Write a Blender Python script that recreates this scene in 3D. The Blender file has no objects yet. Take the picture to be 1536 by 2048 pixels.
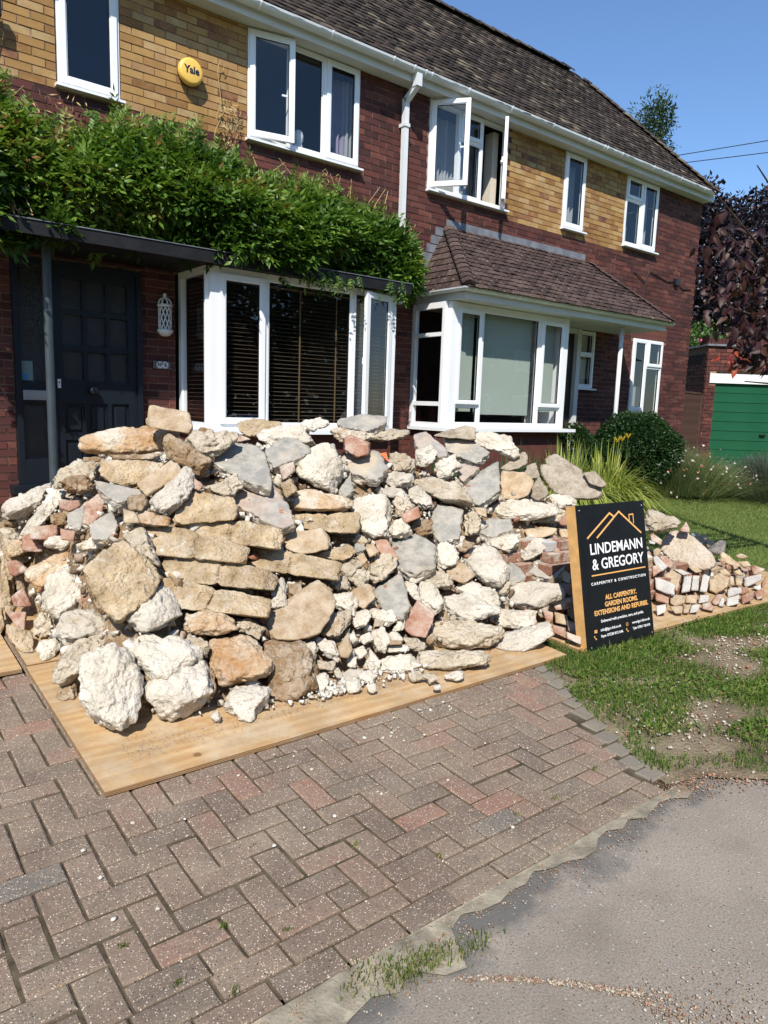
import bpy, bmesh, math, random
import numpy as np
from mathutils import Vector, Matrix
random.seed(7); rng = np.random.default_rng(7)
R = math.radians
sc = bpy.context.scene
# ---------------------------------------------------------------- camera, sky, sun, exposure
# axes: X along the front of the houses, Y away from the road towards them, Z up; the lens is at the origin, 1.45 m above the drive
cam_d = bpy.data.cameras.new('camera'); cam = bpy.data.objects.new('camera', cam_d); sc.collection.objects.link(cam)
RX = np.array([[0.78578407, -0.06537448, 0.61503624], [-0.61760327, -0.13649108, 0.77455561], [0.03331079, -0.98848185, -0.14762801]])
cam.matrix_world = Matrix(((RX[0,0], -RX[0,1], -RX[0,2], 0), (RX[1,0], -RX[1,1], -RX[1,2], 0), (RX[2,0], -RX[2,1], -RX[2,2], 0), (0, 0, 0, 1)))
cam_d.sensor_fit = 'VERTICAL'; cam_d.sensor_height = 24; cam_d.lens = 1430/2048*24
cam_d.clip_start = .05; cam_d.clip_end = 500
sc.camera = cam
SUN = Vector((-.98, -1.0, 1.5)).normalized()
world = bpy.data.worlds.new('World'); sc.world = world; world.use_nodes = True
wn = world.node_tree; sky = wn.nodes.new('ShaderNodeTexSky'); sky.sky_type = 'NISHITA'; sky.sun_disc = False
sky.sun_elevation = math.asin(SUN.z); sky.sun_rotation = math.atan2(SUN.x, SUN.y); sky.air_density = 1.0; sky.dust_density = .1; sky.ozone_density = 3.0
tint = wn.nodes.new('ShaderNodeMix'); tint.data_type = 'RGBA'; tint.blend_type = 'MULTIPLY'; tint.inputs[0].default_value = 1; tint.inputs[7].default_value = (.84, .97, 1.10, 1)
wn.links.new(sky.outputs[0], tint.inputs[6]); wn.links.new(tint.outputs[2], wn.nodes['Background'].inputs[0]); wn.nodes['Background'].inputs[1].default_value = .125
sl = bpy.data.lights.new('sun', 'SUN'); sl.energy = 4.8; sl.angle = R(.53); sl.color = (1, .945, .855)
so = bpy.data.objects.new('sun', sl); sc.collection.objects.link(so); so.rotation_euler = SUN.to_track_quat('Z', 'Y').to_euler(); so.location = (-8, -8, 12)
sc.view_settings.view_transform = 'Standard'; sc.view_settings.look = 'None'; sc.view_settings.gamma = 1; sc.view_settings.exposure = .42
sc.cycles.max_bounces = 6; sc.cycles.transparent_max_bounces = 12

# ---------------------------------------------------------------- helpers
def g(x, y):                       # level of the ground
    return -1.45 + .07*min(max(y-1.8, 0), 5.9) - .022*max(0, x-3.5)
def tag(o, label=None, cat=None, group=None, kind=None):
    if label: o['label'] = label
    if cat: o['category'] = cat
    if group: o['group'] = group
    if kind: o['kind'] = kind
    return o
LOCAL = set()                       # names of Empties whose children are built in the Empty's own axes
def link(o, parent=None):
    sc.collection.objects.link(o)
    if parent is not None:
        o.parent = parent; r = parent; off = Vector(parent.location)
        while r.parent is not None: r = r.parent; off += Vector(r.location)
        if r.name not in LOCAL: o.location = Vector(o.location)-off
    return o
def empty(name, loc, label=None, cat=None, group=None, local=False):
    o = bpy.data.objects.new(name, None); o.location = loc; o.empty_display_size = .1; link(o)
    if local: LOCAL.add(o.name)
    return tag(o, label, cat, group)
def nomat(*k): pass
class NT:
    def __init__(s, name):
        s.m = bpy.data.materials.new(name); s.m.use_nodes = True; s.t = s.m.node_tree; s.n = s.t.nodes; s.b = s.n['Principled BSDF']; s.out = s.n['Material Output']
    def node(s, t, **k):
        n = s.n.new(t)
        for a, b in k.items(): setattr(n, a, b)
        return n
    def l(s, a, b): s.t.links.new(a, b)
    def coord(s, rnd=False, scale=None):
        t = s.node('ShaderNodeTexCoord').outputs['Object']
        if rnd:
            oi = s.node('ShaderNodeObjectInfo'); v = s.node('ShaderNodeVectorMath', operation='MULTIPLY_ADD')
            cmb = s.node('ShaderNodeCombineXYZ')
            for i in range(3): s.l(oi.outputs['Random'], cmb.inputs[i])
            s.l(cmb.outputs[0], v.inputs[0]); v.inputs[1].default_value = (37, 91, 53); s.l(t, v.inputs[2]); t = v.outputs[0]
        if scale:
            m = s.node('ShaderNodeMapping'); m.inputs['Scale'].default_value = scale; s.l(t, m.inputs['Vector']); t = m.outputs[0]
        return t
    def noise(s, vec, scale, detail=4, rough=.55, dist=0):
        n = s.node('ShaderNodeTexNoise'); n.inputs['Scale'].default_value = scale; n.inputs['Detail'].default_value = detail; n.inputs['Roughness'].default_value = rough; n.inputs['Distortion'].default_value = dist
        s.l(vec, n.inputs['Vector']); return n.outputs['Fac']
    def ramp(s, fac, stops, interp='LINEAR'):
        r = s.node('ShaderNodeValToRGB'); r.color_ramp.interpolation = interp; e = r.color_ramp.elements
        while len(e) < len(stops): e.new(.5)
        for i, (p, c) in enumerate(stops):
            e[i].position = p; e[i].color = (*c, 1) if len(c) == 3 else c
        s.l(fac, r.inputs[0]); return r.outputs[0]
    def mix(s, fac, a, b, mode='MIX'):
        m = s.node('ShaderNodeMix', data_type='RGBA', blend_type=mode)
        for i, v in ((0, fac), (6, a), (7, b)):
            if hasattr(v, 'links') or hasattr(v, 'is_linked'): s.l(v, m.inputs[i])
            else: m.inputs[i].default_value = v if i == 0 else (*v, 1)
        return m.outputs[2]
    def math(s, op, a, b=0., c=None, clamp=False):
        m = s.node('ShaderNodeMath', operation=op, use_clamp=clamp)
        for i, v in enumerate((a, b) if c is None else (a, b, c)):
            if hasattr(v, 'is_linked'): s.l(v, m.inputs[i])
            else: m.inputs[i].default_value = v
        return m.outputs[0]
    def attr(s, name='v'):
        return s.node('ShaderNodeAttribute', attribute_name=name).outputs['Fac']
    def color(s, c):
        if hasattr(c, 'is_linked'): s.l(c, s.b.inputs['Base Color'])
        else: s.b.inputs['Base Color'].default_value = (*c, 1)
    def bump(s, h, strength=.5, dist=.01):
        b = s.node('ShaderNodeBump'); b.inputs['Strength'].default_value = strength; b.inputs['Distance'].default_value = dist
        s.l(h, b.inputs['Height']); s.l(b.outputs[0], s.b.inputs['Normal']); return b
    def fin(s, rough=.8, spec=.3, metal=0):
        s.b.inputs['Roughness'].default_value = rough; s.b.inputs['Specular IOR Level'].default_value = spec; s.b.inputs['Metallic'].default_value = metal; return s.m
M = {}
def plain(name, c, rough=.6, spec=.4, var=0., scale=8, bump=0., bs=60, metal=0):
    n = NT(name); co = n.coord()
    if var: f = n.noise(co, scale, 5); n.color(n.ramp(f, [(.3, tuple(x*(1-var) for x in c)), (.7, tuple(min(1, x*(1+var)) for x in c))]))
    else: n.color(c)
    if bump: n.bump(n.noise(co, bs, 4), bump, .004)
    M[name] = n.fin(rough, spec, metal)
def brickmat(name, stops, spot, rough=.85):
    n = NT(name); co = n.coord(); v = n.attr()
    col = n.ramp(v, stops)
    f = n.noise(co, 9, 4); col = n.mix(n.ramp(f, [(.4, (0, 0, 0)), (.75, (1, 1, 1))]), col, spot)
    col = n.mix(1., col, n.ramp(n.noise(co, 1.1, 6, .65), [(.3, (.70, .68, .68)), (.55, (1, 1, 1)), (.75, (1.12, 1.1, 1.08))]), 'MULTIPLY')
    f2 = n.noise(co, 130, 3); col = n.mix(.35, col, n.ramp(f2, [(.3, (.35, .35, .35)), (.7, (1.0, 1.0, 1.0))]), 'MULTIPLY')
    n.color(col); n.bump(n.noise(co, 160, 3), .5, .003); M[name] = n.fin(rough, .25)
brickmat('red_brick', [(0, (.062, .025, .023)), (.3, (.105, .036, .031)), (.6, (.155, .050, .039)), (.85, (.22, .080, .055)), (1, (.090, .045, .045))], (.085, .036, .034))
brickmat('yellow_brick', [(0, (.23, .11, .040)), (.25, (.36, .20, .07)), (.5, (.46, .28, .10)), (.72, (.53, .38, .19)), (.88, (.33, .15, .06)), (1, (.18, .075, .06))], (.40, .22, .085))
plain('mortar_red', (.27, .175, .125), .95, .1, .35, 20, .5)
plain('mortar_dark', (.07, .05, .035), .95, .1, .3, 20, .5)
plain('upvc', (.80, .81, .82), .32, .45, .02, 3)
plain('gutter_white', (.66, .68, .69), .38, .45, .06, 3)
plain('soffit_white', (.62, .62, .60), .6, .3, .06, 2)
plain('rubber', (.015, .015, .017), .6)
plain('lead', (.16, .17, .19), .6, .4, .35, 6, .3, 20)
plain('door_navy', (.008, .012, .018), .35, .45, .1, 5)
plain('canopy_paint', (.010, .010, .011), .6, .3, .4, 9, .5, 40)
plain('post_grey', (.045, .06, .07), .4, .45, .15, 7)
plain('interior', (.10, .095, .09), .9, .1)
plain('interior_floor', (.05, .035, .025), .8, .2)
plain('blind_fabric', (.36, .41, .36), .8, .2, .03, 2)
plain('net_curtain', (.30, .31, .32), .9, .1, .05, 10)
plain('lilac_curtain', (.24, .22, .30), .9, .1, .1, 8)
plain('cream_paint', (.62, .56, .46), .8, .2)
plain('black_cloth', (.012, .012, .014), .9, .1)
plain('blind_wood', (.085, .06, .04), .5, .3)
plain('blind_tape', (.14, .09, .045), .8, .2)
plain('white_ceramic', (.72, .72, .70), .3, .5, .03, 5)
plain('dark_print', (.012, .015, .035), .5)
plain('alarm_yellow', (.80, .50, .10), .35, .5)
plain('black_plastic', (.012, .012, .013), .4)
plain('aluminium', (.45, .46, .48), .35, .5, 0, 1, 0, 1, .6)
plain('brown_door', (.035, .018, .010), .4, .4)
plain('sign_black', (.008, .009, .011), .38, .45, .2, 12)
plain('sign_white', (.85, .85, .85), .5)
plain('sign_gold', (.78, .42, .14), .5)
plain('timber', (.58, .33, .12), .7, .25, .18, 14, .3, 90)
plain('garage_green', (.014, .088, .043), .28, .5, .12, 2)
plain('lintel_white', (.74, .75, .74), .8, .2, .05, 9)
plain('gate_wood', (.085, .045, .034), .8, .2, .45, 10, .5, 60)
plain('bark', (.07, .05, .035), .9, .1, .4, 15, .8, 40)
plain('wire', (.01, .01, .01), .6)
plain('terracotta', (.62, .16, .055), .8, .2, .2, 20)
plain('soil', (.085, .058, .038), .95, .05, .4, 9, .8, 90)
plain('cement_haunch', (.25, .22, .165), .95, .1, .4, 14, 1, 110)
plain('straw', (.42, .30, .14), .8, .2, .2, 30)
plain('clay_pebble', (.45, .36, .24), .8, .2, .3, 30)
def leafmat(name, stops, gloss=.35, trans=.35, rough=.42):
    n = NT(name); v = n.attr(); c = n.ramp(v, stops); n.color(c)
    n.b.inputs['Roughness'].default_value = rough; n.b.inputs['Specular IOR Level'].default_value = gloss
    tr = n.node('ShaderNodeBsdfTranslucent'); n.l(n.mix(.5, c, (1, 1, .25), 'MULTIPLY'), tr.inputs[0])
    ms = n.node('ShaderNodeMixShader'); ms.inputs[0].default_value = trans; n.l(n.b.outputs[0], ms.inputs[1]); n.l(tr.outputs[0], ms.inputs[2]); n.l(ms.outputs[0], n.out.inputs[0]); M[name] = n.m
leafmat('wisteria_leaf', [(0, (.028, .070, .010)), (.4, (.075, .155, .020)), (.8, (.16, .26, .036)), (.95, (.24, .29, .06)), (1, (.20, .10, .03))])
leafmat('box_leaf', [(0, (.012, .035, .010)), (.6, (.025, .065, .015)), (1, (.06, .11, .03))])
leafmat('lily_leaf', [(0, (.14, .20, .035)), (.6, (.34, .40, .08)), (1, (.55, .52, .16))])
leafmat('iris_leaf', [(0, (.03, .065, .02)), (.7, (.07, .12, .035)), (1, (.28, .22, .09))])
leafmat('grass_leaf', [(0, (.045, .10, .014)), (.45, (.09, .17, .026)), (.72, (.17, .23, .05)), (1, (.34, .27, .12))], .2, .35, .6)
leafmat('dry_grass_leaf', [(0, (.06, .10, .02)), (.5, (.13, .18, .04)), (1, (.42, .34, .16))], .2, .35, .6)
leafmat('lawn_leaf', [(0, (.095, .14, .035)), (.6, (.17, .23, .06)), (1, (.33, .33, .13))], .15, .3, .7)
leafmat('purple_leaf', [(0, (.012, .005, .006)), (.6, (.038, .012, .013)), (.93, (.07, .035, .022)), (1, (.09, .07, .03))], .3, .14, .5)
leafmat('beech_leaf', [(0, (.008, .005, .008)), (.7, (.020, .012, .018)), (1, (.05, .02, .02))], .4, .1)
leafmat('rose_leaf', [(0, (.04, .09, .02)), (1, (.13, .22, .05))])
leafmat('conifer_leaf', [(0, (.025, .05, .02)), (1, (.07, .11, .045))], .2, .2, .6)
leafmat('gaura_leaf', [(0, (.09, .13, .05)), (.7, (.17, .21, .08)), (1, (.32, .30, .15))])
leafmat('lavender_leaf', [(0, (.06, .085, .05)), (.7, (.12, .15, .09)), (1, (.16, .14, .22))])
leafmat('white_petal', [(0, (.75, .55, .52)), (1, (.85, .78, .74))], .2, .4, .6)
leafmat('red_petal', [(0, (.6, .10, .05)), (1, (.7, .22, .12))], .2, .4, .6)
leafmat('yellow_petal', [(0, (.75, .5, .04)), (1, (.8, .62, .1))], .2, .4, .6)
leafmat('red_leaf', [(0, (.22, .02, .03)), (1, (.45, .10, .03))])
def glassmat(name, tint=(.9, .93, .95), bumpy=0., ior=1.55, rough=.0, extra=.01):
    n = NT(name); n.n.remove(n.b)
    fr = n.node('ShaderNodeFresnel'); bk = n.node('ShaderNodeNewGeometry').outputs['Backfacing']; n.l(n.math('MULTIPLY_ADD', bk, 1/ior-ior, ior), fr.inputs[0])
    gl = n.node('ShaderNodeBsdfGlossy'); gl.inputs['Roughness'].default_value = rough; gl.inputs[0].default_value = (1, 1, 1, 1)
    tr = n.node('ShaderNodeBsdfTransparent'); tr.inputs[0].default_value = (*tint, 1)
    ms = n.node('ShaderNodeMixShader'); n.l(n.math('ADD', n.math('MULTIPLY', fr.outputs[0], 1.05), extra, None, True), ms.inputs[0]); n.l(tr.outputs[0], ms.inputs[1]); n.l(gl.outputs[0], ms.inputs[2]); n.l(ms.outputs[0], n.out.inputs[0])
    co = n.coord(); b = n.node('ShaderNodeBump')
    if bumpy:
        b.inputs['Strength'].default_value = .9; b.inputs['Distance'].default_value = .01; n.l(n.noise(co, 45, 2, .5, 1.5), b.inputs['Height'])
    else:
        b.inputs['Strength'].default_value = .25; b.inputs['Distance'].default_value = .004; n.l(n.noise(co, 2.2, 1), b.inputs['Height'])
    n.l(b.outputs[0], gl.inputs['Normal']); M[name] = n.m
glassmat('glass', (.95, .97, .97)); glassmat('glass_dark', (.62, .66, .72)); glassmat('obscure_glass', (.35, .38, .4), 1, 1.5, .08, .02)
# stone family
def stonemat(name, stops, scale=7, fine=70, pit=.6, rough=.92, spotc=None, spota=.62, bstr=.9, sat=None):
    n = NT(name); co = n.coord(True)
    col = n.ramp(n.noise(co, scale, 6, .62), stops)
    fn = n.noise(co, fine, 5, .65)
    col = n.mix(.5, col, n.ramp(fn, [(.28, (.45, .43, .40)), (.5, (.9, .9, .9)), (.75, (1, 1, 1))]), 'MULTIPLY')
    if spotc: col = n.mix(n.ramp(n.noise(co, scale*.6, 5, .6, .6), [(spota, (0, 0, 0)), (spota+.13, (1, 1, 1))]), col, spotc)
    rn = n.node('ShaderNodeObjectInfo').outputs['Random']; col = n.mix(1., col, n.ramp(rn, [(0, (.84, .81, .78)), (.5, (.97, .95, .93)), (1, (1.06, 1.03, .98))]), 'MULTIPLY')
    dst = n.node('ShaderNodeNewGeometry'); sz = n.node('ShaderNodeSeparateXYZ'); n.l(dst.outputs['Normal'], sz.inputs[0])
    col = n.mix(n.math('MULTIPLY', n.math('MULTIPLY', n.math('MAXIMUM', sz.outputs[2], 0.), n.ramp(n.noise(co, 14, 5, .7), [(.42, (0, 0, 0)), (.62, (1, 1, 1))])), .45), col, (.56, .50, .41))
    vo = n.node('ShaderNodeTexVoronoi'); vo.inputs['Scale'].default_value = fine*.7; n.l(co, vo.inputs['Vector'])
    n.color(col)
    h = n.math('ADD', n.math('MULTIPLY', fn, 1.), n.math('MULTIPLY', vo.outputs['Distance'], -pit)); h = n.math('ADD', h, n.math('MULTIPLY', n.noise(co, fine*.25, 4), 1.3))
    n.bump(h, bstr, .012); M[name] = n.fin(rough, .15)
W0, W1, W2 = (.45, .405, .325), (.62, .575, .49), (.74, .70, .625)
stonemat('concrete_white', [(.3, W0), (.5, W1), (.72, W2)], 6, 75, .5, spotc=(.46, .36, .22), spota=.60)
stonemat('concrete_pebbly', [(.3, (.33, .275, .19)), (.5, (.49, .425, .325)), (.72, (.64, .575, .47))], 8, 55, 1.1, bstr=1, spotc=(.38, .27, .15), spota=.56)
stonemat('concrete_brown', [(.3, (.27, .22, .165)), (.5, (.36, .31, .24)), (.72, (.46, .41, .34))], 7, 60, .9, bstr=.9)
stonemat('pebbledash', [(.3, (.40, .32, .235)), (.5, (.50, .42, .33)), (.72, (.60, .53, .44))], 6, 45, 1.4, bstr=1)
stonemat('slab_grey', [(.3, (.225, .225, .205)), (.5, (.29, .285, .26)), (.7, (.38, .36, .32))], 4, 160, .15, .8, (.42, .36, .27), .55, .3)
stonemat('slab_pink', [(.3, (.33, .30, .28)), (.5, (.42, .35, .30)), (.7, (.48, .38, .31))], 4, 140, .15, .8, (.31, .31, .30), .52, .25)
stonemat('sandy_block', [(.28, (.26, .18, .10)), (.45, (.41, .305, .18)), (.58, (.53, .41, .26)), (.72, (.63, .53, .38))], 9, 80, .7, .9, (.58, .53, .43), .58, 1)
stonemat('tan_stone', [(.3, (.32, .22, .13)), (.5, (.43, .325, .21)), (.72, (.56, .47, .34))], 11, 90, .4, .85, (.34, .2, .1), .62, .5)
stonemat('earth_stone', [(.3, (.17, .10, .05)), (.5, (.30, .20, .11)), (.7, (.50, .42, .31))], 6, 60, 1., .95, (.14, .08, .04), .6, 1)
stonemat('rusty_block', [(.36, (.42, .24, .11)), (.52, (.52, .38, .24)), (.62, (.62, .56, .46))], 4.5, 60, .9, .9, (.66, .61, .53), .58, .9)
stonemat('rubble_brick', [(.28, (.25, .115, .075)), (.5, (.36, .185, .125)), (.72, (.45, .29, .21))], 9, 90, .5, .9, (.52, .45, .38), .50, .6)
stonemat('painted_face', [(.3, (.40, .40, .385)), (.6, (.54, .54, .525))], 9, 100, .5, .6, (.5, .5, .48), .68, .4)
stonemat('dark_tile', [(.3, (.10, .095, .095)), (.7, (.19, .18, .175))], 5, 120, .2, .6, None, .6, .4)
# rubble fragments: colour from attribute
n = NT('fragment'); co = n.coord(); c = n.ramp(n.attr(), [(0, (.12, .075, .045)), (.2, (.30, .22, .14)), (.35, (.34, .15, .09)), (.5, (.42, .36, .28)), (.75, (.58, .54, .46)), (1, (.70, .67, .60))])
n.color(n.mix(.5, c, n.ramp(n.noise(co, 60, 4), [(.3, (.5, .5, .5)), (.6, (1, 1, 1))]), 'MULTIPLY')); n.bump(n.noise(co, 90, 4), .8, .006); M['fragment'] = n.fin(.95, .1)
# roof tiles
n = NT('roof_tile'); co = n.coord(); c = n.ramp(n.attr(), [(0, (.022, .017, .015)), (.45, (.042, .031, .027)), (.78, (.062, .045, .038)), (.95, (.10, .08, .06)), (1, (.17, .14, .10))])
c = n.mix(n.ramp(n.noise(co, 28, 4), [(.55, (0, 0, 0)), (.72, (1, 1, 1))]), c, (.13, .115, .085)); n.color(c); n.bump(n.noise(co, 90, 4), .8, .006); M['roof_tile'] = n.fin(.92, .15)
n = NT('porch_tile'); co = n.coord(); c = n.ramp(n.attr(), [(0, (.042, .028, .026)), (.5, (.065, .043, .038)), (1, (.095, .064, .055))])
c = n.mix(n.ramp(n.noise(co, 30, 4), [(.6, (0, 0, 0)), (.72, (1, 1, 1))]), c, (.30, .26, .22)); n.color(c); n.bump(n.noise(co, 90, 4), .8, .006); M['porch_tile'] = n.fin(.9, .15)
# plywood
n = NT('plywood'); co = n.coord(False, (1.2, 9, 9)); f = n.noise(co, 1.6, 6, .6, 1.6)
wv = n.node('ShaderNodeTexWave', wave_type='BANDS', bands_direction='Y'); wv.inputs['Scale'].default_value = .55; wv.inputs['Distortion'].default_value = 7; wv.inputs['Detail'].default_value = 4; wv.inputs['Detail Scale'].default_value = .9; n.l(co, wv.inputs['Vector'])
c = n.ramp(f, [(.25, (.36, .22, .10)), (.5, (.50, .33, .16)), (.75, (.60, .43, .23))]); c = n.mix(n.math('MULTIPLY', wv.outputs['Fac'], .6), c, (.37, .20, .08))
co2 = n.coord(); c = n.mix(n.ramp(n.noise(co2, 2.6, 5, .6), [(.56, (0, 0, 0)), (.72, (.55, .55, .55))]), c, (.25, .22, .17))
c = n.mix(n.ramp(n.noise(co2, 5, 8, .75), [(.46, (0, 0, 0)), (.64, (.85, .85, .85))]), c, (.50, .40, .27)); c = n.mix(n.ramp(n.noise(co2, 1.7, 6, .7), [(.44, (0, 0, 0)), (.64, (.75, .75, .75))]), c, (.30, .215, .125))
vo = n.node('ShaderNodeTexVoronoi'); vo.inputs['Scale'].default_value = 2.3; n.l(co2, vo.inputs['Vector']); c = n.mix(n.ramp(vo.outputs['Distance'], [(.025, (.8, .8, .8)), (.05, (0, 0, 0))]), c, (.14, .07, .03))
sn = n.node('ShaderNodeSeparateXYZ'); gn = n.node('ShaderNodeNewGeometry'); n.l(gn.outputs['Normal'], sn.inputs[0]); so_ = n.node('ShaderNodeSeparateXYZ'); n.l(co2, so_.inputs[0])
ply = n.math('LESS_THAN', n.math('FRACT', n.math('MULTIPLY', so_.outputs[2], 150)), .45); side = n.math('LESS_THAN', n.math('ABSOLUTE', sn.outputs[2]), .5); c = n.mix(n.math('MULTIPLY', side, n.math('MULTIPLY_ADD', ply, .6, .25)), c, (.13, .06, .025))
n.color(c); n.bump(n.noise(co, 9, 5), .3, .004); M['plywood'] = n.fin(.75, .2)
# block paving with pale aggregate
n = NT('block_paver'); co = n.coord(); oi = n.node('ShaderNodeObjectInfo'); v = n.attr()
c = n.ramp(v, [(0, (.140, .104, .080)), (.4, (.180, .128, .096)), (.7, (.200, .138, .102)), (.9, (.24, .132, .094)), (1, (.145, .126, .106))])
geo = n.node('ShaderNodeNewGeometry').outputs['Position']
c = n.mix(n.ramp(n.noise(geo, 3.2, 5, .65), [(.40, (0, 0, 0)), (.66, (.62, .62, .62))]), c, (.25, .205, .15)); c = n.mix(n.ramp(n.noise(geo, 6, 6, .7), [(.5, (0, 0, 0)), (.7, (.5, .5, .5))]), c, (.10, .085, .07))
for s_, th, col in ((190, .21, (.40, .32, .24)), (125, .15, (.60, .53, .42)), (130, .17, (.05, .045, .04)), (80, .09, (.60, .54, .44)), (62, .075, (.50, .30, .13))):
    vo = n.node('ShaderNodeTexVoronoi'); vo.inputs['Scale'].default_value = s_; n.l(geo, vo.inputs['Vector']); vr = n.node('ShaderNodeSeparateColor'); n.l(vo.outputs['Color'], vr.inputs[0])
    fac = n.math('MULTIPLY', n.math('LESS_THAN', vo.outputs['Distance'], n.math('MULTIPLY', vr.outputs[0], th*1.9)), n.math('GREATER_THAN', vr.outputs[1], .32)); c = n.mix(fac, c, col)
n.color(c); n.bump(n.math('ADD', n.noise(geo, 110, 4), n.math('MULTIPLY', n.noise(geo, 14, 3), .8)), .6, .004); M['block_paver'] = n.fin(.88, .2)
n = NT('grey_sett'); geo = n.node('ShaderNodeNewGeometry').outputs['Position']; c = n.ramp(n.attr(), [(0, (.15, .132, .105)), (1, (.205, .18, .145))]); c = n.mix(n.ramp(n.noise(geo, 8, 5), [(.45, (0, 0, 0)), (.7, (.7, .7, .7))]), c, (.24, .21, .15)); n.color(c); n.bump(n.noise(geo, 90, 4), .7, .005); M['grey_sett'] = n.fin(.9, .2)
plain('joint_sand', (.085, .068, .045), .95, .05, .5, 16, .8, 120)
# tarmac
n = NT('tarmac'); geo = n.node('ShaderNodeNewGeometry').outputs['Position']
c = n.ramp(n.noise(geo, 2.0, 5, .6), [(.3, (.29, .25, .205)), (.7, (.37, .32, .265))]); c = n.mix(.75, c, n.ramp(n.noise(geo, 150, 4, .75), [(.32, (.35, .34, .33)), (.5, (.8, .8, .8)), (.64, (1.1, 1.1, 1.1))]), 'MULTIPLY'); c = n.mix(n.ramp(n.noise(geo, 1.3, 6, .7), [(.5, (0, 0, 0)), (.66, (.45, .45, .45))]), c, (.15, .125, .10))
sx = n.node('ShaderNodeSeparateXYZ'); n.l(geo, sx.inputs[0])      # old dark bitumen seam next to the paving edge
d = n.math('ADD', sx.outputs[1], n.math('MULTIPLY', n.noise(geo, 6, 4), .42)); d = n.math('ADD', d, n.math('MULTIPLY', sx.outputs[0], -.03))
c = n.mix(n.ramp(n.math('SUBTRACT', d, .90), [(.42, (0, 0, 0)), (.50, (.85, .85, .85))]), c, (.115, .112, .104))
for s_, th, col in ((70, .12, (.42, .38, .31)), (45, .07, (.55, .52, .46)), (85, .12, (.06, .055, .05)), (26, .05, (.45, .27, .10))):
    vo = n.node('ShaderNodeTexVoronoi'); vo.inputs['Scale'].default_value = s_; n.l(geo, vo.inputs['Vector']); vr = n.node('ShaderNodeSeparateColor'); n.l(vo.outputs['Color'], vr.inputs[0])
    fac = n.math('MULTIPLY', n.math('LESS_THAN', vo.outputs['Distance'], n.math('MULTIPLY', vr.outputs[0], th*1.9)), n.math('GREATER_THAN', vr.outputs[1], .50)); c = n.mix(fac, c, col)
n.color(c); n.bump(n.noise(geo, 150, 4, .7), .7, .006); M['tarmac'] = n.fin(.93, .15)
n = NT('earth_verge'); geo = n.node('ShaderNodeNewGeometry').outputs['Position']
c = n.ramp(n.noise(geo, 3, 6, .65), [(.3, (.10, .075, .05)), (.45, (.18, .14, .09)), (.6, (.27, .22, .14)), (.75, (.38, .32, .22))]); n.color(n.mix(.5, c, n.ramp(n.noise(geo, 120, 3), [(.3, (.4, .4, .4)), (.6, (1, 1, 1))]), 'MULTIPLY')); n.bump(n.noise(geo, 60, 5), 1, .015); M['earth_verge'] = n.fin(.95, .1)
n = NT('lawn_ground'); geo = n.node('ShaderNodeNewGeometry').outputs['Position']
c = n.ramp(n.noise(geo, 1.4, 5, .6), [(.3, (.10, .15, .04)), (.6, (.165, .22, .06)), (.8, (.24, .25, .095))]); n.color(n.mix(.5, c, n.ramp(n.noise(geo, 90, 3), [(.3, (.5, .5, .5)), (.6, (1, 1, 1))]), 'MULTIPLY')); n.bump(n.noise(geo, 80, 5), 1, .02); M['lawn_ground'] = n.fin(.95, .05)

def flush(name, V, F, mats, parent=None, v=None, mi=None, smooth=False, origin=None):
    """one mesh object out of vertex / face arrays; v = value per face for the colour ramp"""
    V = np.asarray(V, float)
    if origin is not None: V = V - np.asarray(origin)
    me = bpy.data.meshes.new(name)
    if isinstance(F, np.ndarray):
        k = F.shape[1]; me.vertices.add(len(V)); me.vertices.foreach_set('co', V.ravel().astype('f')); me.loops.add(F.size); me.loops.foreach_set('vertex_index', F.ravel().astype('i'))
        me.polygons.add(len(F)); me.polygons.foreach_set('loop_start', (np.arange(len(F))*k).astype('i')); me.update(calc_edges=True)
    else: me.from_pydata([tuple(p) for p in V], [], F)
    if v is not None:
        a = me.attributes.new('v', 'FLOAT', 'FACE'); a.data.foreach_set('value', np.asarray(v, 'f'))
    for m in ([mats] if isinstance(mats, str) else mats): me.materials.append(M[m])
    if mi is not None: me.polygons.foreach_set('material_index', np.asarray(mi, 'i'))
    if smooth: me.polygons.foreach_set('use_smooth', np.ones(len(me.polygons), bool))
    me.update()
    o = bpy.data.objects.new(name, me)
    if origin is not None: o.location = origin
    return link(o, parent)
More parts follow.
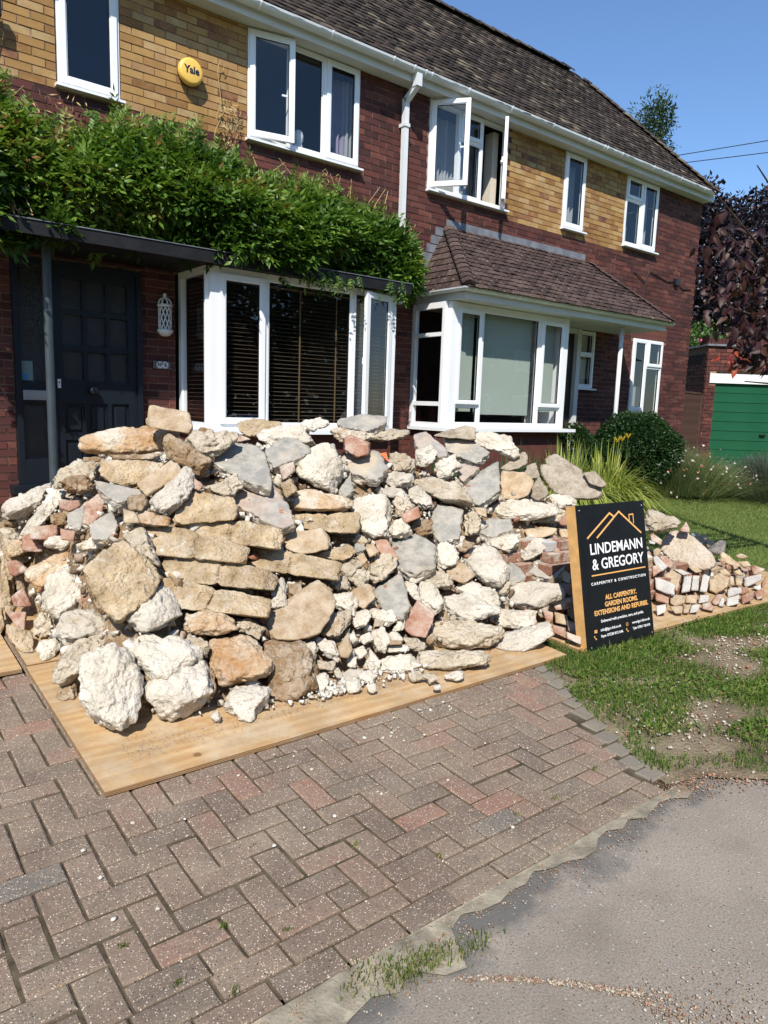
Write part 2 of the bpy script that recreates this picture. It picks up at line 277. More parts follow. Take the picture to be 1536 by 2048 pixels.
class B:
    """collects boxes, bars and tubes into one mesh"""
    def __init__(s): s.V = []; s.F = []; s.v = []; s.m = []
    def add(s, pts, faces, val=.5, mi=0):
        b = len(s.V); s.V += [tuple(p) for p in pts]; s.F += [tuple(b+i for i in f) for f in faces]; s.v += [val]*len(faces); s.m += [mi]*len(faces)
    def box(s, x0, x1, y0, y1, z0, z1, val=.5, mi=0, tf=None):
        p = [(x, y, z) for z in (z0, z1) for y in (y0, y1) for x in (x0, x1)]
        if tf: p = [tf(q) for q in p]
        s.add(p, [(0, 2, 3, 1), (4, 5, 7, 6), (0, 1, 5, 4), (2, 6, 7, 3), (0, 4, 6, 2), (1, 3, 7, 5)], val, mi); return s
    def bbox(s, x0, x1, y0, y1, z0, z1, b=.006, val=.5, mi=0, tf=None):       # box with its upper edges bevelled
        p = [(x, y, z0) for y in (y0, y1) for x in (x0, x1)] + [(x, y, z1-b) for y in (y0, y1) for x in (x0, x1)] + [(x, y, z1) for y in (y0+b, y1-b) for x in (x0+b, x1-b)]
        if tf: p = [tf(q) for q in p]
        s.add(p, [(0, 2, 3, 1), (0, 1, 5, 4), (1, 3, 7, 5), (3, 2, 6, 7), (2, 0, 4, 6), (4, 5, 9, 8), (5, 7, 11, 9), (7, 6, 10, 11), (6, 4, 8, 10), (8, 9, 11, 10)], val, mi); return s
    def quad(s, a, b, c, d, val=.5, mi=0): s.add([a, b, c, d], [(0, 1, 2, 3)], val, mi); return s
    def tube(s, path, r, n=8, val=.5, mi=0, cap=True):
        path = [Vector(p) for p in path]; rr = r if isinstance(r, (list, tuple)) else [r]*len(path); pts = []; prev = None
        for i, p in enumerate(path):
            t = (path[min(i+1, len(path)-1)] - path[max(i-1, 0)]).normalized()
            a = Vector((0, 0, 1)) if abs(t.z) < .9 else Vector((1, 0, 0))
            if prev is not None: a = prev
            u = (a - t*a.dot(t)).normalized(); prev = u; w = t.cross(u)
            pts += [p + (u*math.cos(2*math.pi*k/n) + w*math.sin(2*math.pi*k/n))*rr[i] for k in range(n)]
        F = [(i*n+k, i*n+(k+1) % n, (i+1)*n+(k+1) % n, (i+1)*n+k) for i in range(len(path)-1) for k in range(n)]
        if cap: F += [tuple(range(n))[::-1], tuple((len(path)-1)*n+k for k in range(n))]
        s.add(pts, F, val, mi); return s
    def lathe(s, c, prof, n=24, axis='z', val=.5, mi=0):
        pts = []
        for (r, h) in prof:
            for k in range(n):
                a = 2*math.pi*k/n; x, y = r*math.cos(a), r*math.sin(a)
                pts.append((c[0]+x, c[1]+y, c[2]+h) if axis == 'z' else (c[0]+x, c[1]+h, c[2]+y))
        F = [(i*n+k, i*n+(k+1) % n, (i+1)*n+(k+1) % n, (i+1)*n+k) for i in range(len(prof)-1) for k in range(n)] + [tuple(range(n))[::-1], tuple((len(prof)-1)*n+k for k in range(n))]
        if axis == 'y': F = [f[::-1] for f in F]
        s.add(pts, F, val, mi); return s
    def obj(s, name, mats, parent=None, origin=None, smooth=False, **k):
        o = flush(name, s.V, s.F, mats, parent, s.v, s.m, smooth, origin); return tag(o, **k) if k else o

def ground_sheet(name, pts_x, pts_y, mat, dz, kind='structure', keep=None, jitter=0):
    X, Y = np.meshgrid(pts_x, pts_y); Z = np.vectorize(g)(X, Y)+dz
    if jitter: Z = Z + rng.normal(0, jitter, Z.shape)
    V = np.stack([X, Y, Z], -1).reshape(-1, 3); nx, ny = len(pts_x), len(pts_y); F = []
    for j in range(ny-1):
        for i in range(nx-1):
            if keep is None or keep((pts_x[i]+pts_x[i+1])/2, (pts_y[j]+pts_y[j+1])/2): F.append((j*nx+i, j*nx+i+1, (j+1)*nx+i+1, (j+1)*nx+i))
    return tag(flush(name, V, np.array(F), mat), kind=kind)
def split_parts(items, parent, name, mats, builder, n=300, eye=(0, 0, 0), stuff_name=None, variants=14):
    """items: (centre, size, data). the n that show largest become parts, the rest one joined part"""
    items.sort(key=lambda it: -it[1]/(it[0][0]**2+it[0][1]**2+it[0][2]**2))
    for c, s_, d in items[:n]:
        b = B(); builder(b, d); b.obj(name, mats, parent, origin=c)
    if len(items) > n:
        b = B()
        for c, s_, d in items[n:]: builder(b, d)
        b.obj(stuff_name or name+'work', mats, parent, kind='stuff')
# ================================================================= THE GROUND
def spaced(a, b, s): return np.linspace(a, b, max(2, int((b-a)/s)+1))
ground_sheet('ground', np.concatenate([np.linspace(-90, -4, 12), spaced(-3, 16, .5), np.linspace(18, 120, 14)]), np.concatenate([np.linspace(-60, -1, 10), spaced(0, 12, .4), np.linspace(13, 130, 14)]), 'lawn_ground', -.055)
ground_sheet('lawn', spaced(3.3, 16.5, .4), spaced(2.75, 7.4, .3), 'lawn_ground', -.012, keep=lambda x, y: y > 2.9+(.0 if x > 4 else .8))
verge_edge = lambda x: 1.42 - .75*(x-2.62) if x < 3.1 else max(1.06 - .25*(x-3.1), -.2)
V0 = [(2.56, 1.36), (2.62, 1.50), (2.78, 1.80), (3.03, 2.30), (3.27, 2.75), (3.27, 3.0), (9.5, 3.0), (9.5, -.6), (6.5, .15), (4.4, .55), (3.4, .93), (2.95, 1.14), (2.75, 1.30)]
def poly_sheet(name, P, mat, dz, kind='structure', step=.12, jit=0.):
    """a flat sheet following the ground inside an outline"""
    P = np.array(P); bm = bmesh.new(); vs = [bm.verts.new((x, y, 0)) for x, y in P]; bm.faces.new(vs)
    for ax in (0, 1):
        for c in np.arange(P[:, ax].min()+step, P[:, ax].max(), step):
            co = [0, 0, 0]; no = [0, 0, 0]; co[ax] = c; no[ax] = 1
            bmesh.ops.bisect_plane(bm, geom=bm.verts[:]+bm.edges[:]+bm.faces[:], plane_co=co, plane_no=no)
    for v in bm.verts: v.co.z = g(v.co.x, v.co.y)+dz+(random.gauss(0, jit) if jit and not v.is_boundary else 0)
    bm.normal_update()
    for f in bm.faces:
        if f.normal.z < 0: f.normal_flip()
    me = bpy.data.meshes.new(name); bm.to_mesh(me); bm.free(); me.materials.append(M[mat]); return tag(link(bpy.data.objects.new(name, me)), kind=kind)
poly_sheet('verge_soil', V0, 'earth_verge', -.003, step=.12, jit=.004)
poly_sheet('road_surface', [(-3, -6), (9.5, -6), (9.5, -.6), (6.5, .15), (4.4, .55), (3.4, .93), (2.95, 1.14), (2.75, 1.30), (2.62, 1.36), (2.5, 1.36), (-3, 1.36)], 'tarmac', -.010, step=.5)
# strip of old cement along the outer edge of the paving
edge = [(x, 1.335) for x in np.linspace(-1.2, 2.6, 40)]; low = [(x, 1.335-(.012+.045*abs(math.sin(x*9.1)*math.sin(x*5.3+1))+random.random()*.035+(.05+.07*random.random() if x < 1.28 else 0))) for x in np.linspace(2.6, -1.2, 60)]
poly_sheet('cement_edging', edge+low, 'cement_haunch', -.002, step=.06, jit=.004)
# paved drive: herringbone of 200 x 100 blocks, two border rows, a column of grey setts
paving = tag(empty('paved_drive', (1.2, 2.2, g(1.2, 2.2))), 'dusty brown herringbone block paving with weedy joints in front of the rubble', 'paving', kind='structure')
poly_sheet('joint_bed', [(-2.6, 1.335), (2.56, 1.335), (2.80, 1.80), (3.08, 2.30), (3.35, 2.9), (3.35, 7.3), (-2.6, 7.3)], 'joint_sand', -.010, step=.3).parent = None
jb = bpy.data.objects['joint_bed']; jb.name = 'paving_bed'
def right_edge(y): return float(np.interp(y, [1.34, 1.55, 1.85, 2.3, 2.9, 7.4], [2.50, 2.56, 2.72, 2.97, 3.25, 3.30]))
items = []
def paver(b, d):
    x0, x1, y0, y1, v = d; cx, cy = (x0+x1)/2, (y0+y1)/2; dz = g(cx, cy)+random.gauss(0, .0016); s = (g(cx, cy+.05)-g(cx, cy-.05))/.1; tx, ty = random.gauss(0, .006), random.gauss(0, .007); ro = random.gauss(0, .007)
    def tf(p):
        dx, dy = p[0]-cx, p[1]-cy
        return (cx+dx-ro*dy, cy+dy+ro*dx, p[2]+dz+dy*(s+ty)+dx*tx)
    b.bbox(x0, x1, y0, y1, -.05, 0, .006, v, 0, tf)
def addpav(x0, x1, y0, y1):
    j = .0030+abs(random.gauss(0, .0012)); cx, cy = (x0+x1)/2, (y0+y1)/2
    xe = right_edge(cy)
    if x0 > xe-.04: return
    x1 = min(x1, xe)
    v = random.choice([.1, .25, .4, .45, .5, .6, .6, .7, .75, .86, .3, .45, .2, .55, .65, .35, .05, .15, .5, .7, .4, .3, .97])+random.uniform(-.05, .05)
    items.append(((cx, cy, g(cx, cy)), (x1-x0)*(y1-y0), (x0+j, x1-j, y0+j, y1-j, v)))
U = .1005; UY = .0935; L = .2015
for r0, off in ((1.337, .0), (1.337+UY, .085)):
    for i in range(-12, 16): addpav(off+i*L, off+(i+1)*L, r0, r0+UY)
Y0 = 1.337+2*UY
for a in range(-60, 90):
    for b_ in range(-60, 60):
        for kind in (0, 1):            # 90 degree herringbone lattice
            if (a-b_) % 4 == 0 and kind == 0: x0, y0, w, h = a, b_, 2, 1
            elif (a-b_) % 4 == 3 and kind == 1: x0, y0, w, h = a, b_, 1, 2
            else: continue
            xa, ya = x0*U-.3, y0*UY+Y0; xb, yb = xa+w*U, ya+h*UY
            if xa < -2.2 or xb > 3.6 or ya > 6.6: continue
            if yb <= Y0+.01: continue
            ya = max(ya, Y0); addpav(xa, xb, ya, yb)
split_parts(items, paving, 'block_paver', 'block_paver', paver, 300)
# grey setts along the right side
i = 0; y = 1.40
while y < 3.1:
    hgt = .094+random.uniform(-.008, .008); xe = right_edge(y+hgt/2)
    b = B(); paver(b, (xe+.006, xe+.105, y+.005, y+hgt-.003, random.random())); b.obj('grey_sett', 'grey_sett', paving, origin=(xe+.05, y+.05, g(xe, y))); y += hgt+.003
# gravel scattered over the verge, the crack in the tarmac and the board edges
def pebbles(name, pts, smin, smax, vals, mat='fragment', label=None, parent=None, kind='stuff', blocky=False):
    ico = [(0, 0, 1), (.89, 0, .45), (.28, .85, .45), (-.72, .53, .45), (-.72, -.53, .45), (.28, -.85, .45), (.72, .53, -.45), (-.28, .85, -.45), (-.89, 0, -.45), (-.28, -.85, -.45), (.72, -.53, -.45), (0, 0, -1)]
    tri = [(0, 1, 2), (0, 2, 3), (0, 3, 4), (0, 4, 5), (0, 5, 1), (1, 6, 2), (2, 7, 3), (3, 8, 4), (4, 9, 5), (5, 10, 1), (2, 6, 7), (3, 7, 8), (4, 8, 9), (5, 9, 10), (1, 10, 6), (6, 11, 7), (7, 11, 8), (8, 11, 9), (9, 11, 10), (10, 11, 6)]
    if blocky:      # broken pieces: skewed blocks turned every way
        ico = [(x, y, z) for z in (-1, 1) for y in (-1, 1) for x in (-1, 1)]; tri = [(0, 2, 3), (0, 3, 1), (4, 5, 7), (4, 7, 6), (0, 1, 5), (0, 5, 4), (2, 6, 7), (2, 7, 3), (0, 4, 6), (0, 6, 2), (1, 3, 7), (1, 7, 5)]
        n = len(pts); I = np.array(ico)*.75; T = np.array(tri); s = smin*(smax/smin)**(rng.random(n)**1.4); P = I[None]*rng.uniform(.45, 1.1, (n, 8, 1))*rng.uniform(.55, 1.1, (n, 8, 3)); P = P*rng.uniform([.7, .5, .35], [1.2, 1., .8], (n, 3))[:, None]*s[:, None, None]/2
        Q = rng.normal(size=(n, 4)); Q /= np.linalg.norm(Q, axis=1, keepdims=True); w, x_, y_, z_ = Q.T; Rm = np.stack([1-2*(y_*y_+z_*z_), 2*(x_*y_-z_*w), 2*(x_*z_+y_*w), 2*(x_*y_+z_*w), 1-2*(x_*x_+z_*z_), 2*(y_*z_-x_*w), 2*(x_*z_-y_*w), 2*(y_*z_+x_*w), 1-2*(x_*x_+y_*y_)], 1).reshape(n, 3, 3)
        P = np.einsum('nij,nkj->nki', Rm, P)+np.array(pts)[:, None]; F = (T[None]+(np.arange(n)*8)[:, None, None]).reshape(-1, 3); v = np.repeat(rng.choice(vals, n)+rng.uniform(-.05, .05, n), 12)
        return tag(flush(name, P.reshape(-1, 3), F, mat, parent, v), label, 'rubble', kind=kind)
    n = len(pts); I = np.array(ico); T = np.array(tri); s = smin*(smax/smin)**(rng.random(n)**1.6)
    J = I[None]*rng.uniform(.62, 1.25, (n, 12, 1)); ax = rng.uniform(.55, 1.2, (n, 1, 3)); a = rng.random(n)*6.28; ca, sa = np.cos(a), np.sin(a)
    P = J*ax*s[:, None, None]/2; x = P[..., 0]*ca[:, None]-P[..., 1]*sa[:, None]; y_ = P[..., 0]*sa[:, None]+P[..., 1]*ca[:, None]; P = np.stack([x, y_, P[..., 2]*.75], -1)+np.array(pts)[:, None]
    F = (T[None]+(np.arange(n)*12)[:, None, None]).reshape(-1, 3); v = np.repeat(rng.choice(vals, n)+rng.uniform(-.05, .05, n), 20)
    return tag(flush(name, P.reshape(-1, 3), F, mat, parent, v), label, None if parent else 'rubble' if 'rubble' in name else 'gravel', kind=kind)
def inpoly(x, y, P):
    c = False; j = len(P)-1
    for i in range(len(P)):
        if (P[i][1] > y) != (P[j][1] > y) and x < (P[j][0]-P[i][0])*(y-P[i][1])/(P[j][1]-P[i][1])+P[i][0]: c = not c
        j = i
    return c
pts = []
while len(pts) < 1700:
    x, y = random.uniform(2.55, 6.5), random.uniform(.2, 2.5)
    dens = max(math.exp(-((x-3.15)**2/.10+(y-1.62)**2/.05)), math.exp(-((x-4.6)**2/.9+(y-2.05)**2/.03)), math.exp(-((x-4.0)**2/.2+(y-1.9)**2/.03))*.7, .05)
    if inpoly(x, y, V0) and random.random() < dens: pts.append((x, y, g(x, y)+.006))
pebbles('verge_gravel', pts, .006, .026, [.2, .35, .42, .5, .5, .55, .62, .7], label='pale gravel scattered over the bare soil of the verge')
pts = []
for k in range(4200):
    t = random.random(); x = 2.45+t*2.2; yl = float(np.interp(x, [2.56, 2.75, 2.95, 3.4, 4.4, 6.5], [1.34, 1.30, 1.14, .93, .55, .15])); pts.append((x+random.gauss(0, .03), yl+random.gauss(-.005, .035), g(x, yl)-.003))
pebbles('edge_dirt_rubble', pts, .003, .014, [.02, .08, .15, .25, .35, .5], label='dark crumbly soil spilling from the verge over the tarmac edge')
pts = []; CR = [(1.20, 1.16), (1.33, 1.06), (1.44, .96), (1.52, .87), (1.60, .80), (1.70, .70), (1.85, .60)]
for k in range(1700):
    t = random.random()**.8*(len(CR)-1); i = min(int(t), len(CR)-2); f = t-i; x = CR[i][0]*(1-f)+CR[i+1][0]*f; y = CR[i][1]*(1-f)+CR[i+1][1]*f; w = .006+.05*max(0, t-3.2)
    pts.append((x+random.gauss(-w*.3, w), y+random.gauss(-w, w), g(x, y)-.004))
pebbles('crack_gravel', pts, .003, .012, [.15, .2, .35, .45, .5, .55, .6], label='fine pale gravel filling the crack across the tarmac')
pts = []
for k in range(190):
    x, y = (random.gauss(1.9, .35), random.gauss(2.30, .07)) if random.random() < .55 else (random.uniform(.5, 2.7), random.uniform(1.4, 2.4)); pts.append((x, min(y, 2.41), g(x, y)+.003))
pebbles('paving_grit_rubble', pts, .003, .020, [.55, .7, .8, .9], label='white crumbs of concrete scattered on the block paving')
pts = []
for k in range(3000):
    x = random.uniform(.4, 2.7); y = 1.325-abs(random.gauss(0, .045))*(1+.8*math.sin(x*4.1)**2); pts.append((x, y, -1.4535))
pebbles('edge_grit', pts, .002, .009, [.15, .2, .3, .42, .45, .5], label='sandy grit lying along the outer edge of the paving')
# grass
def blades(name, P, hmin, hmax, w, mat, label, cat, lean=.45, parent=None, hs=None):
    P = np.array(P); n = len(P); h = rng.uniform(hmin, hmax, n) if hs is None else hs; a = rng.random(n)*2*np.pi; le = rng.random(n)*lean; la = rng.random(n)*2*np.pi
    wx, wy = np.cos(a)*w/2, np.sin(a)*w/2; lx, ly = np.cos(la)*le*h, np.sin(la)*le*h; z = np.zeros(n)
    A = P+np.stack([wx, wy, z], 1); Bb = P-np.stack([wx, wy, z], 1); m = P+np.stack([lx*.35, ly*.35, h*.6], 1); C1 = m+np.stack([wx, wy, z], 1)*.7; C2 = m-np.stack([wx, wy, z], 1)*.7; T = P+np.stack([lx, ly, h*(1-.35*le)], 1)
    V = np.stack([A, Bb, C2, C1, T], 1).reshape(-1, 3); k = np.arange(n)[:, None]*5
    F = np.concatenate([k+np.array([0, 1, 2]), k+np.array([0, 2, 3]), k+np.array([3, 2, 4])], 0); v = np.tile(np.clip(rng.beta(2, 2.2, n), 0, 1), 3)
    return tag(flush(name, V, F, mat, parent, v), label, cat, kind='stuff')
pts = []; hs = []
def gdens(x, y):
    d = .55+.45*math.sin(x*7.3+math.sin(y*9)*1.5)*math.sin(y*6.1+x*2.2)
    d += .12; d -= .8*max(math.exp(-((x-3.15)**2/.12+(y-1.58)**2/.045)), .85*math.exp(-((x-4.6)**2/1.0+(y-2.05)**2/.03)), .8*math.exp(-((x-4.0)**2/.2+(y-1.9)**2/.03)))
    e = (x-2.62)-(y-1.5)*.6
    if x < 3.3 and e < .05: d -= .2
    yl = float(np.interp(x, [2.56, 2.75, 2.95, 3.4, 4.4, 6.5], [1.34, 1.30, 1.14, .93, .55, .15])); d -= max(0, 1-(y-yl)/(.42+.12*math.sin(x*9)))*1.1
    return d
while len(pts) < 95000:
    x = 2.6+random.random()**1.25*4.6; y = random.uniform(.3, 2.95)
    if x < 3.35 and y > 2.42: continue
    if x > 3.4 and y > 2.40 and y < 2.98: continue
    if inpoly(x, y, V0) and random.random() < gdens(x, y): pts.append((x, y, g(x, y))); hs.append(random.uniform(.008, .042)*(1.3 if y > 2.1 else 1)*(1.5 if random.random() < .06 else 1))
blades('verge_grass', pts, 0, 0, .0042, 'grass_leaf', 'rough green grass and weeds growing on the verge', 'grass', .9, hs=np.array(hs))
pts = []
while len(pts) < 120000:
    x = 4+random.random()**1.3*11; y = random.uniform(2.95, 7.3)
    pts.append((x, y, g(x, y)-.01))
pts = np.array(pts)
blades('lawn_grass', pts, .02, .045, .006, 'lawn_leaf', 'mown lawn behind the brick stack', 'grass', .8)
pts = []
for (cx, cy, n_, s_) in ((1.14, 1.235, 420, .042), (1.05, 1.29, 140, .04), (1.30, 1.20, 120, .03)):
    for k in range(n_): pts.append((random.gauss(cx, s_*1.6), random.gauss(cy, s_*.5), -1.452))
for (cx, cy) in ((1.04, 1.93), (.62, 1.545), (.80, 1.66), (1.50, 1.545), (.93, 1.545), (1.9, 1.56), (.55, 1.75), (.72, 1.44), (1.32, 1.75), (2.1, 1.545), (.50, 2.25), (2.42, 1.60), (.45, 1.95)):
    for k in range(22): pts.append((random.gauss(cx, .009), random.gauss(cy, .004), -1.455))
blades('joint_weeds', pts, .008, .026, .004, 'dry_grass_leaf', 'small weeds sprouting from the paving joints and the cement edge', 'weeds', .8)
# broad weeds in the verge
def leaves(name, P, D, N, ln, wd, mat, parent=None, v=None, fold=.25, label=None, cat=None, kind=None, curl=0.):
    """pointed leaves: P base, D direction, N normal, folded along the midrib"""
    n = len(P); D = D/np.linalg.norm(D, axis=1, keepdims=True); S = np.cross(D, N); S /= np.linalg.norm(S, axis=1, keepdims=True)+1e-9; N = np.cross(S, D)
    ln = np.broadcast_to(ln, n)[:, None]; wd = np.broadcast_to(wd, n)[:, None]
    mid = P+D*ln*.45-N*wd*fold; tip = P+D*ln-N*ln*curl
    a = P+D*ln*.42+S*wd*.5; b = P+D*ln*.42-S*wd*.5
    V = np.stack([P, a, tip, b, mid], 1).reshape(-1, 3); k = np.arange(n)[:, None]*5
    F = np.concatenate([k+np.array([0, 1, 4]), k+np.array([1, 2, 4]), k+np.array([4, 2, 3]), k+np.array([0, 4, 3])], 0)
    if v is None: v = np.clip(rng.normal(.5, .2, n), 0, 1)
    return tag(flush(name, V, F, mat, parent, np.tile(v, 4)), label, cat, kind=kind)
pts = []
while len(pts) < 5500:
    x = random.uniform(2.9, 6.2); y = random.uniform(1.3, 2.45)
    if inpoly(x, y, V0) and random.random() < gdens(x, y)*math.sin(x*3.1+y*5)**2: pts.append((x, y, g(x, y)+.012))
P = np.array(pts); n_ = len(P); a = rng.random(n_)*6.28; D = np.stack([np.cos(a), np.sin(a), rng.uniform(.1, .8, n_)], 1)
leaves('broadleaf_weeds', P, D, np.tile([[0, 0, 1.]], (n_, 1)), rng.uniform(.015, .045, n_), rng.uniform(.01, .02, n_), 'grass_leaf', v=rng.uniform(.3, .85, n_), label='low broad leaved weeds among the verge grass', cat='weeds', kind='stuff')

# ================================================================= THE HOUSES
FY = 7.5
L_OP = [(1.94, 2.52, 2.80, 3.945), (3.88, 5.375, 2.80, 3.945), (1.48, 2.67, -1.3, 1.24), (3.05, 5.47, -.30, 1.30)]
R_OP = [(6.49, 7.985, 2.80, 3.945), (9.27, 9.81, 2.80, 3.945), (10.90, 11.885, 2.80, 3.945), (11.465, 12.44, -.75, 1.33), (8.95, 9.86, -1.3, 1.30), (9.90, 10.36, .38, 1.32), (6.34, 8.75, -.30, 1.30)]
XS = 6.03
left = tag(empty('semi_detached_house', (3, 7.5, -1.1)), 'left half of the brick pair, with navy front door and climber covered canopy', 'house')
right = tag(empty('semi_detached_house', (10, 7.5, -1.2)), 'right half of the brick pair, with tiled porch roof and white post', 'house')
right['group'] = left['group'] = 'pair of semi detached brick houses'
def wall_back(name, parent, x0, x1, z0, z1, ops, y, mat):
    xs = sorted({x0, x1, *[v for o in ops for v in o[:2] if x0 < v < x1]}); zs = sorted({z0, z1, *[v for o in ops for v in o[2:] if z0 < v < z1]}); b = B()
    for i in range(len(xs)-1):
        for j in range(len(zs)-1):
            cx, cz = (xs[i]+xs[i+1])/2, (zs[j]+zs[j+1])/2
            if any(o[0] < cx < o[1] and o[2] < cz < o[3] for o in ops): continue
            b.box(xs[i], xs[i+1], y, y+.1, zs[j], zs[j+1])
    return b.obj(name, mat, parent)
def bricks_in(x0, x1, z0, z1, ops, z_base=-1.275, x_off=.05, course=.0752, mod=.2255, yellow=lambda x, z: False, tones=None):
    out = []; j = int(math.floor((z0-z_base)/course))
    while z_base+j*course < z1:
        za = z_base+j*course; zb = za+course-.0105; xs = x_off+(j % 2)*mod/2; i = int(math.floor((x0-xs)/mod))
        while xs+i*mod < x1:
            xa = xs+i*mod; xb = xa+mod-.0105; i += 1
            segs = [(max(xa, x0), min(xb, x1))]
            if segs[0][1]-segs[0][0] < .02: continue
            z2, z3 = max(za, z0), min(zb, z1)
            if z3-z2 < .015: continue
            for (a, b_, c, d) in ops:
                new = []
                for (s, e) in segs:
                    if d > z2+.01 and c < z3-.01:
                        if c > z2+.045: pass
                        if e <= a or s >= b_: new.append((s, e))
                        else:
                            if a-s > .02: new.append((s, a-.006))
                            if e-b_ > .02: new.append((b_+.006, e))
                    else: new.append((s, e))
                segs = new
            for (s, e) in segs: out.append((s, e, z2, z3, 1 if yellow((s+e)/2, (z2+z3)/2) else 0))
        j += 1
    return out
def put_bricks(lst, parent, y, n=300, name='brick', mats=('red_brick', 'yellow_brick'), eye=(0, 0, 0)):
    items = []
    for (s, e, a, b_, m) in lst:
        v = random.choice([.05, .2, .3, .35, .5, .55, .7, .9]) if not m else random.choice([.1, .25, .3, .45, .5, .55, .62, .72, .8, .95])
        items.append((((s+e)/2, y, (a+b_)/2), (e-s)*(b_-a)*abs(y)/math.hypot((s+e)/2, y), (s, e, a, b_, m, v+random.uniform(-.06, .06))))
    def bld(b, d):
        s, e, a, b_, m, v = d; o = random.gauss(0, .0016); r = random.gauss(0, .0016)
        x0, x1 = s, e; p = [(x0, y+.02, a), (x1, y+.02, a), (x1, y+.02, b_), (x0, y+.02, b_), (x0, y+o, a), (x1, y+o+r, a), (x1, y+o+r, b_), (x0, y+o, b_)]
        b.add(p, [(4, 5, 6, 7), (0, 1, 5, 4), (2, 3, 7, 6), (0, 4, 7, 3), (1, 2, 6, 5)], v, m)
    split_parts(items, parent, name, mats, bld, n, stuff_name='brickwork')
wall_back('wall', left, -2.6, XS, -1.3, 4.05, L_OP, FY+.008, 'mortar_red')
wall_back('wall', right, XS, 13.34, -1.45, 4.05, R_OP, FY+.008, 'mortar_red')
put_bricks(bricks_in(.9, XS, -1.3, 3.94, L_OP, yellow=lambda x, z: z > 2.76 and x < 3.88), left, FY)
rb = bricks_in(XS, 13.36, -1.4, 3.94, R_OP+[(11.40, 12.52, 1.33, 1.555)], yellow=lambda x, z: z > 2.72 and 8.03 < x < 10.9)
put_bricks(rb, right, FY)
x = 11.41                                         # soldier course over the ground floor window
while x < 12.50:
    b = B(); v = random.random(); b.box(x, x+.064, FY-.002, FY+.02, 1.337, 1.55, .75+v*.2, 0); b.obj('soldier_brick', 'red_brick', right, origin=(x+.03, FY, 1.44)); x += .0752
b = B(); b.box(13.24, 13.335, 7.6, 12.2, -1.6, 4.0); b.box(-2.6, -2.5, 7.6, 12.2, -1.6, 4.0); b.box(-2.5, 13.24, 12.1, 12.2, -1.6, 4.0); b.obj('side_wall', 'red_brick', right)
# dark rooms behind the windows
b = B()
b.quad((-2.5, 10.4, -1), (13.2, 10.4, -1), (13.2, 10.4, 4), (-2.5, 10.4, 4)); b.quad((-2.5, 7.7, 1.75), (13.2, 7.7, 1.75), (13.2, 10.4, 1.75), (-2.5, 10.4, 1.75), 0, 1); b.quad((-2.5, 7.62, -1), (13.2, 7.62, -1), (13.2, 10.4, -1), (-2.5, 10.4, -1), 0, 1)
b.quad((-2.5, 7.62, 4.02), (13.2, 7.62, 4.02), (13.2, 10.4, 4.02), (-2.5, 10.4, 4.02))
for x in (-2.5, 2.9, 5.9, 6.2, 8.85, 10.6, 13.2): b.quad((x, 7.62, -1), (x, 10.4, -1), (x, 10.4, 4), (x, 7.62, 4))
b.obj('room', ['interior', 'interior_floor'], right)
# ---- windows
def frame_bars(b, x0, x1, z0, z1, y0, y1, w, wb=None):
    wb = wb or w
    b.box(x0, x0+w, y0, y1, z0, z1); b.box(x1-w, x1, y0, y1, z0, z1); b.box(x0+w, x1-w, y0+.001, y1, z1-w, z1-.0005); b.box(x0+w, x1-w, y0+.001, y1, z0+.0005, z0+wb)
def sash(parent, x0, x1, z0, z1, y, hinge=None, ang=0, name='casement', w=.052, glass='glass', handle=True, depth=.045):
    """a casement with its pane; hinge 'l'/'r' and an opening angle swing it outwards"""
    hx = x0 if hinge != 'r' else x1; a = -R(ang) if hinge != 'r' else R(ang); ca, sa = math.cos(a), math.sin(a)
    def tf(p): dx, dy = p[0]-hx, p[1]-y; return (hx+dx*ca-dy*sa, y+dx*sa+dy*ca, p[2])
    b = B()
    for (a0, a1, c0, c1) in ((x0, x0+w, z0, z1), (x1-w, x1, z0, z1), (x0+w, x1-w, z1-w, z1), (x0+w, x1-w, z0, z0+w)): b.box(a0, a1, y-.018, y+depth-.018, c0, c1, tf=tf)
    for (a0, a1, c0, c1) in ((x0+w, x0+w+.012, z0+w, z1-w), (x1-w-.012, x1-w, z0+w, z1-w), (x0+w+.012, x1-w-.012, z1-w-.012, z1-w), (x0+w+.012, x1-w-.012, z0+w, z0+w+.012)): b.box(a0, a1, y-.008, y+depth-.028, c0, c1, mi=0, tf=tf)
    for (a0, a1, c0, c1) in ((x0+w+.012, x0+w+.017, z0+w+.012, z1-w-.012), (x1-w-.017, x1-w-.012, z0+w+.012, z1-w-.012), (x0+w+.017, x1-w-.017, z1-w-.017, z1-w-.012), (x0+w+.017, x1-w-.017, z0+w+.012, z0+w+.017)): b.box(a0, a1, y-.004, y+.012, c0, c1, mi=1, tf=tf)
    if handle and ang:
        e = x1-w*.5 if hinge != 'r' else x0+w*.5; zc = (z0+z1)/2; s = -1 if hinge != 'r' else 1
        b.box(e-.012, e+.012, y+.028, y+.05, zc-.05, zc+.02, tf=tf); b.box(min(e, e+s*.10), max(e, e+s*.10), y+.05, y+.064, zc-.045, zc-.025, tf=tf)
    o = b.obj(name, ['upvc', 'rubber'], parent)
    p = B(); q = [tf((x0+w+.004, y+.004, z0+w+.004)), tf((x1-w-.004, y+.004, z0+w+.004)), tf((x1-w-.004, y+.004, z1-w-.004)), tf((x0+w+.004, y+.004, z1-w-.004))]; p.quad(*q); return o, p
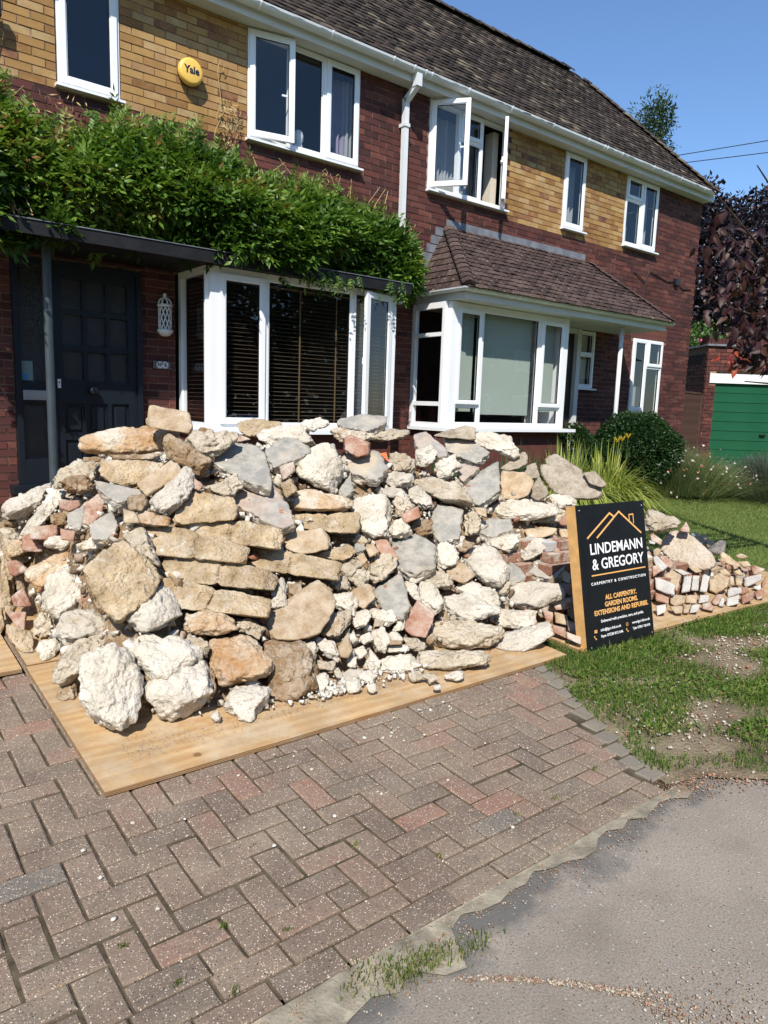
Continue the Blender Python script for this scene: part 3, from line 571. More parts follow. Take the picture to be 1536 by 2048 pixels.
def fixed(parent, x0, x1, z0, z1, y, glass='glass'):
    b = B()
    for (a0, a1, c0, c1) in ((x0, x0+.014, z0, z1), (x1-.014, x1, z0, z1), (x0+.014, x1-.014, z1-.014, z1), (x0+.014, x1-.014, z0, z0+.014)): b.box(a0, a1, y+.004, y+.03, c0, c1)
    for (a0, a1, c0, c1) in ((x0+.014, x0+.019, z0+.014, z1-.014), (x1-.019, x1-.014, z0+.014, z1-.014), (x0+.019, x1-.019, z1-.019, z1-.014), (x0+.019, x1-.019, z0+.014, z0+.019)): b.box(a0, a1, y+.008, y+.03, c0, c1, mi=1)
    o = b.obj('glazing_bead', ['upvc', 'rubber'], parent); p = B(); p.quad((x0+.01, y+.016, z0+.01), (x1-.01, y+.016, z0+.01), (x1-.01, y+.016, z1-.01), (x0+.01, y+.016, z1-.01)); return o, p
def window(house, x0, x1, z0, z1, lights, bars=(), sill=True, y=FY-.004, label=None, glass='glass', d=.07, sillx=.03):
    b = B(); frame_bars(b, x0, x1, z0, z1, y, y+d, .042)
    for q in bars: b.box(q[0], q[1], y+.0015, y+d, q[2], q[3])
    w = b.obj('window', 'upvc', house); tag(w, label)
    for lt in lights:
        o, p = (sash(w, *lt[1:5], y, *lt[5:]) if lt[0] == 's' else fixed(w, *lt[1:5], y+.012)); p.obj('pane', glass, w)
    if sill:
        s = B(); s.add([(x0-sillx, y-.075, z0-.035), (x1+sillx, y-.075, z0-.035), (x1+sillx, y+.06, z0-.035), (x0-sillx, y+.06, z0-.035), (x0-sillx, y-.075, z0-.012), (x1+sillx, y-.075, z0-.012), (x1+sillx, y+.06, z0+.0), (x0-sillx, y+.06, z0+.0)], [(0, 3, 2, 1), (4, 5, 6, 7), (0, 1, 5, 4), (1, 2, 6, 5), (2, 3, 7, 6), (3, 0, 4, 7)]); s.obj('sill', 'upvc', w)
    return w
window(left, 1.95, 2.515, 2.83, 3.935, [('s', 1.975, 2.49, 2.855, 3.925)], label='tall single pane bedroom window above the front door', glass='glass')
window(left, 3.885, 5.37, 2.83, 3.935, [('s', 3.905, 4.41, 2.86, 3.925, 'l', 13), ('f', 4.44, 4.85, 2.88, 3.895), ('s', 4.895, 5.35, 2.86, 3.925)], [(4.40, 4.44, 2.87, 3.895), (4.85, 4.90, 2.87, 3.895)], label='three light bedroom window, left casement ajar')
window(right, 6.50, 7.975, 2.83, 3.935, [('s', 6.53, 7.03, 2.86, 3.915, 'l', 52), ('s', 7.05, 7.46, 3.60, 3.915, None, 0, 'top_light', .04), ('f', 7.07, 7.44, 2.88, 3.56), ('s', 7.48, 7.955, 2.86, 3.915, 'r', 42)], [(7.02, 7.06, 2.87, 3.895), (7.445, 7.485, 2.87, 3.895), (7.06, 7.445, 3.56, 3.60)], label='bedroom window with both side casements swung wide open')
window(right, 9.28, 9.80, 2.83, 3.935, [('s', 9.30, 9.78, 2.855, 3.925)], label='narrow single casement between the yellow brick panels')
window(right, 10.91, 11.875, 2.83, 3.935, [('s', 10.93, 11.38, 3.59, 3.925, None, 0, 'top_light', .042), ('f', 10.955, 11.355, 2.88, 3.55), ('s', 11.40, 11.855, 2.855, 3.925)], [(11.36, 11.405, 2.87, 3.895), (10.95, 11.36, 3.55, 3.595)], label='two light bedroom window nearest the gutter end')
window(right, 11.475, 12.43, -.74, 1.325, [('s', 11.495, 11.90, .06, 1.31), ('f', 11.52, 11.89, -.70, .02), ('s', 11.95, 12.41, .86, 1.31, None, 0, 'top_light', .042), ('f', 11.96, 12.39, -.70, .84)], [(11.90, 11.95, -.70, 1.285), (11.515, 11.90, .02, .06), (11.95, 12.39, .82, .86)], sill=False, label='tall ground floor window under a soldier course')
# curtains and things seen in the rooms upstairs
def curtain(parent, x0, x1, z0, z1, y, mat, waves=9, amp=.03, name='curtain'):
    n = waves*6; b = B(); xs = [x0+(x1-x0)*i/n for i in range(n+1)]; ys = [y+amp*math.sin(i*2*math.pi/6+math.sin(i*.7)) for i in range(n+1)]
    for i in range(n): b.quad((xs[i], ys[i], z0), (xs[i+1], ys[i+1], z0), (xs[i+1], ys[i+1], z1), (xs[i], ys[i], z1))
    return b.obj(name, mat, parent, smooth=True)
curtain(left, 4.98, 5.30, 2.75, 3.85, 7.72, 'lilac_curtain', 4); curtain(left, 5.28, 5.40, 2.75, 3.85, 7.70, 'net_curtain', 2)
curtain(right, 6.60, 7.42, 2.75, 3.85, 7.74, 'net_curtain', 14); curtain(right, 7.62, 7.80, 2.70, 3.9, 7.80, 'black_cloth', 3)
curtain(right, 10.95, 11.30, 2.75, 3.85, 7.74, 'net_curtain', 6); curtain(right, 9.56, 9.78, 2.75, 3.85, 7.72, 'net_curtain', 3); curtain(right, 11.62, 11.86, 2.75, 3.85, 7.72, 'net_curtain', 3)
b = B(); b.box(7.84, 7.95, 7.66, 8.9, 2.7, 3.9); b.obj('reveal', 'cream_paint', right)
b = B(); b.box(11.5, 12.4, 7.78, 7.8, -.7, .5); b.obj('cafe_blind', 'net_curtain', right)
orn = B(); orn.lathe((4.62, 7.66, 2.84), [(.075, 0), (.085, .03), (.055, .10), (.045, .14), (.06, .17), (.062, .22), (.045, .27), (.012, .29)], 16)
tag(orn.obj('figurine', 'white_ceramic', smooth=True), 'pale bulbous ornament on the sill behind the middle pane', 'ornament')
orn = B(); orn.tube([(5.12, 7.66, 2.84), (5.10, 7.66, 2.92), (5.08, 7.66, 2.99), (5.10, 7.66, 3.04)], [.03, .022, .018, .022], 8); orn.tube([(5.10, 7.66, 2.88), (5.17, 7.66, 2.87), (5.19, 7.66, 2.90)], .015, 7); tag(orn.obj('toy_figure', 'rose_leaf', smooth=True), 'small green figure standing behind the right pane', 'ornament')
# ---- left bay and its blind
YB = 6.80
bay = B(); bay.box(3.12, 3.225, YB-.012, YB+.035, -.30, 1.30); bay.box(5.40, 5.475, YB-.012, YB+.06, -.30, 1.30); bay.box(3.225, 5.40, YB, YB+.06, 1.235, 1.30); bay.box(3.225, 5.40, YB, YB+.06, -.30, -.235)
bay.box(3.72, 3.775, YB+.001, YB+.06, -.235, 1.235); bay.box(4.83, 4.90, YB+.001, YB+.06, -.235, 1.235)
for xs in (3.085, 5.41): bay.box(xs, xs+.06, 6.836, 6.862, -.30, 1.30); bay.box(xs, xs+.06, 7.43, 7.498, -.30, 1.30); bay.box(xs+.001, xs+.059, 6.862, 7.43, 1.235, 1.30); bay.box(xs+.001, xs+.059, 6.862, 7.43, -.30, -.235)
bayo = tag(bay.obj('bay_window', 'upvc', left), 'white bay window with dark slatted blind and one casement ajar')
for x in (3.11, 5.44): p = B(); p.quad((x, 6.858, -.24), (x, 7.435, -.24), (x, 7.435, 1.24), (x, 6.858, 1.24)); p.obj('pane', 'glass', bayo)
o, p = sash(bayo, 3.225, 3.725, -.24, 1.24, YB-.008); p.obj('pane', 'glass', bayo)
o, p = fixed(bayo, 3.775, 4.83, -.235, 1.235, YB+.006); p.obj('pane', 'glass', bayo)
o, p = sash(bayo, 4.93, 5.40, -.24, 1.26, YB-.014, 'r', 14, 'casement', .06); p.obj('pane', 'glass', bayo)
s = B(); s.box(3.05, 5.50, 6.70, 7.49, -.345, -.30); s.obj('sill', 'upvc', bayo)
b = B(); b.box(3.10, 5.44, 6.82, 7.49, -1.2, -.346); b.obj('dwarf_wall', 'red_brick', left)
blind = tag(empty('venetian_blind', (4.3, 6.95, 1.2), local=True), 'dark wooden slatted blind hanging inside the left bay', 'blind')
z = 1.17
me = None
while z > -.22:
    s = B(); s.box(3.20, 5.36, -.016, .016, -.0012, .0012, tf=lambda p: (p[0], p[1]*.93, p[2]+p[1]*.18)); 
    if me is None: o = s.obj('slat', 'blind_wood', blind); me = o.data
    else: o = link(bpy.data.objects.new('slat', me), blind)
    o.location = (-4.3, .0, z-1.2); z -= .0425
for x in (4.24, 4.72): s = B(); s.box(x-.009, x+.009, 6.932, 6.934, -.22, 1.2); o = s.obj('tape', 'blind_tape'); o.parent = blind; o.location = (-4.3, -6.95, -1.2)
for y0 in (7.0,):
    s = B(); zz = 1.17
    while zz > -.22: s.box(3.16, 3.19, 6.95, 7.42, zz, zz+.003, tf=None); zz -= .0425
    o = s.obj('side_slats', 'blind_wood'); o.parent = blind; o.location = (-4.3, -6.95, -1.2)
# things on the floor of the room behind the blind
b = B(); b.lathe((4.62, 8.3, -1), [(.30, 0), (.34, .3), (.33, .62), (.18, .72)], 20); tag(b.obj('armchair_cover', 'cream_paint', smooth=True), 'pale rounded chair back dimly seen behind the blind', 'chair')
b = B(); b.box(4.00, 4.35, 8.0, 8.4, -1, -.16); plain('blue_box', (.03, .10, .32), .5); tag(b.obj('storage_box', 'blue_box'), 'blue box standing in the room behind the blind', 'box')
# ---- canopy over door and bay
b = B(); b.box(1.25, 5.56, 6.64, 7.49, 1.305, 1.40); b.box(1.25, 5.56, 6.625, 6.64, 1.29, 1.405); b.box(1.24, 5.57, 6.615, 7.49, 1.405, 1.412, mi=1)
can = tag(b.obj('flat_canopy', ['canopy_paint', 'lead'], left), 'thin black flat roof over door and bay')
b = B(); b.tube([(1.665, 6.95, -1.1), (1.665, 6.95, 1.30)], .038, 16); tag(b.obj('canopy_post', 'post_grey', left), 'slim dark grey round post before the door')
# ---- front door
b = B(); b.box(1.48, 1.53, 7.42, 7.56, -.86, 1.24); b.box(2.615, 2.667, 7.42, 7.56, -.86, 1.24); b.box(1.53, 2.615, 7.421, 7.56, 1.18, 1.239); b.box(1.775, 1.83, 7.423, 7.56, -.86, 1.18); b.box(1.53, 1.775, 7.424, 7.56, .01-.10, .10); b.box(1.53, 1.775, 7.424, 7.56, -.86, -.62)
b.obj('door_frame', 'door_navy', left)
b = B(); b.box(1.40, 2.75, 7.30, 7.56, -.94, -.862); b.obj('threshold', 'door_navy', left)
for (z0, z1) in ((.10, 1.18), (-.62, -.09)): p = B(); p.quad((1.53, 7.47, z0), (1.775, 7.47, z0), (1.775, 7.47, z1), (1.53, 7.47, z1)); tag(p.obj('sidelight_pane', 'obscure_glass', left), 'rippled glass beside the door')
bd = B()     # nine glazed openings above, six sunk panels below
X = [1.83, 1.905, 2.095, 2.135, 2.315, 2.355, 2.53, 2.615]; Z = [-.86, -.72, -.44, -.38, -.08, .13, .42, .475, .76, .81, 1.085, 1.18]
solid = lambda i, j: i % 2 == 0 or j % 2 == 0
for i in range(7):
    for j in range(11):
        if solid(i, j): bd.box(X[i], X[i+1], 7.45, 7.50, Z[j], Z[j+1])
door = bd.obj('front_door', 'door_navy', left); tag(door, 'navy door with nine small panes and six panels')
for i in (1, 3, 5):
    for j in (1, 3):
        q = B(); x0, x1, z0, z1 = X[i], X[i+1], Z[j], Z[j+1]; q.box(x0, x1, 7.478, 7.50, z0, z1); q.bbox(x0+.03, x1-.03, z0+.03, z1-.03, -7.478, -7.46, .01, tf=lambda p: (p[0], -p[2], p[1])); q.obj('panel', 'door_navy', door)
    for j in (5, 7, 9): q = B(); q.quad((X[i], 7.482, Z[j]), (X[i+1], 7.482, Z[j]), (X[i+1], 7.482, Z[j+1]), (X[i], 7.482, Z[j+1])); q.obj('door_pane', 'obscure_glass', door)
q = B(); q.lathe((2.17, 7.448, .045), [(.02, 0), (.03, -.03), (.045, -.05), (.04, -.07), (.01, -.078)], 18, 'y'); q.obj('door_knob', 'black_plastic', door, smooth=True)
q = B(); q.box(1.845, 1.875, 7.435, 7.4495, .06, .145); q.obj('bell_push', 'white_ceramic', left); q = B(); q.lathe((1.86, 7.4345, .115), [(.008, 0), (.007, -.003)], 10, 'y'); q.obj('bell_button', 'black_plastic', left)
q = B(); q.box(1.535, 1.76, 7.408, 7.4235, -.06, .03); q.obj('letter_plate', 'aluminium', left); q = B(); q.box(1.56, 1.735, 7.400, 7.408, -.04, .012); q.obj('letter_flap', 'aluminium', left)
plain('sticker', (.16, .24, .25), .5); plain('sticker_blue', (.05, .22, .5), .5)
q = B(); q.box(1.535, 1.635, 7.4655, 7.467, .12, .30); q.lathe((1.57, 7.4650, .155), [(.026, 0), (.026, -.001)], 16, 'y', mi=1); q.obj('window_sticker', ['sticker', 'sticker_blue'], left)
# ---- wall lantern, number plate, alarm box, flood light
ln = tag(empty('wall_lantern', (2.90, 7.40, .66), local=True), 'white pierced ceramic wall lantern between door and bay', 'wall lamp')
q = B(); R_ = .062
q.lathe((0, 0, 0), [(.01, -.03), (.045, -.022), (.066, 0), (.082, .02), (.082, .035), (R_, .045)], 24); q.lathe((0, 0, .265), [(R_+.006, 0), (.078, .008), (.078, .02), (.066, .03)], 24); q.lathe((0, 0, .36), [(.022, -.02), (.03, -.005), (.018, .008), (.018, .02), (.022, .03), (.008, .045)], 14)
for k in range(10):      # crossing ribs of the lattice
    for s_ in (1, -1): q.tube([(R_*math.cos(a), R_*math.sin(a), .04+.225*t/8) for t in range(9) for a in [2*math.pi*k/10+s_*t/8*1.25]], .0068, 6)
for k in range(8):
    a = 2*math.pi*k/8; q.tube([((.068*math.cos(t))*math.cos(a), (.068*math.cos(t))*math.sin(a), .29+.068*math.sin(t)) for t in [0, .35, .7, 1.05, 1.4]], .008, 6)
q.obj('pierced_shade', 'white_ceramic', ln, smooth=True); q = B(); q.lathe((0, 0, .04), [(.035, 0), (.035, .22)], 12); q.obj('lamp_core', 'interior', ln); q = B(); q.box(-.03, .03, .04, .098, .1, .18); q.obj('bracket', 'white_ceramic', ln)
def text(name, s, size, mat, parent, loc, rot, ax='CENTER', sx=1., off=0., ext=.0008, space=1.):
    c = bpy.data.curves.new(name, 'FONT'); c.body = s; c.size = size; c.align_x = ax; c.align_y = 'CENTER'; c.offset = off; c.extrude = ext; c.space_character = space; c.resolution_u = 3; c.materials.append(M[mat])
    t = bpy.data.objects.new('tmp_text', c); sc.collection.objects.link(t); dg = bpy.context.evaluated_depsgraph_get(); me = bpy.data.meshes.new_from_object(t.evaluated_get(dg)); bpy.data.objects.remove(t)
    if not me.materials: me.materials.append(M[mat])
    o = bpy.data.objects.new(name, me); link(o, parent); o.location = loc; o.rotation_euler = rot; o.scale = (sx, 1, 1); return o
npl = tag(empty('number_plate', (2.897, 7.485, .342), local=True), 'small patterned tile reading No6 beside the door', 'house number')
q = B(); q.box(-.10, .10, 0, .012, -.045, .045); q.obj('tile_border', 'dark_print', npl)
q = B()
for i in range(14):
    for j in range(6):
        if (i+j) % 2: q.box(-.095+i*.0136, -.095+i*.0136+.009, -.0008, 0, -.041+j*.0137, -.041+j*.0137+.009)
q.obj('border_pattern', 'cream_paint', npl)
q = B(); q.lathe((-.025, -.001, 0), [(.037, 0), (.037, -.003)], 20, 'y'); q.lathe((.03, -.0015, 0), [(.037, 0), (.037, -.003)], 20, 'y'); q.obj('number_field', 'white_ceramic', npl)
text('lettering', 'Nº', .052, 'dark_print', npl, (-.022, -.0065, 0), (R(90), 0, 0), off=.001); text('lettering', '6', .056, 'dark_print', npl, (.034, -.0065, 0), (R(90), 0, 0), off=.001)
al = tag(empty('alarm_box', (3.205, 7.40, 3.27), local=True), 'round yellow burglar alarm reading Yale on the yellow brick', 'alarm box')
q = B(); q.lathe((0, 0, 0), [(.112, .095), (.112, .045)], 40, 'y'); q.obj('back_plate', 'black_plastic', al)
q = B(); q.lathe((0, 0, 0), [(.128, .05), (.130, .03), (.127, .01), (.118, -.003), (.10, -.008), (.02, -.010)], 48, 'y'); o = q.obj('alarm_cover', 'alarm_yellow', al, smooth=True)
text('lettering', 'Yale', .098, 'dark_print', al, (.0, -.0115, .005), (R(90), 0, 0), off=.0028, sx=.92)
fl = B(); fl.box(1.30, 1.475, 7.36, 7.42, 3.20, 3.33); fl.box(1.37, 1.40, 7.42, 7.50, 3.24, 3.28); fl.box(1.315, 1.46, 7.355, 7.36, 3.215, 3.315, mi=1); tag(fl.obj('flood_light', ['black_plastic', 'lead']), 'small black flood light at the left edge, above the climber', 'flood light')
# ---- main roof
T = 1.1; cs = 1/math.hypot(1, T); EY, EZ, RY = 7.19, 4.035, 9.05
def roofp(x, s, h=0.): return (x, EY+s*cs-h*T*cs, EZ+s*T*cs+h*cs)      # s along the slope, h above the deck
SL = (RY-EY)/cs
def tiles(house, x0f, x1f, rows, gauge, w, mat, place, xa, xb, n=300, name='roof_tile', eye=None):
    items = []
    for r in range(rows):
        a, b_ = x0f(r), x1f(r); x = a+(r % 2)*w/2-w
        while x < b_:
            l, rr = max(x, a), min(x+w-.004, b_)
            if rr-l > .02:
                c = place((l+rr)/2, r*gauge, 0); items.append((c, w*gauge, (l, rr, r, random.random())))
            x += w
    def bld(b, d):
        l, rr, r, v = d; s0 = r*gauge-.02; s1 = s0+gauge+.05; t = .016; h = .020+random.gauss(0, .003); k = random.gauss(0, .003); m = (l+rr)/2; cm = .004
        p = [place(l, s0, h+k), place(m, s0, h+cm), place(rr, s0, h-k), place(rr, s1, .004), place(m, s1, .006), place(l, s1, .004), place(l, s0, h+k-t), place(m, s0, h+cm-t), place(rr, s0, h-k-t)]
        b.add(p, [(0, 1, 4, 5), (1, 2, 3, 4), (6, 7, 1, 0), (7, 8, 2, 1), (6, 0, 5), (8, 3, 2)], min(1, max(0, v**1.5)), 0)
    split_parts(items, house, name, mat, bld, n, stuff_name='tiling')
rows = int(SL/.105)
hipx = lambda r: 13.22-(r*.105*cs)
tiles(right, lambda r: 6.03, lambda r: hipx(r)+.03, rows+1, .105, .168, 'roof_tile', roofp, 0, 0)
tiles(left, lambda r: 2.4, lambda r: 6.03, rows+1, .105, .168, 'roof_tile', roofp, 0, 0)
b = B(); XR = 13.22; xr = XR-(RY-EY)
for (x0, x1, xt, hs) in ((-2.8, 6.03, 6.03, left), (6.03, XR, xr, right)):
    b = B(); b.add([roofp(x0, 0), roofp(x1, 0), roofp(xt, SL), roofp(x0, SL)], [(0, 1, 2, 3)]); 
    b.add([(x0, EY, EZ), (x0, 2*RY-EY, EZ), (xt, RY, EZ+SL*T*cs), (x0, RY, EZ+SL*T*cs), (x1, 2*RY-EY, EZ)], [(1, 4, 2, 3)])
    if hs is right: b.add([(XR, EY, EZ), (XR, 2*RY-EY, EZ), (xr, RY, EZ+SL*T*cs)], [(0, 1, 2)])
    b.obj('roof', 'roof_tile', hs)
def hip_caps(house, p0, p1, w, mat, step=.3, name='ridge_tile'):
    p0, p1 = Vector(p0), Vector(p1); n = int((p1-p0).length/step); d = (p1-p0).normalized(); side = d.cross(Vector((0, 0, 1))).normalized(); up = side.cross(d).normalized()
    for i in range(n):
        a = p0+d*step*i; bb = a+d*(step+.02); b = B(); pts = []
        for q, lift in ((a, .018), (bb, .0)):
            for k in range(7):
                t = math.pi*k/6; pts.append(q+side*math.cos(t)*w+up*(math.sin(t)*w*.62+lift+random.gauss(0, .003)))
        b.add(pts, [(k, k+1, 8+k, 7+k) for k in range(6)]+[(6, 5, 4, 3, 2, 1, 0)], random.random()); b.obj(name, mat, house, origin=tuple(a))
zt = EZ+SL*T*cs
hip_caps(right, (6.03, RY, zt-.02), (xr, RY, zt-.02), .12, 'roof_tile'); hip_caps(left, (2.4, RY, zt-.02), (6.0, RY, zt-.02), .12, 'roof_tile')
hip_caps(right, (XR+.02, EY, EZ+.0), (xr, RY, zt-.02), .10, 'roof_tile', .16, 'hip_tile')
# gutter, fascia, soffit
def gutter(house, path, r, name='gutter', clips=(), closed=True):
    """half round eaves gutter swept along a path of (x, y, z) at its rim"""
    pts = []; m = 9; P = [Vector(p) for p in path]; b = B(); N = []
    for i, p in enumerate(P):
        d0 = (P[i]-P[i-1]).normalized() if i else None; d1 = (P[i+1]-P[i]).normalized() if i < len(P)-1 else None
        nn = [Vector((d.y, -d.x, 0)) for d in (d0, d1) if d is not None]; q = sum(nn, Vector()).normalized(); q = q/max(.5, q.dot(nn[0])); N.append(q)
    for rr, off in ((r, 0), (r-.006, .0)):
        for i, p in enumerate(P):
            for k in range(m): t = math.pi*k/(m-1); pts.append(p+N[i]*(-math.cos(t)*rr)+Vector((0, 0, -math.sin(t)*rr*.92)))
    L_ = len(P); F = []
    for i in range(L_-1):
        for k in range(m-1):
            a = i*m+k; F.append((a, a+1, a+m+1, a+m)); c = L_*m+a; F.append((c, c+m, c+m+1, c+1))
        for k in (0, m-1): a = i*m+k; c = L_*m+a; F.append((a, a+m, c+m, c))
    F += [tuple(range(m)), tuple((L_-1)*m+k for k in range(m))[::-1]]
    b.add(pts, F); o = b.obj(name, 'gutter_white', house, smooth=False)
    return o
def clip(house, x, y, z, r, d=(1, 0), w=.018, drop=0.):
    b = B(); pts = []; m = 11; D = Vector((d[0], d[1], 0)).normalized(); N = Vector((D.y, -D.x, 0)); 
    for s in (-w/2, w/2):
        for rr in (r+.006, r-.002):
            for k in range(m): t = math.pi*k/(m-1); pts.append(Vector((x, y, z+.004))+D*s+N*(-math.cos(t)*rr)+Vector((0, 0, -math.sin(t)*rr*.94)))
    F = []
    for k in range(m-1): F += [(k, k+1, 2*m+k+1, 2*m+k), (m+k, 3*m+k, 3*m+k+1, m+k+1), (k, m+k, m+k+1, k+1), (2*m+k, 2*m+k+1, 3*m+k+1, 3*m+k)]
    b.add(pts, F); b.obj('gutter_clip', 'upvc', house, origin=(x, y, z))
GZ, GYc = 4.055, 7.222
gutter(left, [(-2.7, GYc, GZ), (XS, GYc, GZ)], .066); gutter(right, [(XS+.002, GYc, GZ), (13.16, GYc, GZ)], .066)
for x in (2.9, 3.86, 4.75, 5.62, 5.94): clip(left, x, GYc, GZ, .066)
for x in (6.12, 6.22, 6.86, 7.68, 8.55, 9.38, 9.78, 9.85, 10.25, 11.15, 12.0, 12.8): clip(right, x, GYc, GZ, .066)
for hs, a, b_ in ((left, -2.7, XS), (right, XS+.002, 13.36)):
    b = B(); b.box(a, b_, 7.290, 7.310, 3.925, 4.06); b.obj('fascia', 'soffit_white', hs); b = B(); b.box(a, b_, 7.311, 7.508, 3.945, 3.955); b.obj('soffit', 'soffit_white', hs)
# downpipe between the two houses
dp = B(); q = .033
def sq(b, a, c, h=q):
    a, c = Vector(a), Vector(c); d = (c-a).normalized(); u = Vector((1, 0, 0)); w = d.cross(u).normalized(); p = [a+u*i*h+w*j*h for j in (-1, 1) for i in (-1, 1)]+[c+u*i*h+w*j*h for j in (-1, 1) for i in (-1, 1)]
    b.add(p, [(0, 1, 3, 2), (4, 6, 7, 5), (0, 4, 5, 1), (2, 3, 7, 6), (0, 2, 6, 4), (1, 5, 7, 3)])
sq(dp, (6.03, 7.222, 4.02), (6.03, 7.222, 3.86), .042); sq(dp, (6.03, 7.222, 3.88), (6.03, 7.42, 3.76)); sq(dp, (6.03, 7.43, 3.78), (6.03, 7.43, 1.30)); dp.box(5.985, 6.075, 7.385, 7.50, 3.45, 3.49)
tag(dp.obj('downpipe', 'gutter_white', right), 'square white downpipe where the houses meet')
# ---- porch roof over the right bay
PZ, PY, PS = 1.46, 6.44, .90; cp = 1/math.hypot(1, PS)
def porchp(x, s, h=0.): return (x, PY+s*cp-h*PS*cp, PZ+s*PS*cp+h*cp)
SLP = (7.49-PY)/cp; xl0, xl1, xr0, xr1 = 6.30, 6.88, 10.92, 9.90; rowsP = int(SLP/.098)+1
fr = lambda r: min(1, r*.098/SLP)
tiles(right, lambda r: xl0+(xl1-xl0)*fr(r), lambda r: xr0+(xr1-xr0)*fr(r), rowsP, .098, .165, 'porch_tile', porchp, 0, 0, 300, 'porch_tile')
b = B(); zt2 = PZ+(7.49-PY)*PS; b.add([(xl0, PY, PZ), (xr0, PY, PZ), (xr1, 7.49, zt2), (xl1, 7.49, zt2)], [(0, 1, 2, 3)]); b.add([(xl0, PY, PZ), (xl1, 7.49, zt2), (xl0, 7.49, PZ)], [(0, 1, 2)]); b.add([(xr0, PY, PZ), (xr0, 7.49, PZ), (xr1, 7.49, zt2)], [(0, 1, 2)]); b.obj('porch_roof', 'porch_tile', right)
sl_ = (zt2-PZ)/(xl1-xl0); cl = 1/math.hypot(1, sl_)        # left hipped side
b = B()
for r in range(10):
    s0 = r*.105; y = PY+.0+(7.49-PY)*r*.105/(math.hypot(xl1-xl0, zt2-PZ))
    while y < 7.47:
        P_ = lambda yy, s, h: (xl0+s*cl-h*sl_*cl, yy, PZ+s*sl_*cl+h*cl); y2 = min(y+.16, 7.485)
        b.add([P_(y, s0, .022), P_(y2, s0, .022), P_(y2, s0+.15, .004), P_(y, s0+.15, .004), P_(y, s0, .006), P_(y2, s0, .006)], [(0, 3, 2, 1), (4, 0, 1, 5)], random.random()); y += .165
b.obj('hip_tiling', 'porch_tile', right, kind='stuff')
hip_caps(right, (xl0+.01, PY, PZ+.01), (xl1, 7.47, zt2+.0), .085, 'porch_tile', .11, 'hip_tile'); hip_caps(right, (xr0, PY, PZ+.01), (xr1, 7.47, zt2), .05, 'porch_tile', .11, 'hip_tile')
b = B()    # lead flashing, stepped on the left
b.box(6.86, 9.90, 7.478, 7.498, zt2-.04, zt2+.10)
b.add([(6.88, 7.478, zt2+.0), (9.90, 7.478, zt2+.0), (9.86, 7.41, zt2-.075), (6.92, 7.41, zt2-.075)], [(0, 3, 2, 1)])
for k in range(8): t = k/8; b.box(xl0+(xl1-xl0)*t-.14, xl0+(xl1-xl0)*t+.06, 7.480, 7.497, PZ+(zt2-PZ)*t-.01, PZ+(zt2-PZ)*t+.105-.01+.0001*k)
b.obj('lead_flashing', 'lead', right)
b = B(); b.box(6.36, 10.88, 6.545, 6.565, 1.335, 1.44); b.box(6.36, 6.38, 6.565, 7.49, 1.335, 1.44); b.box(10.86, 10.88, 6.565, 7.49, 1.335, 1.44); b.obj('porch_fascia', 'soffit_white', right)
b = B(); b.box(6.38, 10.86, 6.565, 7.495, 1.338, 1.348); b.obj('porch_soffit', 'soffit_white', right)
gutter(right, [(6.30, 7.46, 1.46), (6.30, 6.50, 1.46), (10.98, 6.50, 1.46)], .05)
for x in (6.44, 7.02, 7.13, 7.26, 7.80, 8.42, 9.02, 9.62, 10.25, 10.72, 10.88): clip(right, x, 6.50, 1.46, .05)
clip(right, 6.30, 7.1, 1.46, .05, (0, -1))
b = B(); b.tube([(9.99, 6.75, -1.2), (9.99, 6.75, 1.335)], .034, 16); tag(b.obj('porch_post', 'gutter_white', right, smooth=True), 'slim white post with flaking paint at its foot')
# right bay
bay = B(); YC = 6.80
bay.box(6.385, 6.50, YC-.012, YC+.06, -.26, 1.33); bay.box(8.62, 8.73, YC-.012, YC+.06, -.26, 1.33); bay.box(6.50, 8.62, YC, YC+.06, 1.25, 1.33); bay.box(6.50, 8.62, YC, YC+.06, -.26, -.20)
bay.box(6.925, 6.975, YC+.001, YC+.06, -.20, 1.25); bay.box(8.085, 8.15, YC+.001, YC+.06, -.20, 1.25); bay.box(6.50, 6.925, YC+.002, YC+.06, .015, .06); bay.box(8.15, 8.62, YC+.002, YC+.06, .015, .06)
for xs in (6.33,): bay.box(xs, xs+.06, 6.865, 6.915, -.26, 1.33); bay.box(xs, xs+.06, 7.43, 7.498, -.26, 1.33); bay.box(xs+.001, xs+.059, 6.915, 7.43, 1.25, 1.329); bay.box(xs+.001, xs+.059, 6.915, 7.43, -.26, -.20); bay.box(xs+.002, xs+.058, 6.915, 7.43, .015, .07); bay.box(xs+.002, xs+.058, 6.915, 7.43, .90, .95)
bay.box(8.68, 8.729, 6.865, 7.49, -.26, 1.33)
bo = tag(bay.obj('bay_window', 'upvc', right), 'white bay window with drawn pale roller blinds')
for (z0, z1) in ((-.2, .015), (.07, .90), (.95, 1.25)): p = B(); p.quad((6.36, 6.91, z0), (6.36, 7.435, z0), (6.36, 7.435, z1), (6.36, 6.91, z1)); p.obj('pane', 'glass', bo)
for x0, x1 in ((6.505, 6.925), (8.15, 8.615)):
    o, p = sash(bo, x0, x1, .05, 1.25, YC-.008, w=.04); p.obj('pane', 'glass', bo)
    o, p = fixed(bo, x0+.01, x1-.01, -.20, .015, YC+.006); p.obj('pane', 'glass', bo)
o, p = fixed(bo, 6.975, 8.085, -.20, 1.25, YC+.006); p.obj('pane', 'glass', bo)
s = B(); s.box(6.30, 8.92, 6.69, 7.49, -.305, -.261); s.obj('sill', 'upvc', bo)
b = B(); b.box(6.36, 8.72, 6.82, 7.49, -1.3, -.306); b.obj('dwarf_wall', 'red_brick', right)
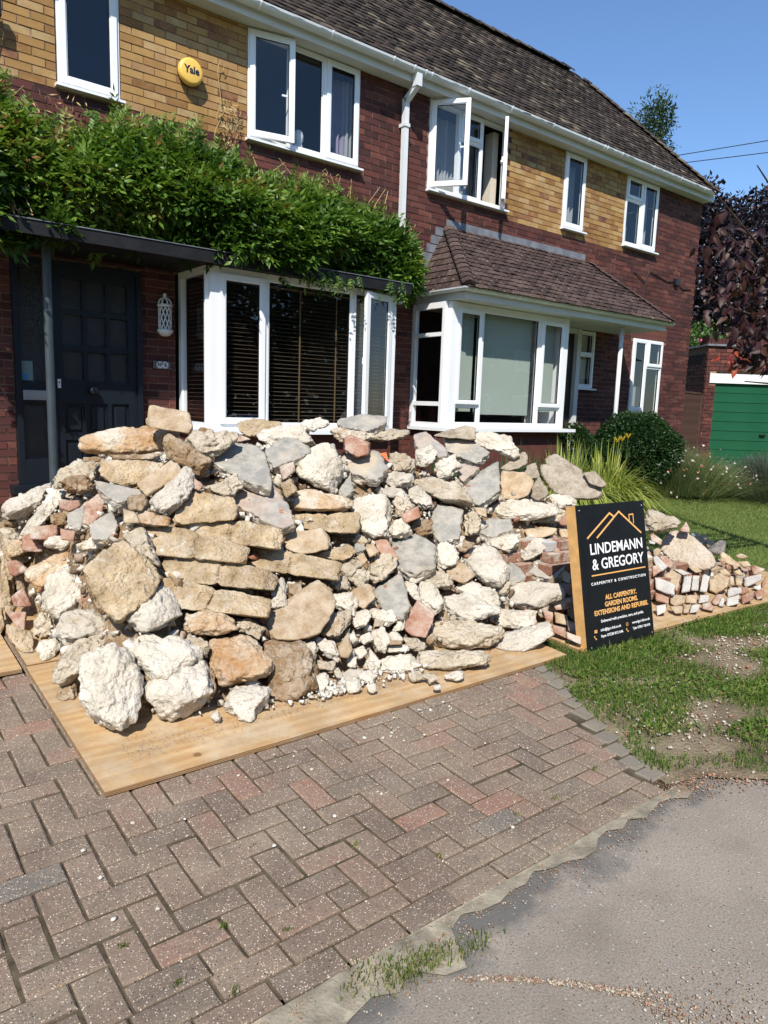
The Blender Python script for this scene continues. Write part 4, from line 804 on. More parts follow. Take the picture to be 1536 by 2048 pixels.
for x0, x1, z0 in ((6.52, 6.92, -.05), (6.98, 8.08, -.08), (8.16, 8.60, -.02)):
    b = B(); b.box(x0, x1, 6.93, 6.933, z0, 1.3); tag(b.obj('roller_blind', 'blind_fabric'), {6.52: 'narrow pale roller blind in the left light of the porch bay', 6.98: 'wide pale roller blind in the middle of the porch bay', 8.16: 'narrow pale roller blind in the right light of the porch bay'}[x0], 'blind')
b = B(); b.quad((6.34, 7.495, 1.3), (8.7, 7.495, 1.3), (8.7, 6.87, 1.3), (6.34, 6.87, 1.3)); b.obj('bay_ceiling', 'interior', right)
# porch door and its side window
b = B(); b.box(8.95, 9.02, 7.44, 7.56, -1.2, 1.33); b.box(9.80, 9.90, 7.43, 7.56, -1.2, 1.33); b.box(9.02, 9.80, 7.441, 7.56, 1.25, 1.33); b.obj('door_frame', 'soffit_white', right)
b = B(); b.box(9.02, 9.80, 7.50, 7.54, -1.2, 1.25)
for i in range(2):
    for j in range(4): b.bbox(9.10+i*.34, 9.36+i*.34, -1.0+j*.55, -.6+j*.55, -7.50, -7.485, .01, tf=lambda p: (p[0], -p[2], p[1]))
b.obj('front_door', 'brown_door', right)
window(right, 9.905, 10.355, .40, 1.32, [('f', 9.95, 10.31, .45, .92), ('f', 9.95, 10.31, .97, 1.27)], [(9.95, 10.31, .92, .97)], label='small two pane window beside the porch door')
b = B(); b.box(9.95, 10.31, 7.62, 7.63, .4, 1.3); b.obj('curtain', 'cream_paint', right)
# cable and junction box on the wall
c = B(); c.tube([(11.3, 7.488, 2.42), (11.5, 7.48, 2.36), (11.62, 7.485, 2.30), (11.78, 7.485, 2.50), (12.1, 7.485, 2.45), (12.35, 7.485, 2.40), (12.62, 7.485, 2.43)], .009, 5); c.tube([(11.3, 7.488, 2.42), (11.3, 7.49, 1.60)], .004, 4); c.tube([(12.66, 7.485, 2.43), (12.9, 7.485, 2.33), (13.2, 7.485, 2.36)], .009, 5); c.box(12.58, 12.70, 7.44, 7.495, 2.37, 2.48)
tag(c.obj('wall_cable', 'black_plastic', right), 'loose black cable and junction box')
# ================================================================= PLYWOOD SHEETS
def board(x0, x1, y0, y1, up, label, rot=0, th=.018, bow=0.):
    cx, cy = (x0+x1)/2, (y0+y1)/2; gz = g(cx, cy); s = (g(cx, y1)-g(cx, y0))/(y1-y0); sx = (g(x1, cy)-g(x0, cy))/(x1-x0); b = B(); n = 16; P = []
    top = []; 
    for z in (th, 0):
        for j in (0, 1):
            for i in range(n+1):
                u = i/n; x = (x0-cx)+(x1-x0)*u; y = (y0 if j == 0 else y1)-cy; P.append((x, y, z+up+s*y+sx*x+bow*(u-.5)**2*4))
    F = []
    for i in range(n):
        F += [(i, i+1, n+2+i, n+1+i), (2*n+2+i, 3*n+3+i, 3*n+4+i, 2*n+3+i), (i, 2*n+2+i, 2*n+3+i, i+1), (n+1+i, n+2+i, 3*n+4+i, 3*n+3+i)]
    F += [(0, n+1, 3*n+3, 2*n+2), (n, 3*n+2, 4*n+3, 2*n+1)]
    b.add(P, F); b.F[:] = [f[::-1] if 0 else f for f in b.F]
    o = flush('plywood_sheet', b.V, b.F, 'plywood', None); o.location = (cx, cy, gz); o.rotation_euler.z = R(rot); o.data.update()
    return tag(o, label, 'plywood sheet', 'plywood sheets under the rubble')
board(.712, 3.30, 2.425, 3.62, .0, 'bare plywood sheet sticking out under the front of the rubble', 0, .018, .006)
board(-1.75, .69, 3.60, 4.85, .008, 'plywood sheet corner at the left edge, below the yellow brick lumps', 0)
board(3.44, 6.9, 2.42, 3.66, .006, 'plywood sheet carrying the sign and the brick stack beside the grass', -.9)
board(.72, 3.2, 3.64, 4.86, .004, 'plywood sheet buried under the back of the rubble', 0)
# ================================================================= THE RUBBLE
def _hash(ix, iy, iz): 
    h = (ix*374761393+iy*668265263+iz*1274126177) & 0xffffffff; h = ((h ^ (h >> 13))*1103515245) & 0xffffffff; return ((h ^ (h >> 16)) & 0xffff)/65535.
def vnoise(P):
    F = np.floor(P); f = P-F; f = f*f*(3-2*f); I = F.astype(np.int64); o = 0
    for a in (0, 1):
        for b_ in (0, 1):
            for c in (0, 1):
                o = o+_hash(I[:, 0]+a, I[:, 1]+b_, I[:, 2]+c)*(f[:, 0] if a else 1-f[:, 0])*(f[:, 1] if b_ else 1-f[:, 1])*(f[:, 2] if c else 1-f[:, 2])
    return o-.5
def fbm(P, o=4):
    s = 0; a = 1
    for _ in range(o): s = s+vnoise(P)*a; P = P*2.03+11.7; a *= .5
    return s
ICO = {}
def ico(l):
    if l not in ICO:
        bm = bmesh.new(); bmesh.ops.create_icosphere(bm, subdivisions=l, radius=1); bm.verts.ensure_lookup_table()
        ICO[l] = (np.array([v.co[:] for v in bm.verts]), np.array([[v.index for v in f.verts] for f in bm.faces])); bm.free()
    return ICO[l]
def hull_planes(pts):
    bm = bmesh.new()
    for p in pts: bm.verts.new(p)
    bmesh.ops.convex_hull(bm, input=bm.verts[:]); bm.normal_update(); N = []; O = []
    for f in bm.faces:
        if f.calc_area() > 1e-7: N.append(f.normal[:]); O.append(f.verts[0].co[:])
    bm.free(); return np.array(N), np.array(O)
KIND = {  # material(s), sharpness, coarse noise, fine noise, category
 'c': ('concrete_white', 38, .065, .020), 'a': ('concrete_pebbly', 30, .065, .024), 'b': ('concrete_brown', 15, .035, .012), 'B': ('pebbledash', 22, .02, .010), 'g': ('slab_grey', 40, .02, .006), 'p': ('slab_pink', 40, .02, .006),
 'y': ('sandy_block', 34, .035, .016), 'Y': ('sandy_block', 42, .028, .015), 't': ('tan_stone', 40, .022, .010), 'o': ('earth_stone', 14, .07, .024), 'k': ('rusty_block', 22, .045, .018), 'r': ('rubble_brick', 50, .016, .006), 'R': ('terracotta', 40, .01, .003), 'w': ('painted_face', 40, .008, .003), 'd': ('dark_tile', 40, .008, .002)}
def make_stone(k, ring, inner, nrm, name, label, cat, group=None, lvl=None):
    m, p, an, fn = KIND[k]; ring = np.array(ring); c = ring.mean(0); D = np.linalg.norm(c); view = c/D
    e = np.ptp(ring @ RX, axis=0); s = math.sqrt(max(1e-5, e[0]*e[1])); s = max(s, .02)
    rg = np.random.default_rng(int(abs(c[0]*9973+c[1]*7919+c[2]*5003)) % 99991)
    up = np.array([0, 0, 1.]); pts = list(ring)
    if k in 'gpR':
        th = {'g': .075, 'p': .07, 'R': .012}[k]*min(1, max(.35, s/.22)); pts += list(ring-nrm*th+(c-ring)*rg.uniform(-.03, .1, (len(ring), 1))); pts.append(c+nrm*.004)
    elif k == 'w' or (k in 'trydY' and not inner and s < .13):
        pts += list(c+(ring-c)*.97-view*min(.11, s*.9)); pts += list(c+(ring-c)*.9-view*.006)
    elif inner:
        pts += inner; pts += list(c+(ring-c)*.88-view*s*.6)
    else:
        hz = ring[:, 2]; zr = (hz-hz.min())/(np.ptp(hz)+1e-6); bul = s*(.14 if k == 'Y' else .20 if k in 'ytBbr' else .26)
        for q, z in zip(ring, zr):
            blk = k in 'yYtBbr'; w = .89 if blk else rg.uniform(.66, .93); f = c+(q-c)*w-view*bul*(rg.uniform(.95, 1.08) if blk else rg.uniform(.65, 1.2)); f = f-up*(.24*s*z if blk else .12*s*z); pts.append(f)
        pts += list(c+(ring-c)*.82+view*s*.45-up*s*.05)
    pts = np.array(pts); N, O = hull_planes(pts); c0 = pts.mean(0); h = np.einsum('ij,ij->i', N, O-c0); ok = h > .004*s; N, h = N[ok], np.maximum(h[ok], .003)
    if k in 'caobktyY':      # fracture faces: random planes cut the block
        ne = {'c': 15, 'a': 12, 'o': 8, 'b': 4, 'k': 5, 't': 3, 'y': 4, 'Y': 2}[k]; E = rg.normal(size=(ne, 3)); E -= view*.35; E /= np.linalg.norm(E, axis=1, keepdims=True); N = np.concatenate([N, E]); h = np.concatenate([h, ((pts-c0) @ E.T).max(0)*rg.uniform(.66 if k in 'cao' else .84, .93, ne)])
    cov = np.cov((pts-c0).T); ev, U = np.linalg.eigh(cov); S = U @ np.diag(np.sqrt(np.maximum(ev, 1e-6))) @ U.T
    px = s*715/D; l = lvl or (6 if px > 62 else 5 if px > 20 else 4 if px > 9 else 3)
    u, F = ico(l); d = u @ S.T; d /= np.linalg.norm(d, axis=1, keepdims=True)
    q = np.maximum(0, d @ N.T)/h[None]; mx = q.max(1, keepdims=True); r = 1/(mx[:, 0]*((q/mx)**p).sum(1)**(1/p))
    P = c0+d*r[:, None]; sd = rg.random(3)*50; fr = 1/max(s, .05)
    sc_ = min(1., s/.16)*min(s, .32)
    nz = (fbm(P*fr*3.0+sd, 3)*an*.55-np.abs(vnoise(P*fr*4.5+sd))*an*.9)*s + (fbm(P*38+sd, 3)*fn*1.1 + np.minimum(0, vnoise(P*22+sd)+.12)*fn*2.0)*min(1, s/.12)
    if k in 'gp': 
        nn = N[(q/mx).argmax(1)] @ nrm; fl = nn > .8; nz = np.where(fl, nz*.18, nz*2.6)
    if k == 'w': fl = (N[(q/mx).argmax(1)] @ -view) > .55; nz = np.where(fl, nz*.6, nz)
    if k == 'Y':          # joint between the bricks still bonded in the lump
        ax = np.linalg.svd(ring-c)[2][0]; t = (P-c) @ ax; L_ = np.ptp(t); nb = max(2, round(L_/.225))
        for i in range(1, nb): tt = t-(t.min()+L_*i/nb)+fbm(P*9, 2)*.01; nz -= .020*np.exp(-(tt/.010)**2)
    P = P+d*nz[:, None]
    if k not in 'gp':     # the rounding shrinks the outline: bring it back to the measured width and height
        for ax in (RX[:, 0], RX[:, 1]):
            a_, b_ = (P-c) @ ax, (ring-c) @ ax; f_ = min(1.4, max(.9, np.ptp(b_)/np.ptp(a_))); m0 = (a_.max()+a_.min())/2; m1 = (b_.max()+b_.min())/2; P = P+np.outer((a_-m0)*(f_-1)+(m1-m0), ax)
    if k in 'Kk': pass
    fl_ = np.array([g(a_, b_)+.026 for a_, b_ in P[:, :2]]) if P[:, 2].min() < -1.2 else -9.; P[:, 2] = np.maximum(P[:, 2], fl_)
    mats, mi = [m], None
    if k in 'gp':
        mats = [m, 'concrete_white']; fc = P[F].mean(1); fn_ = np.cross(P[F[:, 1]]-P[F[:, 0]], P[F[:, 2]]-P[F[:, 0]]); fn_ /= np.linalg.norm(fn_, axis=1, keepdims=True)+1e-12; mi = ((fn_ @ nrm+fbm(fc*14+sd, 2)*.12) < .80).astype(int)
    if k == 'w':
        mats = ['painted_face', 'rubble_brick']; fc = P[F].mean(1); fn_ = np.cross(P[F[:, 1]]-P[F[:, 0]], P[F[:, 2]]-P[F[:, 0]]); fn_ /= np.linalg.norm(fn_, axis=1, keepdims=True)+1e-12; mi = ((fn_ @ -view+fbm(fc*25+sd, 2)*.35) < .62).astype(int)
    org = c0.copy(); org[2] = P[:, 2].min()
    o = flush(name, P, F, mats, None, None, mi, True, origin=org)
    return tag(o, label, cat, group)
STONES = """t|1.502,4.075,-0.042 1.692,3.977,-0.079 1.699,3.919,-0.171 1.670,3.912,-0.202 1.604,3.959,-0.167 1.451,4.028,-0.153 1.460,4.050,-0.110||-0.32,-0.81,0.49|sandy block perched highest on the left, in front of the bay window
k|1.159,4.319,-0.245 1.374,4.285,-0.183 1.701,4.184,-0.167 1.715,4.150,-0.214 1.691,4.111,-0.291 1.505,4.149,-0.330 1.343,4.199,-0.338 1.166,4.266,-0.327||-0.28,-0.82,0.51|long pale brick lump with an orange crumbling top, in front of the door
o|1.473,3.844,-0.195 1.500,3.835,-0.191 1.699,3.664,-0.324 1.617,3.638,-0.416 1.507,3.732,-0.344 1.461,3.785,-0.293||-0.33,-0.79,0.52|dark brown wedge of stone leaning against the long orange topped lump
a|1.590,3.865,-0.224 1.700,3.847,-0.174 1.836,3.792,-0.164 1.896,3.745,-0.193 1.833,3.730,-0.261 1.717,3.739,-0.328 1.610,3.822,-0.277||-0.36,-0.78,0.51|coarse pebbly concrete chunk just below the left bay sill
y|2.199,4.352,-0.121 2.303,4.302,-0.110 2.451,4.207,-0.134 2.321,4.211,-0.237 2.207,4.271,-0.240 2.172,4.329,-0.178||-0.41,-0.77,0.49|tan brick end lying at the crest below the blinds
c|2.226,4.149,-0.180 2.358,4.097,-0.141 2.553,3.978,-0.148 2.520,3.909,-0.280 2.391,3.982,-0.284 2.247,4.069,-0.281 2.198,4.110,-0.262||-0.44,-0.75,0.50|white plaster chunk with rusty flecks at the crest below the blinds
g|1.812,3.873,-0.278 1.923,3.877,-0.242 2.018,3.818,-0.245 2.055,3.727,-0.283 1.975,3.481,-0.444 1.941,3.445,-0.475 1.864,3.522,-0.456 1.819,3.761,-0.338 1.745,3.771,-0.355||-0.26,-0.47,0.84|large grey slab with white cracked rim at the upper left of the crest
g|2.104,3.832,-0.286 2.273,3.870,-0.208 2.340,3.802,-0.221 2.355,3.675,-0.285 2.240,3.658,-0.334 2.075,3.674,-0.382 2.079,3.732,-0.349||-0.29,-0.46,0.84|dark grey slab piece right of the large cracked grey slab
p|1.827,3.716,-0.468 2.035,3.619,-0.453 2.031,3.394,-0.573 1.993,3.272,-0.649 1.914,3.284,-0.667 1.832,3.418,-0.623 1.771,3.577,-0.558||-0.27,-0.45,0.85|pinkish grey slab jutting over the yellow brick blocks
y|1.169,3.947,-0.354 1.259,3.928,-0.336 1.408,3.875,-0.341 1.491,3.835,-0.358 1.371,3.811,-0.455 1.281,3.826,-0.479 1.175,3.890,-0.437 1.160,3.913,-0.410||-0.27,-0.80,0.53|squared sandy block below the long orange topped lump
t|1.263,3.653,-0.438 1.460,3.657,-0.323 1.496,3.614,-0.367 1.293,3.595,-0.507||-0.30,-0.79,0.54|smooth tan brick lying at a slant left of the white diagonal chunk
c|1.296,3.585,-0.512 1.510,3.614,-0.350 1.561,3.578,-0.372 1.528,3.529,-0.459 1.426,3.502,-0.554 1.333,3.503,-0.605 1.303,3.545,-0.564||-0.31,-0.78,0.55|white chunk standing diagonally beside the slanting tan brick
a|1.040,4.542,-0.490 1.179,4.566,-0.397 1.347,4.522,-0.397 1.345,4.476,-0.467 1.277,4.470,-0.505 1.115,4.481,-0.553 1.035,4.503,-0.551||-0.22,-0.82,0.54|pebbly cream concrete at the left shoulder of the heap by the door
o|1.071,4.398,-0.512 1.171,4.403,-0.464 1.267,4.352,-0.502 1.246,4.325,-0.550 1.138,4.339,-0.573 1.075,4.372,-0.548||-0.22,-0.81,0.54|earthy brown chunk below the pebbly cream concrete at the left shoulder
c|0.867,4.999,-0.687 1.026,5.013,-0.619 1.167,5.017,-0.572 1.167,4.969,-0.643 1.014,4.922,-0.757 0.863,4.930,-0.790 0.832,4.954,-0.763||-0.16,-0.81,0.56|pale slab sticking out of the left edge of the heap
c|0.856,4.590,-0.841 1.115,4.699,-0.604 1.217,4.693,-0.581 1.194,4.662,-0.631 1.023,4.598,-0.775 0.880,4.567,-0.865||-0.18,-0.80,0.57|long thin white concrete splinter slanting down on the left
g|1.103,3.817,-0.429 1.190,3.718,-0.466 1.302,3.658,-0.476 1.301,3.626,-0.494 1.157,3.619,-0.530 1.104,3.751,-0.466||-0.19,-0.49,0.85|thin grey slab with ragged white underside under the squared sandy block
o|1.186,3.557,-0.499 1.260,3.546,-0.479 1.279,3.509,-0.521 1.239,3.491,-0.566 1.182,3.516,-0.560||-0.27,-0.78,0.56|round clod of brown earth left of the white diagonal chunk
r|1.100,3.984,-0.569 1.179,3.992,-0.526 1.204,3.961,-0.560 1.181,3.929,-0.615 1.100,3.896,-0.694 1.062,3.919,-0.677||-0.23,-0.79,0.56|orange brick standing between two small grey slab pieces
g|1.069,4.196,-0.655 1.172,4.229,-0.616 1.154,4.148,-0.666 1.099,4.059,-0.727 1.046,4.112,-0.707||-0.16,-0.49,0.86|small grey slab piece left of the standing orange brick
g|1.054,3.734,-0.643 1.189,3.785,-0.587 1.183,3.683,-0.645 1.125,3.591,-0.709 1.034,3.635,-0.703||-0.18,-0.48,0.86|blue grey slab piece right of the standing orange brick
r|0.944,4.494,-0.773 1.112,4.464,-0.761 1.107,4.426,-0.815 1.049,4.415,-0.848 0.943,4.447,-0.837||-0.18,-0.79,0.58|red brick piece lying under the long white splinter
r|1.027,4.151,-0.732 1.110,4.115,-0.751 1.089,4.085,-0.800 1.021,4.112,-0.787||-0.20,-0.79,0.58|small red brick stub beside the red brick piece on the left
r|1.064,4.329,-0.599 1.187,4.295,-0.602 1.186,4.271,-0.637 1.118,4.269,-0.665 1.066,4.296,-0.646||-0.21,-0.80,0.56|orange brick fragment above the small grey slab piece
r|0.920,4.567,-0.831 0.973,4.563,-0.822 1.045,4.492,-0.897 1.017,4.477,-0.924 0.910,4.509,-0.913||-0.17,-0.79,0.59|low red brick piece at the tip of the long white splinter
c|0.950,4.306,-0.842 1.024,4.320,-0.800 1.110,4.284,-0.821 1.052,4.253,-0.881||-0.19,-0.79,0.59|small white lump below the red brick piece on the left
c|0.967,3.758,-0.765 1.070,3.757,-0.728 1.175,3.736,-0.717 1.155,3.710,-0.757 1.016,3.724,-0.792||-0.22,-0.78,0.59|white lump above the big beige block
y|1.395,3.512,-0.640 1.492,3.599,-0.466 1.716,3.462,-0.514 1.735,3.421,-0.557 1.707,3.390,-0.616 1.601,3.458,-0.589 1.476,3.506,-0.599 1.412,3.497,-0.650||-0.34,-0.75,0.56|pale topped block above the stack of long yellow brick lumps
Y|1.429,3.502,-0.658 1.465,3.543,-0.585 1.682,3.410,-0.617 1.903,3.263,-0.665 1.901,3.234,-0.702 1.867,3.197,-0.769 1.644,3.358,-0.705 1.436,3.490,-0.668||-0.36,-0.73,0.58|first long yellow two brick lump from the top of the stack
Y|1.245,3.484,-0.641 1.357,3.438,-0.638 1.439,3.385,-0.659 1.683,3.215,-0.737 1.676,3.190,-0.772 1.637,3.172,-0.815 1.491,3.266,-0.778 1.304,3.366,-0.755 1.224,3.418,-0.734||-0.32,-0.74,0.59|second long yellow brick lump from the top of the stack, rounded at its right end
Y|1.280,3.350,-0.818 1.303,3.379,-0.771 1.382,3.350,-0.763 1.718,3.127,-0.836 1.772,3.067,-0.875 1.728,3.031,-0.941 1.544,3.142,-0.913 1.340,3.279,-0.867||-0.34,-0.71,0.62|third long yellow brick lump in the stack, chipped at its right end
Y|1.754,3.396,-0.773 1.785,3.389,-0.760 1.906,3.289,-0.789 2.171,3.077,-0.847 2.119,3.027,-0.937 1.957,3.153,-0.906 1.736,3.343,-0.844||-0.41,-0.68,0.61|yellow brick lump right of the second and third lumps of the stack
y|0.877,3.317,-0.791 0.963,3.350,-0.719 1.074,3.355,-0.670 1.188,3.225,-0.782 1.206,3.156,-0.858 1.015,3.156,-0.931 0.972,3.113,-0.998 0.925,3.164,-0.956 0.897,3.234,-0.883||-0.24,-0.75,0.62|big beige block with a flat top carrying a loose red brick
r|0.964,3.397,-0.794 1.047,3.416,-0.738 1.127,3.389,-0.741 1.139,3.351,-0.783 1.062,3.340,-0.826 0.963,3.362,-0.837|1.047,3.338,-0.761|-0.24,-0.76,0.61|loose red brick on top of the big beige block
k|0.817,4.254,-0.972 1.058,4.266,-0.887 1.134,4.237,-0.903 1.107,4.191,-0.968 0.969,4.203,-0.993 0.886,4.151,-1.084 0.822,4.228,-1.005||-0.18,-0.77,0.61|orange stained slab left of the big beige block
a|1.105,3.424,-0.647 1.226,3.402,-0.621 1.219,3.329,-0.717 1.243,3.254,-0.802 1.183,3.291,-0.781 1.144,3.357,-0.715||-0.27,-0.76,0.59|pebbly white concrete between the big beige block and the brick lumps
c|0.879,3.940,-0.941 1.005,3.941,-0.902 1.031,3.878,-0.970 1.063,3.802,-1.053 0.929,3.794,-1.102 0.876,3.779,-1.136 0.815,3.845,-1.074 0.839,3.895,-1.008||-0.19,-0.76,0.63|white squared chunk below the orange stained slab
c|0.807,3.031,-1.067 0.954,3.017,-1.037 1.002,2.941,-1.097 1.008,2.879,-1.157 0.992,2.812,-1.228 0.934,2.730,-1.326 0.857,2.738,-1.341 0.766,2.774,-1.333 0.741,2.843,-1.272 0.746,2.917,-1.197 0.771,2.986,-1.122||-0.21,-0.69,0.69|largest white boulder, standing at the front left of the board
c|0.993,3.065,-1.062 1.087,3.053,-1.037 1.223,2.986,-1.053 1.268,2.897,-1.126 1.268,2.851,-1.173 1.061,2.883,-1.220 1.007,2.997,-1.125||-0.26,-0.69,0.68|white boulder wedged above the two front boulders
c|1.015,2.902,-1.234 1.115,2.909,-1.189 1.282,2.895,-1.138 1.309,2.850,-1.170 1.287,2.757,-1.266 1.231,2.715,-1.328 1.144,2.719,-1.357 1.021,2.770,-1.356 0.999,2.834,-1.304||-0.27,-0.66,0.70|second white boulder from the left in the front row
k|1.366,3.022,-1.116 1.510,2.971,-1.095 1.558,2.928,-1.113 1.603,2.817,-1.197 1.586,2.775,-1.245 1.494,2.784,-1.281 1.347,2.841,-1.298 1.331,2.923,-1.228 1.337,2.970,-1.180||-0.33,-0.65,0.68|white block with a rusty orange crystalline face in the front row
c|1.293,2.754,-1.335 1.319,2.788,-1.293 1.411,2.779,-1.259 1.514,2.722,-1.263 1.517,2.678,-1.300 1.492,2.641,-1.343 1.405,2.609,-1.410 1.317,2.675,-1.393||-0.32,-0.62,0.71|small white block sitting alone at the front of the board
o|1.639,2.975,-1.148 1.793,2.880,-1.150 1.817,2.754,-1.250 1.768,2.676,-1.345 1.636,2.694,-1.401 1.555,2.757,-1.388 1.573,2.832,-1.311 1.629,2.870,-1.248||-0.37,-0.62,0.69|brown stained boulder right of the rusty faced block
t|1.655,3.046,-1.145 1.712,3.086,-1.069 1.899,3.065,-0.975 2.000,3.063,-0.915 2.039,2.979,-0.975 2.036,2.935,-1.020 1.902,2.882,-1.157 1.779,2.922,-1.192 1.688,2.987,-1.183||-0.40,-0.65,0.65|big smooth tan stone lying diagonally behind the brown stained boulder
c|0.985,3.139,-0.981 1.040,3.184,-0.908 1.142,3.185,-0.866 1.230,3.142,-0.878 1.254,3.036,-0.987 1.183,3.028,-1.025 1.080,3.048,-1.044 0.992,3.077,-1.046||-0.26,-0.72,0.64|white boulder above the wedged boulder, under the lowest yellow lump
k|1.262,3.086,-1.041 1.304,3.106,-1.000 1.391,3.080,-0.985 1.474,3.040,-0.988 1.498,2.949,-1.071 1.387,2.976,-1.096 1.275,3.039,-1.083||-0.31,-0.69,0.66|orange tinged rock below the lowest yellow brick lump
c|0.792,3.440,-1.066 0.836,3.475,-1.013 0.940,3.455,-1.003 0.998,3.416,-1.029 1.051,3.328,-1.112 0.935,3.345,-1.129 0.824,3.368,-1.136 0.786,3.404,-1.108||-0.20,-0.73,0.65|rounded white rock above the largest front boulder
a|0.708,3.229,-1.256 0.743,3.306,-1.166 0.808,3.336,-1.115 0.978,3.317,-1.088 1.055,3.274,-1.111 0.904,3.272,-1.156 0.854,3.236,-1.208 0.784,3.254,-1.209 0.758,3.197,-1.277||-0.19,-0.71,0.67|crooked cream rock behind the left of the largest front boulder
o|0.745,3.233,-1.317 0.857,3.278,-1.244 0.840,3.207,-1.320 0.817,3.178,-1.356 0.758,3.199,-1.349||-0.17,-0.70,0.69|tan wedge leaning on the largest front boulder
a|0.797,3.959,-1.243 0.869,4.024,-1.151 0.919,3.966,-1.205 0.901,3.920,-1.263 0.801,3.933,-1.272||-0.16,-0.74,0.65|small cream block at the left edge above the board corner
c|0.770,3.723,-1.257 0.794,3.753,-1.219 0.882,3.734,-1.218 0.894,3.701,-1.251 0.829,3.656,-1.316 0.773,3.674,-1.311||-0.16,-0.73,0.67|small white rock at the lower left edge of the heap
r|0.818,4.395,-1.144 0.894,4.416,-1.100 0.927,4.321,-1.207 0.824,4.349,-1.198||-0.15,-0.76,0.63|dusty pink brick at the left edge of the heap
r|0.761,4.216,-1.174 0.865,4.188,-1.183 0.836,4.100,-1.292 0.795,4.154,-1.238||-0.14,-0.75,0.64|dusty pink brick below the other pink brick at the left edge
y|0.681,3.951,-1.170 0.717,3.932,-1.183 0.799,3.885,-1.219 0.787,3.780,-1.339 0.742,3.826,-1.297 0.689,3.899,-1.227||-0.14,-0.74,0.66|yellow brick lump lowest at the left edge, beside the far board
y|0.784,4.662,-1.079 0.827,4.642,-1.094 0.834,4.520,-1.242 0.795,4.457,-1.326 0.754,4.531,-1.246||-0.13,-0.77,0.63|tall yellow brick lump cut by the left of the picture
y|0.827,4.805,-0.872 0.979,4.723,-0.941 1.008,4.689,-0.979 0.911,4.676,-1.021 0.864,4.660,-1.054 0.822,4.733,-0.968||-0.15,-0.79,0.60|yellow brick lump with a torn top at the far left
y|0.827,4.817,-0.988 0.867,4.779,-1.027 0.874,4.657,-1.181 0.854,4.625,-1.225 0.786,4.642,-1.220||-0.14,-0.78,0.61|yellow brick lump standing at the far left below the torn one
r|0.843,4.634,-0.987 0.901,4.625,-0.985 0.966,4.568,-1.042 0.885,4.561,-1.071 0.847,4.575,-1.063||-0.15,-0.78,0.61|pink brick end showing under the orange stained slab
Y|1.239,3.292,-0.858 1.312,3.257,-0.860 1.694,2.987,-0.961 1.651,2.930,-1.045 1.519,3.016,-1.018 1.287,3.171,-0.967 1.228,3.265,-0.894||-0.33,-0.70,0.64|lowest long yellow brick lump of the stack
c|1.800,3.152,-0.899 1.850,3.127,-0.894 1.812,3.036,-1.013 1.751,3.041,-1.045 1.722,3.080,-1.022||-0.39,-0.67,0.63|upright white chunk at the right end of the lowest yellow lump
o|1.865,3.139,-0.941 1.942,3.111,-0.921 1.913,3.064,-0.989 1.846,3.059,-1.037||-0.40,-0.66,0.63|dark brown lump in the hollow right of the lowest yellow lump
c|1.229,2.697,-1.334 1.266,2.701,-1.315 1.273,2.673,-1.337 1.250,2.666,-1.353||-0.29,-0.63,0.72|little white lump touching the small front block
g|2.816,4.107,-0.105 3.004,4.052,-0.059 3.122,3.935,-0.073 3.071,3.879,-0.123 2.937,3.882,-0.175 2.847,3.983,-0.158 2.787,4.050,-0.147||-0.34,-0.44,0.83|flat grey topped slab crowning the heap below the open window
a|2.637,3.921,-0.181 2.699,3.898,-0.151 2.857,3.768,-0.173 2.865,3.728,-0.221 2.766,3.763,-0.273 2.681,3.842,-0.249||-0.51,-0.70,0.50|rough concrete carrying the flat grey topped slab
c|2.477,4.031,-0.120 2.595,3.977,-0.088 2.633,3.916,-0.142 2.530,3.952,-0.188 2.485,3.989,-0.175||-0.47,-0.73,0.49|white knob of concrete on the crest left of the crowning slab
r|2.683,3.836,-0.223 2.732,3.819,-0.198 2.821,3.719,-0.245 2.796,3.682,-0.321 2.719,3.721,-0.344 2.665,3.794,-0.299|2.720,3.722,-0.256|-0.51,-0.70,0.51|small orange brick perched near the top of the heap
g|2.634,3.795,-0.350 2.724,3.828,-0.298 2.885,3.715,-0.292 2.848,3.550,-0.390 2.726,3.501,-0.462 2.626,3.638,-0.432||-0.33,-0.42,0.84|brown streaked slab under the small perched brick
c|2.270,3.754,-0.357 2.424,3.738,-0.243 2.500,3.680,-0.253 2.495,3.532,-0.458 2.424,3.521,-0.534 2.315,3.609,-0.512 2.265,3.706,-0.426||-0.46,-0.71,0.53|big white chunk left of the brown streaked slab
g|2.458,3.792,-0.281 2.581,3.782,-0.241 2.539,3.695,-0.302 2.431,3.698,-0.341||-0.31,-0.44,0.84|small grey slab corner above the big white chunk
a|2.927,4.008,-0.223 3.079,3.934,-0.158 3.233,3.807,-0.166 3.189,3.798,-0.227 3.036,3.898,-0.255||-0.54,-0.68,0.50|flat cream concrete piece right of the crowning slab
a|2.978,3.730,-0.365 3.044,3.722,-0.307 3.116,3.620,-0.359 3.102,3.577,-0.429 2.971,3.670,-0.448||-0.55,-0.66,0.52|rough white chunk right of the terracotta bits
c|3.252,3.774,-0.301 3.347,3.722,-0.260 3.374,3.658,-0.310 3.267,3.668,-0.415 3.220,3.732,-0.389||-0.57,-0.64,0.51|white chunk in the middle of the upper heap
c|3.375,3.714,-0.371 3.529,3.612,-0.319 3.512,3.554,-0.407 3.393,3.590,-0.499 3.353,3.662,-0.458||-0.59,-0.62,0.52|white chunk left of the big blue grey slab
p|3.426,4.006,-0.197 3.514,3.964,-0.179 3.518,3.731,-0.290 3.475,3.683,-0.331 3.392,3.725,-0.348 3.361,3.901,-0.276||-0.37,-0.40,0.84|pinkish plaster chunk near the crest in the middle
